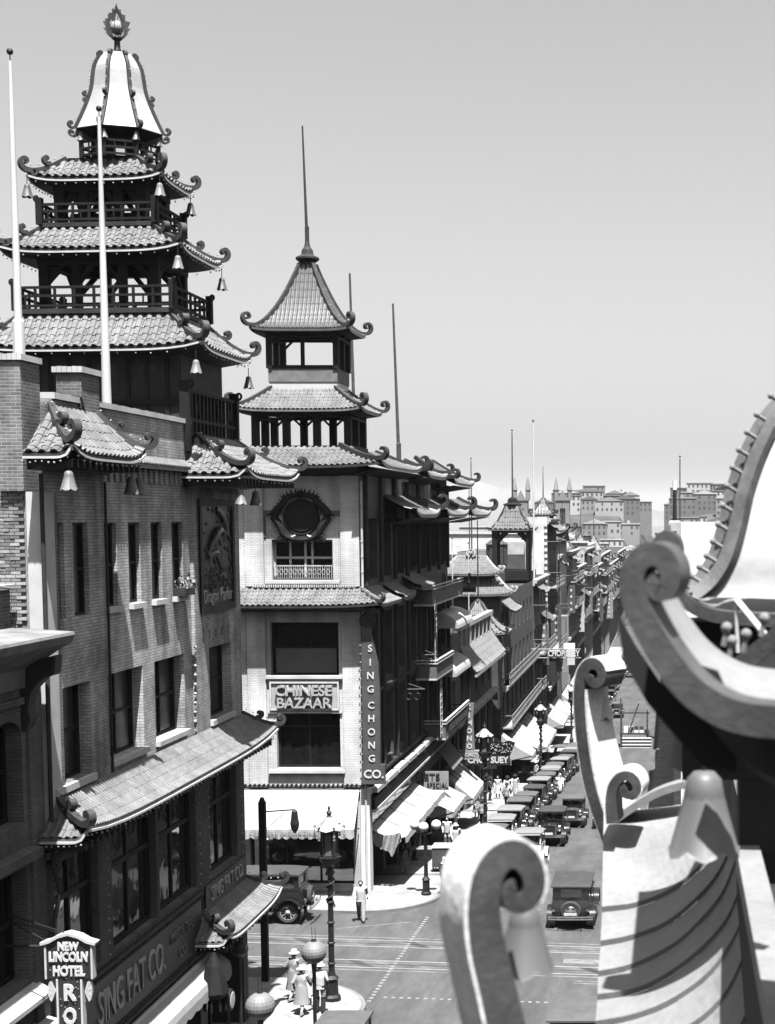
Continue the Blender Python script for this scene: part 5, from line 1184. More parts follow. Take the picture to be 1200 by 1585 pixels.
LS = [[(935, 1248), (970, 1252), (1000, 1252), (1050, 1246), (1085, 1238), (1110, 1225)], [(932, 1412), (985, 1405), (1035, 1385), (1075, 1355), (1100, 1325), (1122, 1285)], [(930, 1465), (980, 1455), (1030, 1435), (1075, 1400), (1110, 1360), (1135, 1310)], [(926, 1512), (980, 1500), (1040, 1470), (1085, 1430), (1120, 1385), (1143, 1325)], [(925, 1548), (985, 1538), (1040, 1510), (1090, 1470), (1130, 1420), (1153, 1350)], [(922, 1590), (985, 1578), (1045, 1552), (1100, 1510), (1140, 1450), (1164, 1375)], [(915, 1640), (990, 1630), (1060, 1600), (1115, 1555), (1150, 1490), (1175, 1410)], [(905, 1710), (990, 1700), (1070, 1670), (1130, 1620), (1165, 1550), (1190, 1460)], [(890, 1800), (990, 1790), (1080, 1760), (1145, 1700), (1185, 1620), (1210, 1520)]]
LY = [10.8, 9.7, 9.3, 8.95, 8.7, 8.4, 8.1, 7.7, 7.2]
L3 = [smooth([survey(x, y, Y=Y) for x, y in l], 4) for l, Y in zip(LS, LY)]
for k in range(len(L3) - 1):
    b = MB(); far, near = L3[k], L3[k + 1]; rows = []
    for j in range(7):
        f = j / 6; rows.append([p.lerp(q, f) + V((0, 0, .036 * f)) for p, q in zip(far, near)])
    rows.append([q + V((0, .004, .0)) for q in near]); b.grid(rows); b.build('roof_strip', SHEET, lr)
b = MB()
for i, f in enumerate((.35, .5, .65, .8)):
    for l in L3[1:5]: b.ball(l[int(len(l) * (.72 + .05 * i))] + V((0, -.02, .03)), .006, 5, 3)
b.build('roof_nails', IRON, lr, kind='stuff')
MB().grid([[survey(x, y, Y=Y) + V((0, 0, -.05)) for (x, y), Y in zip([l[0] for l in LS], LY)], [survey(x, y, Y=Y) + V((.15, 0, -.35)) for (x, y), Y in zip([l[0] for l in LS], LY)]]).build('eave_board', WOODG, lr)
# upper roof at the right edge
ur = thing('upper_pagoda_roof', 'dark edged upturned roof corner with a large blurred curl at the right edge', 'roof', (.1, 5, 16))
C0 = survey(1060, 1065, Y=4.6); nC = V((-.22, -.97, 0)).normalized()
_, pC = carved(ur, 'eave_scroll', [(1330, 1122), (1230, 1120), (1150, 1112), (1100, 1092), (1060, 1060), (1026, 1015), (999, 968), (983, 930), (977, 895), (987, 868), (1008, 857), (1029, 866), (1038, 890), (1031, 913), (1016, 916), (1011, 904), (1018, 897)], C0, nC, .15, .10, .045)
n1 = 27; front = [p - nC * .15 for p in pC[:n1]]; rows = []
for j in range(7):
    f = j / 6; rows.append([p + V((.05 * f, .72 * f, .02 + .05 * f)) for p in front])
MB().grid(rows).build('roof_sheet', SHEET, ur, smooth=True)
b = MB(); b.prism([(1026, 985), (1045, 1004), (1068, 1024), (1112, 1038), (1134, 1090), (1120, 1108), (1080, 1085), (1040, 1040), (1015, 1000)], lambda u, v, d: onplane(u, v, C0 + V((0, .17 + d, 0)), nC), 0, .03); b.build('dark_gap_sheet', SHADEB, ur)  # black sheet for the dark gap behind the eave band; no board there
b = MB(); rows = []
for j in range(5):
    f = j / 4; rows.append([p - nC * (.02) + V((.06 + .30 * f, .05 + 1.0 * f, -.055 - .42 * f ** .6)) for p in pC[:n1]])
b.grid(rows); b.build('soffit', SHADEB, ur)
MB().prism([(952, 940), (985, 1000), (1022, 1055), (1075, 1098), (1140, 1115), (1140, 1195), (1088, 1186), (1042, 1135), (1002, 1088), (966, 1025)], lambda u, v, d: onplane(u, v, C0 + V((0, .40 + d, 0)), nC), 0, .5).build('under_eave_shade', SHADEB, ur)  # black block added for the shade below the eave
for pa in (((1118, 1052), (1165, 1015), (1240, 955)), ((1150, 1062), (1185, 1038), (1250, 985))): carved(ur, 'hip_bar', pa, survey(1160, 1020, Y=6.0), (-.4, -.9, 0), .07, .075, .075)
b = MB()
for x, y in ((1120, 1000), (1128, 1020), (1150, 1010), (1178, 985)): p = survey(x, y, Y=5.9); b.tube([p, p + V((.01, 0, .05))], .012, 6); b.ball(p + V((.012, 0, .07)), .022, 8, 6)
b.build('hip_bulbs', BULBD, ur, kind='stuff')
b = MB(); p, q = survey(1139, 928, Y=7.0), survey(1190, 990, Y=6.9); b.tube([p, q], .016, 6); b.tube([p, survey(1142, 1010, Y=7.0)], .010, 6); b.build('stay_rod', WHITE, ur)
# bell shaped roof behind it
gr = thing('bell_pagoda_roof', 'white bell curved roof with bulb studded ridge rising out of the right edge', 'roof', (.4, 8, 16))
hp = smooth([survey(x, y, Y=Y) for x, y, Y in ((1082, 925, 8.0), (1108, 903, 8.05), (1130, 868, 8.1), (1146, 815, 8.2), (1160, 755, 8.35), (1180, 700, 8.5), (1210, 645, 8.7), (1260, 590, 8.9))], 4); q = len(hp)
MB().grid([[p + V((f * 2.2, .15 * f, (-.035 if j else 0) * f)) for j, p in enumerate(hp)] for f in (0, .25, .5, .75, 1)]).build('roof_sheet', SHEET, gr, smooth=True)
hn = V((-.5, -.86, 0)).normalized()
MB().ribbon([p + V((-.01, -.03, .02)) for p in hp], hn, .07, .075).build('hip_ridge', WOODG, gr, smooth=True)
MB().ribbon([p + V((-.075, .22, .015)) for p in hp], hn, .06, .06).build('hip_ridge', WOODG, gr, smooth=True)
b = MB()
for i in range(1, q, 2):
    p = hp[i] + V((-.07, .02, .04)); d = V((-.75, -.2, .45)).normalized(); b.tube([p - d * .03, p + d * .03], .012, 6); b.ball(p + d * .042, .018, 8, 6)
b.build('ridge_bulbs', BULBD, gr, kind='stuff')
_, pe = carved(gr, 'eave_scroll', [(1330, 962), (1240, 962), (1180, 960), (1120, 956), (1088, 948), (1064, 934), (1044, 912), (1028, 885), (1018, 858), (1020, 838), (1032, 830), (1044, 838), (1047, 855), (1038, 866), (1029, 860)], survey(1088, 945, Y=7.9), (-.1, -1, 0), .14, .068, .05)
MB().grid([[p - V((0, -.14, -.03)) for p in pe[:24]], [p + V((.0, 1.2, .05)) for p in pe[:24]]]).build('eave_sheet', SHEET, gr)
b = MB(); a_, c_ = survey(1062, 962, Y=8.4), survey(1062, 1400, Y=8.4); b.box(a_.x - .02, a_.x + 3, 8.4, 8.75, 15.06, a_.z); b.box(.36, 3, 8.4, 8.75, 13.4, 15.057); b.build('dark_void_box', SHADEB, gr)  # thin black boxes for the shaded void, placed for their shadow on the strips
b = MB(); b.box(.34, .47, 5.2, 8.39, 14.58, 14.70); b.build('parapet_coping', SHEET, gr); MB().box(.36, 3.0, 3, 8.38, 13.0, 14.5).build('parapet_wall', SHADEB, gr)
MB().box(1.02, 1.5, 8.0, 8.38, 14.56, 14.66).build('ledge', PLASTER, gr)
nb = thing('corner_building', 'brick building under the foreground pagoda roofs at the right edge', 'building', (6, 20, 0))
MB().box(.75, 14, 9.5, 47, -2, 13.2).build('wall', BRKH, nb)
# bells of the near roofs
def near_bell(xc, ytop, Y, h, lab, m=BELL, wire=.15): p = survey(xc, ytop, Y=Y); return bell(p.x, p.y, p.z, lab, h, m, 'bells hanging from the near roofs', wire)
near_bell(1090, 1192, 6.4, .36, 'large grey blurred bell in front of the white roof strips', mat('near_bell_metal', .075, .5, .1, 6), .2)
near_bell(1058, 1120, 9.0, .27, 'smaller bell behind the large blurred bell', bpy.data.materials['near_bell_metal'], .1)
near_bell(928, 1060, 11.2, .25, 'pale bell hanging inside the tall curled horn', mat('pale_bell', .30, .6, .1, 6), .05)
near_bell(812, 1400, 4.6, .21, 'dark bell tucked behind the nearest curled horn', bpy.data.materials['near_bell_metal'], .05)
# ------------------------------------------------------------------ motor cars of the twenties
def make_car(name, label, body, roof, kind='sedan', L=4.2, group=None):
    t = thing(name, label, 'car', (0, 0, 0), group); Wd = .66; yr, yf = -1.62, .62
    zs, zr = 1.14, 1.66
    mside = lambda y, z, x: (x, y, z)
    b = MB(); b.prism([(yr - .12, .55), (yr - .16, .85), (yr - .06, zs), (yf, zs), (yf, .5)], mside, -Wd, Wd); bd = b.build('body', body, t, bevel=.04, smooth=True)
    b = MB(); rows = []
    for y, w, z in ((yf + .002, .52, zs - .01), (yf + .5, .46, zs - .05), (1.72, .34, zs - .10)):
        rows.append([(-w, y, .5), (-w, y, z - .22), (-w * .82, y, z - .06), (-w * .4, y, z), (w * .4, y, z), (w * .82, y, z - .06), (w, y, z - .22), (w, y, .5)])
    b.grid(rows); b.add(rows[2], [tuple(range(8))]); hd = b.build('hood', body, t, smooth=True)
    b = MB()
    for s in (-1, 1):
        for i in range(7): b.box(s * .47 - .012, s * .47 + .012, yf + .2 + i * .08, yf + .235 + i * .08, .72, .92)
    b.build('louvres', CARG, hd)
    b = MB(); b.box(-.31, .31, 1.73, 1.80, .50, 1.02); b.build('radiator', IRON, t)
    b = MB(); b.box(-.37, -.31, 1.72, 1.83, .46, 1.04); b.box(.31, .37, 1.72, 1.83, .46, 1.04); b.box(-.37, .37, 1.72, 1.83, 1.041, 1.10); b.lathe([(.04, 1.1), (.05, 1.14), (.02, 1.17)], (0, 1.77, 0), 8); b.build('radiator_shell', CHROME, t, bevel=.01)
    if kind == 'sedan':
        b = MB(); hl = [(yr + .15, -.62, zs + .06, zr - .08), (-.5, .42, zs + .06, zr - .08)] if False else [(yr + .16, -.60, zs + .06, zr - .07), (-.48, .44, zs + .06, zr - .07)]
        for s in (-1, 1):
            ms = lambda u, v, d, s=s: (s * (Wd - .02 - d), u, v); b.wall(yr, yf - .02, zs, zr, hl, ms, .05)
        b.wall(-Wd + .02, Wd - .02, zs, zr, [(-.36, .36, zs + .12, zr - .10)], lambda u, v, d: (u, yr + d, v), .05)
        b.wall(-Wd + .02, Wd - .02, zs, zr, [(-.56, .56, zs + .05, zr - .06)], lambda u, v, d: (u, yf - .02 - d, v), .05); b.build('cabin', body, t)
        for s in (-1, 1):
            for h in hl: MB().quad(*[(s * (Wd - .05), y, z) for y, z in ((h[0], h[2]), (h[1], h[2]), (h[1], h[3]), (h[0], h[3]))]).build('window', GLS, t)
        MB().quad((-.36, yr + .03, zs + .12), (.36, yr + .03, zs + .12), (.36, yr + .03, zr - .10), (-.36, yr + .03, zr - .10)).build('rear_window', GLS, t)
        MB().quad((-.56, yf - .05, zs + .05), (.56, yf - .05, zs + .05), (.56, yf - .05, zr - .06), (-.56, yf - .05, zr - .06)).build('windscreen', GLS, t)
        b = MB()
        for s in (-1, 1):
            for y in (-.52, -.56 + 1.0): b.box(s * (Wd + .004) - .012, s * (Wd + .004) + .012, y, y + .02, .56, zs)
            b.tube([(s * (Wd + .03), -.36, 1.0), (s * (Wd + .03), -.22, 1.0)], .012, 5)
        b.build('door_seams', IRON, t)
    else:
        b = MB()
        for s in (-1, 1):
            for y in (yr + .1, -.55): b.bar((s * .64, y, zs), (s * .62, y + .04, zr), .03)
            b.bar((s * .60, yf - .04, zs), (s * .58, yf - .22, zr + .02), .035)
        b.bar((-.6, yf - .04, zs + .03), (.6, yf - .04, zs + .03), .035); b.bar((-.58, yf - .21, zr - .01), (.58, yf - .21, zr - .01), .035); b.build('top_frame', IRON, t)
        MB().quad((-.57, yf - .05, zs + .05), (.57, yf - .05, zs + .05), (.56, yf - .2, zr - .03), (-.56, yf - .2, zr - .03)).build('windscreen', GLS, t)
        b = MB()
        for y in (-.1, -1.1): b.box(-.56, .56, y - .5, y, .75, .98); b.box(-.56, .56, y - .62, y - .501, .75, 1.34)
        b.build('seat', RUBBER, t, bevel=.04)
        b = MB(); b.box(-.6, .6, yr - .02, yr + .01, zs, zr); b.build('rear_curtain', roof, t)
        MB().tube([(.28 + .17 * math.cos(a), .22 + .05 * math.sin(a), 1.2 + .15 * math.sin(a)) for a in [i * .6283 for i in range(11)]], .014, 5).build('steering_wheel', IRON, t)
    b = MB(); rows = []
    for j in range(9):
        f = j / 8; y = yr - .05 + (yf + .14 - yr) * f; e = min(1, 4 * f, 5 * (1 - f)); e = math.sqrt(max(0, 1 - (1 - e) ** 2))
        rows.append([(-.70, y, zr - .02)] + [(-.70 + 1.4 * i / 8, y, zr + .03 + .11 * e * (1 - (2 * i / 8 - 1) ** 4 * .75)) for i in range(9)] + [(.70, y, zr - .02)])
    b.grid(rows); b.add(rows[0], [tuple(range(11))]); b.add(rows[-1], [tuple(range(11))]); b.quad(rows[0][0], rows[0][-1], rows[-1][-1], rows[-1][0]); b.build('roof', roof, t, smooth=True)
    MB().box(-.62, .62, yf + .06, yf + .22, zr - .07, zr - .045).build('visor', body, t)
    for s in (-1, 1):
        for yc, a0, a1 in ((1.28, -25, 170), (-1.25, 10, 205)):
            pts = [(s * .70, yc + .50 * math.cos(R(a0 + (a1 - a0) * i / 12)), .38 + .48 * math.sin(R(a0 + (a1 - a0) * i / 12))) for i in range(13)]
            if yc > 0: pts += [(s * .72, .62, .36)]
            MB().ribbon(pts, (1, 0, 0), .30, .035).build('fender', CARB if body is not CARL else CARL, t, smooth=True)
        MB().box(s * .72 - .13, s * .72 + .13, -.72, .60, .33, .365).build('running_board', RUBBER, t)
        for yc in (1.28, -1.25):
            MB().lathe([(.26, -.05), (.345, -.065), (.385, -.035), (.39, 0), (.385, .035), (.345, .065), (.26, .05)], (s * .68, yc, .39), 20, 'x', False).build('tyre', RUBBER, t, smooth=True)
            w = MB(); w.lathe([(.07, -.02), (.09, s * .05), (.03, s * .09)], (s * .68, yc, .39), 10, 'x'); w.lathe([(.24, -.04), (.275, -.04), (.275, .04), (.24, .04)], (s * .68, yc, .39), 20, 'x', False)
            for i in range(12): a = i * math.pi / 6; w.bar((s * .68, yc + .06 * math.cos(a), .39 + .06 * math.sin(a)), (s * .69, yc + .25 * math.cos(a), .39 + .25 * math.sin(a)), .025)
            w.build('wheel', mat('wheel_paint', .28, .5, .1, 5) if 'wheel_paint' not in bpy.data.materials else bpy.data.materials['wheel_paint'], t)
        MB().lathe([(.02, 1.62), (.08, 1.64), (.13, 1.74), (.14, 1.82), (.125, 1.835), (.01, 1.85)], (s * .50, 0, .93), 12, 'y').build('headlight', CHROME, t, smooth=True)
        MB().lathe([(.02, yr - .26), (.055, yr - .25), (.055, yr - .17), (.02, yr - .15)], (s * .60, 0, .80), 10, 'y').build('tail_lamp', CHROME, t)
    MB().bar((-.62, 1.72, .86), (.62, 1.72, .86), .035).build('lamp_bar', IRON, t)
    for y in (2.02, yr - .48):
        b = MB(); b.ribbon([(-.78, y - .05 * (1 if y > 0 else -1), .52), (-.4, y, .52), (.4, y, .52), (.78, y - .05 * (1 if y > 0 else -1), .52)], (0, 0, 1), .055, .03); b.ribbon([(-.78, y - .05 * (1 if y > 0 else -1), .61), (-.4, y, .61), (.4, y, .61), (.78, y - .05 * (1 if y > 0 else -1), .61)], (0, 0, 1), .05, .03)
        for s in (-.4, .4): b.bar((s, y, .56), (s, y - .35 * (1 if y > 0 else -1), .56), .04)
        b.build('bumper', CHROME, t)
    MB().lathe([(.24, yr - .33), (.33, yr - .34), (.375, yr - .28), (.37, yr - .22), (.33, yr - .19), (.24, yr - .19)], (0, 0, .80), 20, 'y').build('spare_tyre', RUBBER, t, smooth=True)
    MB().lathe([(.10, yr - .36), (.16, yr - .345), (.24, yr - .30)], (0, 0, .80), 16, 'y').build('spare_hub', CHROME, t)
    b = MB(); b.box(-.22, .22, yr - .45, yr - .43, .66, .76); b.box(-.2, .2, 2.05, 2.065, .64, .75); b.build('licence_plate', TRIM, t)
    return t
protos = {'black': make_car('parked_car', 'x', CARB, ROOFD), 'grey': make_car('parked_car', 'x', CARG, ROOFC), 'pale': make_car('parked_car', 'x', CARL, ROOFW), 'open': make_car('touring_car', 'x', CARB, ROOFC, 'touring'), 'white': make_car('parked_car', 'x', CARB, ROOFW)}
used = set()
def put_car(k, x, y, face, label, group=None, sc=1.0, rz=None, slope_=True, z=None, name=None):
    p = protos[k]
    c = p if k not in used else copy_tree(p); used.add(k)
    sl = math.atan((gz(x, y + 1) - gz(x, y - 1)) / 2) if slope_ else 0
    rz = (math.pi if face == 'us' else 0) if rz is None else rz
    c.location = (x, y, (gz(x, y) if z is None else z) + .005); c.rotation_euler = (sl * math.cos(rz), 0, rz); c.scale = (sc, sc, sc); c['label'] = label
    if name: c.name = name
    if group: c['group'] = group
    elif 'group' in c: del c['group']
    return c
seq = 'white grey pale white open grey black white grey pale open white grey black white grey'.split()
tone = {'grey': 'grey roofed dark sedan', 'white': 'pale roofed black sedan', 'black': 'black roofed sedan', 'open': 'open sided touring car with cloth top', 'pale': 'pale sedan'}
y = 71.0
for i, k in enumerate(seq):
    put_car(k, -9.12 + random.uniform(-.10, .10), y, 'us', '%s, %s parked from the crossing along the left kerb' % (tone[k], ORD[i]), 'cars parked along the left kerb', random.uniform(.95, 1.05), math.pi + random.uniform(-.05, .05)); y += random.uniform(4.55, 4.95)
put_car('pale', -7.05, 74.2, 'us', 'white taxi bodied sedan stopped beside the parked row behind the nearest horn', None, 1.02, name='white_car')
put_car('black', -6.68, 84.0, 'us', 'black sedan driving towards the crossing beside the parked row', None, 1.06, name='moving_car')
put_car('grey', -6.05, 92.5, 'us', 'dark upright truck like car coming down the middle of the street', None, .98, name='moving_car')
put_car('black', -4.15, 63.6, 'away', 'black sedan seen from behind with spare wheel, leaving over the crossing', None, 1.16, name='moving_car').scale = (1.16, 1.16, 1.04)
put_car('black', -3.95, 92.0, 'away', 'black car half hidden by the tall curled horn on the right', None, 1.0, name='moving_car')
put_car('open', -10.2, 139.5, 'us', 'touring car standing crosswise at the side street', None, 1.05, R(80), False, name='touring_car')
put_car('black', -16.85, 61.7, 'us', 'large dark sedan parked facing uphill in front of the bazaar awning', None, 1.16, R(90), False, name='parked_sedan')
put_car('grey', -9.35, 42.1, 'us', 'dark car whose roof just shows at the bottom edge left of the nearest horn', None, 1.0, name='parked_car')
put_car('open', -2.85, 43.2, 'us', 'open car at the bottom edge beside the white roof strips', None, 1.05, name='touring_car')
for i, yy in enumerate((34.5, 27.5)): put_car('grey' if i else 'black', -2.9, yy, 'away', 'dark car parked at the right kerb %s' % ('nearer the camera' if i else 'mirrored in the shop windows'), None)
for i, (x, yy, k) in enumerate(((-8.4, 160, 'black'), (-8.7, 166, 'white'), (-8.6, 172, 'grey'), (-8.7, 182, 'black'), (-6.9, 188, 'grey'), (-8.8, 196, 'white'), (-8.6, 205, 'black'), (-8.8, 214, 'grey'), (-8.8, 226, 'black'), (-8.8, 238, 'white'), (-7.0, 250, 'grey'), (-8.8, 262, 'black'), (-8.8, 290, 'black'))):
    put_car(k, x, yy, 'us', '%s far down the street, %s by distance' % (tone[k], ORD[i]), 'cars far down the street')

# ------------------------------------------------------------------ people
def body_mesh(pose):
    P = {'walk': dict(kn=((.10, -.16, .50), (-.09, .06, .48)), an=((.10, -.24, .09), (-.09, .30, .12)), el=((.25, .12, 1.10), (-.25, -.10, 1.10)), wr=((.24, .02, .88), (-.22, -.26, .95)), lean=0),
         'stand': dict(kn=((.10, -.03, .49), (-.10, -.03, .49)), an=((.11, .02, .08), (-.11, .02, .08)), el=((.25, .04, 1.10), (-.25, .04, 1.10)), wr=((.22, -.12, .92), (-.22, -.12, .92)), lean=0),
         'bend': dict(kn=((.13, -.06, .50), (-.13, -.06, .50)), an=((.15, .06, .08), (-.15, .06, .08)), el=((.24, -.62, .82), (-.24, -.62, .82)), wr=((.16, -.66, .58), (-.16, -.66, .58)), lean=1)}[pose]
    ln = P['lean']
    ch = (0, -.30, 1.12) if ln else (0, .01, 1.20); nk = (0, -.50, 1.18) if ln else (0, 0, 1.42); hd = (0, -.60, 1.20) if ln else (0, -.02, 1.52); ht = (0, -.70, 1.22) if ln else (0, -.01, 1.62)
    v = [((0, .02, .92), .14), (ch, .15), (nk, .055), (hd, .085), (ht, .07)]; e = [(0, 1), (1, 2), (2, 3), (3, 4)]
    nose = (0, hd[1] - .115, hd[2] - .0) if not ln else (0, hd[1] - .03, hd[2] - .11); v.append((nose, .016)); e.append((3, 5))
    for i, s in enumerate((1, -1)):
        k = len(v); sh = (s * .18, ch[1] - .02 - (.10 if ln else 0), ch[2] + (.05 if ln else .16)); w = P['wr'][i]; el = P['el'][i]
        d = (V(w) - V(el)).normalized(); hnd = V(w) + d * .07
        v += [(sh, .062), (el, .045), (w, .028), (tuple(hnd), .036)]; e += [(1, k), (k, k + 1), (k + 1, k + 2), (k + 2, k + 3)]
        for q in range(4): v.append((tuple(hnd + d * (.075 + .012 * (q in (1, 2))) + V((.0, (q - 1.5) * .021, 0)) + V((-s * .012, 0, 0))), .0085)); e.append((k + 3, len(v) - 1))
        v.append((tuple(V(w) + d * .06 + V((-s * .035, -.035, 0))), .010)); e.append((k + 3, len(v) - 1))
    for i, s in enumerate((1, -1)):
        k = len(v); a = P['an'][i]; v += [((s * .09, .02, .86), .095), (P['kn'][i], .06), (a, .042), ((a[0], a[1] - .14, a[2] - .045), .035)]; e += [(0, k), (k, k + 1), (k + 1, k + 2), (k + 2, k + 3)]
    me = bpy.data.meshes.new('body'); me.from_pydata([p for p, r in v], e, []); o = bpy.data.objects.new('tmp', me); COL.objects.link(o)
    o.modifiers.new('s', 'SKIN'); sd_ = o.modifiers.new('d', 'SUBSURF'); sd_.levels = 1; sd_.render_levels = 1
    for i, (p, r) in enumerate(v): me.skin_vertices[0].data[i].radius = (r, r)
    me.skin_vertices[0].data[0].use_root = True
    dg = bpy.context.evaluated_depsgraph_get(); out = bpy.data.meshes.new_from_object(o.evaluated_get(dg)); bpy.data.objects.remove(o); out.name = 'body'
    out.materials.clear(); out.materials.append(SKIN)
    for p in out.polygons: p.use_smooth = True
    return out, P, ch, nk, hd
BODY = {p: body_mesh(p) for p in ('walk', 'stand', 'bend')}
def person(label, x, y, rz=0, pose='stand', top=CLW, low=CLD, hat=None, h=1.66, dress=False, group=None, z=None, hair=True):
    me, P, ch, nk, hd = BODY[pose]; t = thing('person', label, 'person', (0, 0, 0), group)
    o = bpy.data.objects.new('body', me); COL.objects.link(o); o.parent = t; ORG[o.name] = V((0, 0, 0))
    b = MB(); c = V(ch); n_ = V(nk); pv = V((0, .02, .84 if not dress else .92)); up = n_ - c
    ax = [pv - (c - pv) * .10, pv.lerp(c, .35), c - (c - pv) * .1, c.lerp(n_, .55), n_ - up * .12]
    rw = []
    for p, rx, ry in zip(ax, (.19, .165, .20, .19, .075), (.135, .12, .135, .115, .07)):
        d = (n_ - pv).normalized(); a = V((1, 0, 0)); q = a.cross(d).normalized(); rw.append([p + a * rx * math.cos(6.2832 * k / 12) + q * ry * math.sin(6.2832 * k / 12) for k in range(12)])
    b.grid(rw, True)
    for i, s in enumerate((1, -1)):
        sh = V((s * .17, ch[1] - .02 - (.10 if P['lean'] else 0), ch[2] + (.04 if P['lean'] else .15))); b.tube([sh, V(P['el'][i]), V(P['wr'][i])], [.085, .068, .05], 8)
    b.build('dress_bodice' if dress else 'jacket', top, t, smooth=True)
    if dress:
        rows = [[((r) * math.cos(6.2832 * k / 20) * (1 + .06 * (k % 2)), .02 + r * .85 * math.sin(6.2832 * k / 20) * (1 + .06 * (k % 2)), z_) for k in range(20)] for r, z_ in ((.165, 1.0), (.19, .88), (.22, .62), (.27, .38))]
        MB().grid(rows, True).build('skirt', low, t, smooth=True)
    else:
        b = MB()
        for i, s in enumerate((1, -1)): b.tube([(s * .085, .02, .93), (s * .095, .0, .80), V(P['kn'][i]), V(P['an'][i]) + V((0, 0, .0))], [.115, .105, .085, .075], 8)
        b.build('trousers', low, t, smooth=True)
    b = MB()
    for i in (0, 1): a = P['an'][i]; b.tube([(a[0], a[1] + .06, a[2] - .035), (a[0], a[1] - .08, a[2] - .035), (a[0], a[1] - .17, a[2] - .05)], [.045, .05, .03], 6)
    b.build('shoe', CLD if not dress else low, t)
    H = V(hd)
    if hat is not None:
        d = (H - n_).normalized() if P['lean'] else V((0, 0, 1)); m = MB(); m.lathe([(.175, .035), (.165, .05), (.105, .055), (.10, .13), (.085, .155), (.01, .16)], (0, 0, 0), 14)
        q = V((0, 0, 1)).rotation_difference(d); m.v = [tuple(H + q @ V(p)) for p in m.v]; m.build('hat', hat, t, smooth=True)
    if hair:
        m = MB(); m.ball((H.x, H.y + .018, H.z + .02), .098, 10, 6); m.build('hair', HAIR, t, smooth=True)
    t.location = (x, y, (gz(x, y) + .13 if z is None else z)); s = h / 1.66; t.scale = (s, s, s); t.rotation_euler = (0, 0, rz)
    return t
p = survey(560, 1424, Z=.16); person('man in a white jacket and light trousers stepping off the far corner kerb', p.x, p.y - .1, .15, 'walk', CLW, CLP, None, 1.70, z=gz(p.x, p.y) + .02)
for px, py, lab, pose, top, low, hat, dr, rz, h in ((456, 1556, 'woman in a dark coat and white hat at the near corner, seen from behind', 'walk', CLM, CLM, CLW, True, 2.6, 1.68), (468, 1579, 'woman in a pale pleated dress and white hat in front of the corner group', 'walk', CLP, CLP, CLW, True, 3.0, 1.58),
                                             (480, 1562, 'woman in a white blouse and dark hat walking behind the lantern post', 'walk', CLW, CLW, CLD, True, 3.4, 1.62), (496, 1576, 'man in a white jacket and dark trousers beside the pagoda lamp post', 'stand', CLW, CLD, CLW, False, 3.0, 1.66)):
    q = survey(px, py, Z=.42); person(lab, q.x, q.y, rz, pose, top, low, hat, h, dr)
for px, X, lab, top, low, hat, dr, pose, rz in ((701, -11.1, 'person in a white sun hat on the pavement by the three globe lamp', CLW, CLP, CLW, True, 'walk', .3), (688, -12.0, 'person in white behind the three globe lamp', CLW, CLM, None, False, 'stand', 0), (783, -11.6, 'woman in white walking under the chop house sign', CLW, CLW, CLD, True, 'walk', .2), (795, -11.2, 'second white dressed walker right of the chop house sign', CLW, CLP, CLD, True, 'walk', .1),
                                   (815, -11.5, 'man in a dark suit standing on the sunny pavement', CLD, CLD, None, False, 'stand', .4), (827, -10.9, 'man in dark trousers beside the man in the dark suit', CLP, CLD, CLW, False, 'stand', -.5), (808, -12.4, 'person in white at the end of the sunny pavement', CLW, CLM, None, False, 'walk', 3.1), (768, -12.3, 'person in white in the shop doorway under the sign', CLW, CLW, None, True, 'stand', 0)):
    Y = 2400 * -X / (1043 - px); person(lab, X, Y, rz, pose, top, low, hat, 1.64, dr)
for X, Y, lab, pose, rz, top in ((-7.05, 124, 'workman in a white shirt standing in the roadway dig', 'stand', .5, CLW), (-6.2, 125, 'workman bending over in the roadway in a white shirt', 'bend', .9, CLW)): person(lab, X, Y, rz, pose, top, CLD, CLW, 1.68, z=gz(X, Y))
q = survey(687, 1384, Z=.12); person('man in black with bare head half hidden by the nearest horn', q.x, q.y, 1.2, 'stand', CLD, CLD, None, 1.7, hair=False)
t = thing('rubble_heap', 'heap of broken paving and planks beside the workmen', 'rubble', (-5.6, 125.5, gz(-5.6, 125.5)))
b = MB()
for i in range(60):
    x, y_ = random.gauss(-5.7, .7), random.gauss(125.6, .9); s = random.uniform(.06, .2); z = gz(x, y_); b.box(x - s, x + s * 1.3, y_ - s, y_ + s, z - .02, z + s * random.uniform(.5, 1.2))
b.build('broken_setts', CONC, t, kind='stuff')

for i, (x, y, top, low, hat, dr, pose, rz) in enumerate(((-12.6, 88, CLD, CLD, CLD, False, 'walk', .1), (-11.3, 90.5, CLM, CLD, CLD, False, 'walk', 3.1), (-12.2, 95, CLD, CLM, CLW, True, 'stand', .6), (-11.0, 101, CLM, CLD, CLD, False, 'walk', 3.0), (-12.7, 106, CLD, CLD, CLD, False, 'stand', 1.5), (-11.6, 120, CLP, CLD, CLD, False, 'walk', .2), (-12.4, 131, CLD, CLD, CLD, False, 'walk', 3.2), (-11.2, 136, CLM, CLM, CLW, True, 'walk', .1), (-12.9, 76, CLD, CLD, CLD, False, 'stand', 1.4), (-12.5, 71, CLD, CLM, None, True, 'stand', .9))):
    person('%s walker on the left pavement, %s by distance from the crossing' % ('dark clothed' if top is CLD else 'grey clothed' if top is CLM else 'pale shirted', ORD[[2, 3, 4, 5, 6, 7, 8, 9, 1, 0][i]]), x, y, rz, pose, top, low, hat, 1.66, dr, 'walkers on the left pavement')

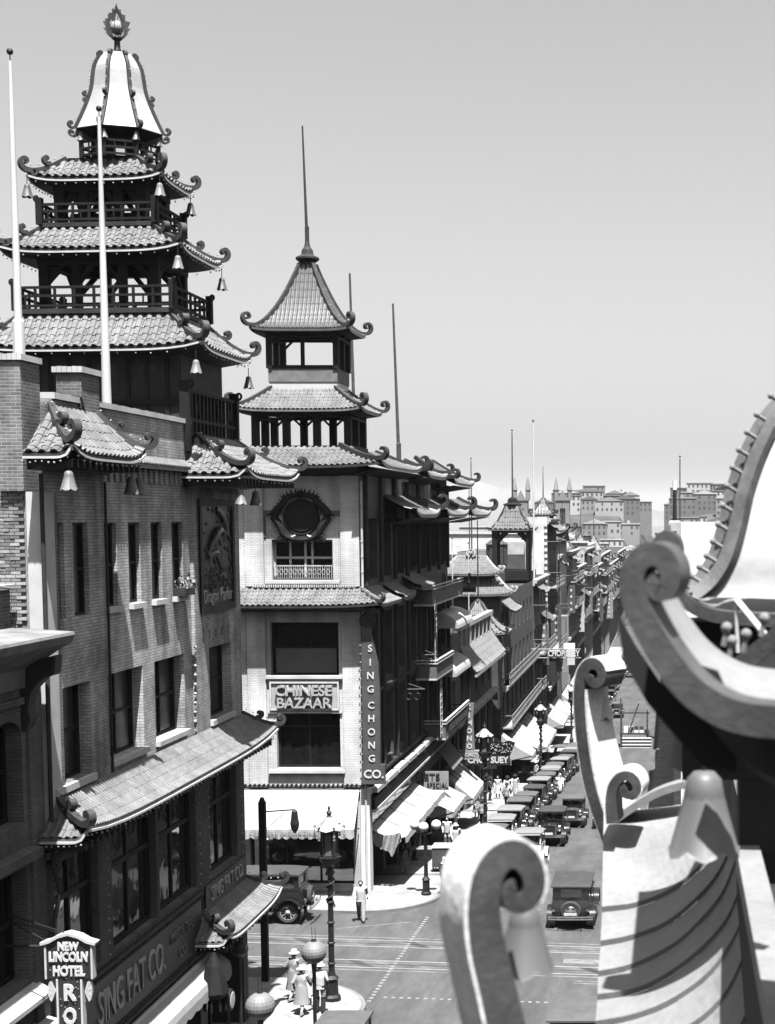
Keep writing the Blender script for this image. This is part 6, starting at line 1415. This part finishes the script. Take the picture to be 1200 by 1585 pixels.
# ------------------------------------------------------------------ street lamps
def pagoda_lamp():
    t = thing('street_lamp', 'x', 'street lamp', (0, 0, 0), 'pagoda street lamps'); b = MB()
    b.lathe([(.30, 0), (.30, .12), (.22, .2), (.20, .7), (.25, .75), (.14, .85), (.11, 1.0)], n=10); b.build('base', IRON, t)
    b = MB(); b.tube([(0, 0, .9), (0, 0, 4.3)], [.105, .085], 10)
    for z in (1.2, 1.9, 2.6, 3.3): b.lathe([(.10, z), (.13, z + .03), (.13, z + .07), (.10, z + .1)], n=10)
    b.build('post', IRON, t)
    b = MB(); b.tube([(.13 * math.cos(i * .5), .13 * math.sin(i * .5), 3.2 + i * .035) for i in range(36)], .035, 5); b.build('dragon_coil', TIMBER2, t)
    b = MB(); b.lathe([(.10, 4.25), (.16, 4.35), (.12, 4.5), (.25, 4.62), (.36, 4.80), (.40, 4.9), (.30, 4.92)], n=6)
    for k in range(6): a = k * 1.0472; b.ribbon(volute((.2 * math.cos(a), .2 * math.sin(a), 4.55), (math.cos(a), math.sin(a)), -.2, .10, .25, 6, 12), (-math.sin(a), math.cos(a), 0), .05, .04)
    b.build('bracket_crown', IRON, t)
    MB().lathe([(.25, 4.93), (.27, 5.72)], n=6).build('lantern_glass', mat('lantern_pane', .10, .4, .2, 6), t)
    b = MB()
    for k in range(6): a = k * 1.0472; b.bar((.26 * math.cos(a), .26 * math.sin(a), 4.92), (.28 * math.cos(a), .28 * math.sin(a), 5.74), .045)
    for z in (4.93, 5.68): b.lathe([(.29, z), (.31, z + .03), (.29, z + .06)], n=6)
    b.build('lantern_frame', IRON, t)
    b = MB(); rows = [[(r * math.cos(k * 1.0472 / 2) * (1.0 if k % 2 == 0 else .90), r * math.sin(k * 1.0472 / 2) * (1.0 if k % 2 == 0 else .90), z + (l if k % 2 == 0 else 0)) for k in range(12)] for r, z, l in ((.30, 5.74, 0), (.52, 5.80, .07), (.33, 5.98, .02), (.18, 6.16, 0), (.08, 6.26, 0))]
    b.grid(rows, True); b.build('lamp_roof', mat('lamp_roof', .20, .5, .15, 6), t)
    b = MB(); b.lathe([(.10, 6.24), (.06, 6.3), (.10, 6.38), (.03, 6.48), (.05, 6.54), (.01, 6.62)], n=8)
    for k in range(6): a = k * 1.0472; b.ribbon(volute((.48 * math.cos(a), .48 * math.sin(a), 5.86), (math.cos(a), math.sin(a)), .3, .06, .25, 6.4, 12), (-math.sin(a), math.cos(a), 0), .04, .03)
    b.build('lamp_finial', IRON, t)
    for k in range(6):
        a = k * 1.0472; b = MB(); x, y = .50 * math.cos(a), .50 * math.sin(a); b.tube([(x, y, 5.82), (x, y, 5.70)], .008, 4)
        for z in (5.66, 5.56): b.lathe([(.015, z + .05), (.035, z), (.045, z - .04)], (x, y, 0), 8)
        b.build('lamp_bell', BELL, t)
    return t
pl = pagoda_lamp(); q = survey(507, 1500, Y=50.2); pl.location = (q.x + .14, 50.2, gz(q.x, 50.2) + .13); pl.scale = (.98, .98, .98); pl['label'] = 'tall pagoda roofed street lamp on the near corner pavement'
for x, Y, lab in ((-10.45, 85, 'dark pagoda street lamp behind the kimono sign'), (-10.5, 121.5, 'pagoda street lamp in front of the far white awnings'), (-10.5, 158, 'farthest pagoda street lamp on the left pavement')): place(pl, (x, Y, gz(x, Y) + .13), 0, lab, sc=.98)
q = survey(660, 1388, Z=.05); t = thing('street_lamp', 'black iron street lamp with three white globes on the far corner', 'street lamp', (q.x, q.y, .0)); x, y = q.x, q.y; z0 = gz(x, y) + .13
b = MB(); b.lathe([(.22, z0), (.22, z0 + .1), (.16, z0 + .14), (.15, z0 + .62), (.19, z0 + .66), (.09, z0 + .8), (.075, z0 + 2.6), (.12, z0 + 2.68), (.05, z0 + 2.75)], (x, y, 0), 10); b.tube([(x - .45, y, z0 + 2.9), (x - .3, y, z0 + 2.72), (x, y, z0 + 2.62), (x + .3, y, z0 + 2.72), (x + .45, y, z0 + 2.9)], .035, 6); b.build('post', IRON, t)
for dx, dy, z in ((-.46, 0, 3.05), (.46, .05, 3.05), (-.05, -.2, 3.0)): MB().ball((x + dx, y + dy, z0 + z), .22, 14, 10).build('globe', mat('opal_globe', .45, .3, .05, 4) if 'opal_globe' not in bpy.data.materials else bpy.data.materials['opal_globe'], t, smooth=True)
# pole with a hanging lantern on an arm
x, y = survey(409, 1400, Y=52.2).x, 52.2; z0 = gz(x, y); t = thing('street_lamp', 'square dark pole with a lantern hanging from a long side arm', 'street lamp', (x, y, z0))
b = MB(); b.box(x - .11, x + .11, y - .11, y + .11, z0, z0 + 6.35); b.lathe([(.12, 6.35), (.06, 6.5)], (x, y, z0), 8); b.build('pole', TIMBER, t)
b = MB(); b.tube([(x, y, z0 + 6.0), (x + 1.1, y, z0 + 6.08)], .025, 6); b.tube([(x, y, z0 + 5.3), (x + .5, y, z0 + 5.75), (x + .8, y, z0 + 6.0)], .012, 5); b.build('arm', IRON, t)
MB().lathe([(.02, 6.1), (.10, 6.02), (.13, 5.75), (.16, 5.6), (.13, 5.42), (.05, 5.3), (.01, 5.25)], (x + 1.1, y, z0), 10).build('lantern', IRON, t)
# round ribbed globes on posts
def globe_post(px, py, Y, r, lab, dark=False):
    q = survey(px, py, Y=Y); x, y, z = q; z0 = gz(x, y) + .1; t = thing('lantern_post', lab, 'lantern', (x, y, z0), 'round lantern globes on posts')
    m = MB(); n = 48; rows = []
    for j in range(13):
        th = math.pi * j / 12; rows.append([(x + r * max(.02, math.sin(th)) * (1 + .022 * (k % 2)) * math.cos(6.2832 * k / n), y + r * max(.02, math.sin(th)) * (1 + .022 * (k % 2)) * math.sin(6.2832 * k / n), z - r * .95 * math.cos(th)) for k in range(n)])
    m.grid(rows, True); m.build('globe', IRON if dark else mat('paper_globe', .13, .55, .12, 5) if 'paper_globe' not in bpy.data.materials else bpy.data.materials['paper_globe'], t, smooth=False)
    b = MB(); b.lathe([(.10, 0), (.08, .3), (.055, .5), (.055, z - z0 - r - .25), (.09, z - z0 - r * .9)], (x, y, z0), 8); b.build('post', IRON, t)
    b = MB(); b.lathe([(.09, z + r * .92), (.07, z + r + .03)], (x, y, 0), 8); b.tube([(x - .04, y, z + r), (x - .05, y, z + r + .38)], .008, 4); b.tube([(x + .05, y, z + r), (x + .04, y, z + r + .38)], .008, 4); b.build('cap', IRON, t)
globe_post(486, 1474, 43.0, .345, 'ribbed paper lantern globe on a post left of the pagoda lamp'); globe_post(403, 1557, 41.5, .395, 'larger ribbed lantern globe at the bottom edge'); globe_post(371, 1469, 44.5, .25, 'black globe on a thick post under the low tiled canopy', True)
q = survey(331, 1480, Y=42.3); t = thing('hanging_lantern', 'large dark hanging lantern with tassels under the low canopy', 'lantern', q); b = MB()
rows = [[(q.x + r * math.cos(6.2832 * k / 8), q.y + r * math.sin(6.2832 * k / 8), q.z + z) for k in range(8)] for r, z in ((.05, .12), (.10, 0), (.22, -.25), (.38, -.85), (.42, -1.0), (.30, -1.15), (.05, -1.18))]
b.grid(rows, True); b.build('lantern_body', TIMBER, t); b = MB()
for k in range(8): a = 6.2832 * k / 8; b.tube([(q.x + .3 * math.cos(a), q.y + .3 * math.sin(a), q.z - 1.12), (q.x + .3 * math.cos(a), q.y + .3 * math.sin(a), q.z - 1.5)], [.02, .04], 5)
b.build('tassel', TIMBER, t)
q = survey(354, 1548, Y=42.8); t = thing('drum_lantern', 'drum lantern with a pale round face beside the thick lamp post', 'lantern', q); MB().lathe([(.30, -.1), (.33, 0), (.30, .1)], q, 20, 'x').build('drum', TIMBER, t); MB().lathe([(.24, .11), (.22, .12), (.01, .125)], q, 18, 'x').build('face', STONE, t); MB().tube([q - V((0, 0, .3)), V((q.x, q.y, gz(q.x, q.y)))], .05, 6).build('post', IRON, t)

# ------------------------------------------------------------------ awnings and signs of the bazaar block
aw = thing('shop_awning', 'wide white canvas awning with scalloped valance on the bazaar front', 'awning', (-16, 66, 4.8))
b = MB(); rows = []
for j in range(8):
    f = j / 7; rows.append([(-18.75 + 5.15 * i / 24 - .12 * f * (1 - i / 12), YC - .15 - 1.75 * f, 4.75 - 1.42 * f - .10 * math.sin(math.pi * f) - .02 * abs(math.sin(i * 1.3))) for i in range(25)])
b.grid(rows); e = rows[-1]; val = [[(e[0][0] + (e[-1][0] - e[0][0]) * i / 80, e[0][1] - .01, e[0][2] - .02) for i in range(81)], [(e[0][0] + (e[-1][0] - e[0][0]) * i / 80, e[0][1] - .02 + .02 * math.sin(i * .8), e[0][2] - .34 - .09 * abs(math.sin(i * math.pi / 5))) for i in range(81)]]
b.grid(val); b.build('fabric', CANVAS, aw); MB().tube([(-18.8, YC - .15, 4.82), (-13.55, YC - .15, 4.82)], .07, 8).build('roller', TIMBER2, aw)
b = MB()
for i in range(26): b.box(-18.75 + i * .2, -18.67 + i * .2, YC - .24, YC - .09, 4.89, 4.95)
b.build('roller_clips', TIMBER, aw, kind='stuff')
lettering('CHINESE IMPORTING CO.', aw, (-16.1, e[0][1] - .06, e[0][2] - .2), (1, 0, 0), (0, 0, 1), .24, mat('faded_letter', .13, .9, .2, 4), .004, width=3.6)
b = MB()
for x in (-18.7, -13.65): b.tube([(x, YC - .1, 3.0), (x, YC - 1.88, 3.3)], .025, 6)
b.build('frame', IRON, aw)
def side_awning(lab, y0, y1, zi, zo, o, sag=.12, ends=True, m=CANVAS, bar=True, stripes=False):
    t = thing('side_awning', lab, 'awning', (XF, (y0 + y1) / 2, zi), 'white awnings along the left pavement'); b = MB(); rows = []
    for j in range(9):
        f = j / 8; rows.append([(XF + .12 + o * f, y0 + (y1 - y0) * i / 20, zi + (zo - zi) * f - sag * math.sin(math.pi * f) * (1 + .25 * math.sin(i * .9)) - .03 * math.sin(i * 1.7) * f) for i in range(21)])
    b.grid(rows); e = rows[-1]; b.grid([e, [(p[0] + .03, p[1], p[2] - .26 - .05 * (i % 2)) for i, p in enumerate(e)]])
    if ends: b.add([r[0] for r in rows] + [(XF + .12 + o, y0, zo - .3), (XF + .12, y0, zo - .3)], [tuple(range(11))])
    b.build('fabric', m, t)
    b = MB(); b.tube([(XF + .1, y0 - .1, zi + .05), (XF + .1, y1 + .1, zi + .05)], .06, 6)
    for i in range(1, 5): y = y0 + (y1 - y0) * i / 5; b.tube([(XF + .12, y, zi + .03), (XF + .12 + o * .55, y, (zi + zo) / 2 - sag + .03)], .018, 4)
    if bar: b.tube([(XF + .2, y0, zo - .5), (XF + .12 + o, y0, zo)], .025, 5); b.tube([(XF + .2, y1, zo - .5), (XF + .12 + o, y1, zo)], .025, 5)
    b.build('frame', IRON, t); return t
side_awning('long sagging white awning on the street side of the bazaar', 67.2, 79.0, 2.85, 2.45, 1.55, .2, False)
t = thing('draped_cloth', 'white cloth hanging in folds at the end of the long sagging awning', 'curtain', (-12.7, 66.9, 2.4)); b = MB(); rows = []
for j in range(8):
    f = j / 7; rows.append([(-13.3 + 1.35 * i / 24, 67.1 + .07 * math.sin(i * 1.5 + j * .7), 2.75 - .06 * i / 24 - (.42 + .25 * math.sin(math.pi * i / 24) + .35 * math.exp(-((i - 17) / 2.5) ** 2)) * f - .16 * math.sin(math.pi * i / 24)) for i in range(25)])
b.grid(rows); b.build('fabric', CANVAS, t, smooth=True)
va = side_awning('short white awning with a dark letter V past the long one', 81.3, 86.4, 1.75, .85, 1.65, .05)
lettering('V', va, (XF + 1.05, 84.0, 1.28), (0, 1, 0), (-.87, 0, .49), 1.0, PANEL, .01)
st = side_awning('steep striped awning below the kimono sign', 88.5, 94, 1.75, .25, 1.75, .0)
b = MB()
for i in range(14): b.box(XF + .2 + i * .115, XF + .23 + i * .115, 88.46, 88.49, .0, 1.5 - i * .09)
b.build('side_stripes', PANEL, st)
b = MB(); b.add([(XF + .15, 86.8, 3.3), (XF + .15, 91, 3.3), (XF + 1.0, 91, 2.2), (XF + 1.0, 86.8, 2.2)], [(0, 1, 2, 3)]); b.build('dark_shade', CURT, st)
side_awning('broad white awning, first before the side street', 119, 129, -.4, -2.0, 2.4, .12); side_awning('broad white awning, second before the side street', 130, 141, -1.4, -3.0, 2.6, .12)
side_awning('small white awning beyond the side street', 158, 166, -3.6, -4.9, 2.0, .1); side_awning('low pale awning under the balconied dark block', 168, 176, -3.9, -5.2, 2.2, .1)
side_awning('pale awning under the narrow shop with the curled roof', 183, 194, -4.6, -6.0, 2.4, .1); side_awning('farthest pale awning on the left pavement', 198, 212, -4.8, -6.2, 2.4, .1)
def facing_sign(name, lab, x0, x1, z0, z1, Y, m=PANEL, cat='sign', bracket=True, th=.14):
    t = thing(name, lab, cat, ((x0 + x1) / 2, Y, z0)); MB().box(x0, x1, Y, Y + th, z0, z1).build('panel', m, t)
    if bracket: MB().bar((XF, Y + th / 2, z1 - .1), (x0, Y + th / 2, z1 - .1), .05).build('bracket', IRON, t)
    return t
# upright sign on the corner
bs = thing('blade_sign', 'tall curved dark blade sign with white letters down the bazaar corner', 'sign', (-13.2, 66.0, 5)); ys_ = 66.05
poly = [(-13.42, 5.0), (-12.42, 5.0), (-12.42, 5.85), (-12.62, 5.86), (-12.60, 9.0), (-12.66, 10.2), (-12.82, 11.0), (-12.95, 11.4), (-12.95, 12.0), (-13.30, 12.0), (-13.30, 11.6), (-13.36, 11.0), (-13.36, 5.9), (-13.42, 5.88)]
MB().prism(poly, lambda u, v, d: (u, ys_ + d, v), 0, .2).build('panel', mat('sign_paint', .055, .55, .2, 2), bs)
for ch_, z in zip('SING', (10.85, 10.25, 9.68, 9.1)): lettering(ch_, bs, (-12.98, ys_ - .015, z), (1, 0, 0), (0, 0, 1), .42, LETTER, .015, .006)
for ch_, z in zip('CHONG', (8.4, 7.83, 7.25, 6.68, 6.1)): lettering(ch_, bs, (-12.97, ys_ - .015, z), (1, 0, 0), (0, 0, 1), .42, LETTER, .015, .006)
lettering('CO.', bs, (-12.9, ys_ - .015, 5.42), (1, 0, 0), (0, 0, 1), .50, LETTER, .015, .012)
MB().lathe([(.02, -.03), (.26, -.02), (.34, .04), (.34, .16)], (-13.1, ys_, 12.05), 20, 'y').build('crest', TIMBER2, bs)
b = MB()
for i in range(15): b.ball((-13.40, ys_ - .02, 5.95 + i * .36), .03, 6, 4)
b.build('sign_bulbs', BULB, bs, kind='stuff')
fs = facing_sign('cloth_banner', 'pale banner with dark letters over the pavement past the long awning', -13.35, -11.82, 2.15, 3.15, 80.6, mat('banner_cloth', .20, .9, .1, 2), 'banner', th=.04)
lettering('JETS', fs, (-12.75, 80.57, 2.85), (1, 0, 0), (0, 0, 1), .5, PANEL, .01, width=1.0); lettering('SPECIAL', fs, (-12.4, 80.57, 2.42), (1, 0, 0), (0, .0, 1), .38, PANEL, .01, width=1.1)
ks = thing('kimono_sign', 'pale tapering upright sign spelling kimono above the pavement', 'sign', (-12.3, 92.6, 2.2)); yk = 92.6
MB().prism([(-12.72, 2.45), (-11.98, 2.45), (-12.02, 3.2), (-12.08, 4.4), (-11.98, 5.3), (-12.5, 5.3), (-12.52, 4.4), (-12.62, 3.2)], lambda u, v, d: (u, yk + d, v), 0, .16).build('panel', mat('sign_grey', .12, .7, .15, 2), ks)
MB().box(-12.95, -11.72, yk - .05, yk + .2, 1.88, 2.44).build('foot_panel', mat('sign_pale', .20, .7, .15, 2), ks)
for i, ch_ in enumerate('KIMONO'): lettering(ch_, ks, (-12.3, yk - .015, 5.02 - i * .47), (1, 0, 0), (0, 0, 1), .42, LETTER, .012, .012)
lettering('SPECIALTY', ks, (-12.33, yk - .07, 2.16), (1, 0, 0), (0, 0, 1), .26, LETTER, .01, .005, width=1.1)
MB().bar((XF, yk + .08, 5.2), (-12.5, yk + .08, 5.2), .05).build('bracket', IRON, ks)
cs_ = facing_sign('restaurant_sign', 'black sign with white letters and a bulb studded arrow above it', -13.3, -10.45, .66, 1.30, 98)
lettering('CHOP SUEY', cs_, (-11.85, 97.98, .98), (1, 0, 0), (0, 0, 1), .56, LETTER, .012, .02, width=2.6)
b = MB(); b.prism([(-12.1, 1.31), (-10.4, 1.31), (-10.3, 1.6), (-10.1, 2.1), (-10.5, 2.25), (-10.9, 2.1), (-11.3, 2.35), (-12.0, 2.3), (-12.3, 1.9)], lambda u, v, d: (u, 98 + d, v), .02, .12); b.build('arrow', TIMBER, cs_)
b = MB()
for i in range(70): b.ball((random.uniform(-12.0, -10.3), 97.97, random.uniform(1.4, 2.05)), .035, 5, 3)
for i in range(8): b.ball((-10.38, 97.98, .7 + i * .12), .035, 5, 3)
b.build('arrow_bulbs', BULB, cs_, kind='stuff')
c2 = thing('restaurant_sign', 'open letter sign hung across the pavement far down the left side', 'sign', (-10.3, 146, 3.2)); lettering('CHOP SUEY', c2, (-10.4, 146, 3.55), (1, 0, 0), (0, 0, 1), .8, LETTER, .03, .02, width=3.0)
b = MB(); b.bar((XF, 146.1, 3.15), (-8.8, 146.1, 3.15), .06); b.bar((XF, 146.1, 3.98), (-8.8, 146.1, 3.98), .06); b.build('frame', TRIM, c2)
for i, (x0, x1, z0, z1, Y, m, lab) in enumerate(((-12.9, -11.9, -.4, 1.5, 103, PANEL, 'black upright sign over the pavement past the chop house'), (-12.8, -11.0, 1.8, 2.4, 172, PLASTER, 'small white sign under the white walled tower'), (-12.9, -11.6, .2, 2.2, 152, PANEL, 'black sign on the far side street corner'), (-12.6, -11.4, -.6, 1.4, 178, TRIM, 'pale sign past the white walled tower'))): facing_sign('shop_sign', lab, x0, x1, z0, z1, Y, m)
# stand by the lamp
x, y = -10.85, 71.3; z0 = gz(x, y) + .13; t = thing('street_stand', 'dark boxed news stand with a pale flat top behind the three globe lamp', 'stand', (x, y, z0))
MB().box(x - .42, x + .40, y, y + .9, z0 + .22, z0 + 1.12).build('cabinet', mat('stand_paint', .05, .8, .2, 3), t); MB().box(x - .45, x + 1.3, y - .03, y + 1.0, z0 + 1.123, z0 + 1.17).build('top_board', STONE, t)
b = MB()
for dx in (-.38, .36, 1.2):
    for dy in (.05, .85): b.box(x + dx - .03, x + dx + .03, y + dy - .03, y + dy + .03, z0, z0 + (.215 if dx < 1 else 1.12))
b.build('leg', IRON, t)
# timber stand on the right
x, y = -5.0, 158; z0 = gz(x, y); kk = 1.42; t = thing('timber_stand', 'timber trestle stand with shelves and stacked boxes at the right kerb', 'stand', (x + 1, y, z0)); b = MB()
for dx in (0, 1.9): b.bar((x + dx, y, z0), (x + dx, y, z0 + 3.6 - .9 * (dx > 0)), .10); b.bar((x + dx, y + 1.2, z0), (x + dx, y + 1.2, z0 + 2.4), .10)
for z in (1.0, 2.5): b.bar((x - .1, y, z0 + z), (x + 2.1, y, z0 + z), .10)
b.bar((x + .5, y - .05, z0 + .9), (x + 1.3, y - .05, z0 + 3.2), .10); b.build('frame', WOODG, t)
MB().box(x - .1, x + 2.1, y - .1, y + 1.3, z0 + .92, z0 + .98).build('shelf', WOODG, t); MB().box(x + .1, x + 2.2, y - .35, y - .3, z0 - .2, z0 + .75).build('front_panel', PLASTER, t)
b = MB()
for i in range(4): b.box(x + .1, x + 2.2, y - .38, y - .352, z0 - .1 + i * .24, z0 - .05 + i * .24)
b.build('panel_slats', WOODG, t)
for i in range(9):
    bx_ = x + .2 + (i % 5) * .38; bz = z0 + .985 + (i // 5) * .24; c = MB().box(bx_, bx_ + .30, y + .2, y + .6, bz, bz + .235).build('box', random.choice((PLASTER, WOODG, STONE)), None); c.name = 'stacked_box'; o_ = V((x + 1, y, z0)); [setattr(v_, 'co', o_ + (v_.co - o_) * kk) for v_ in c.data.vertices]; c['label'] = 'small box, %s from the left in the %s layer on the timber stand' % (ORD[i % 5], 'lower' if i < 5 else 'upper'); c['category'] = 'box'; c['group'] = 'boxes on the timber stand'
t.scale = (kk, kk, kk)
# ------------------------------------------------------------------ air
hz = bpy.data.materials.new('haze'); hz.use_nodes = True; hn_ = hz.node_tree.nodes; hn_.remove(hn_['Principled BSDF']); pv_ = hn_.new('ShaderNodeVolumePrincipled')
pv_.inputs['Color'].default_value = (.95, .95, .95, 1); pv_.inputs['Density'].default_value = HAZE; pv_.inputs['Anisotropy'].default_value = .3
hz.node_tree.links.new(pv_.outputs[0], hn_['Material Output'].inputs['Volume'])
if HAZE: MB().box(-13000, 13000, -60, 27000, -70, 345).build('haze', hz, None, kind='stuff')
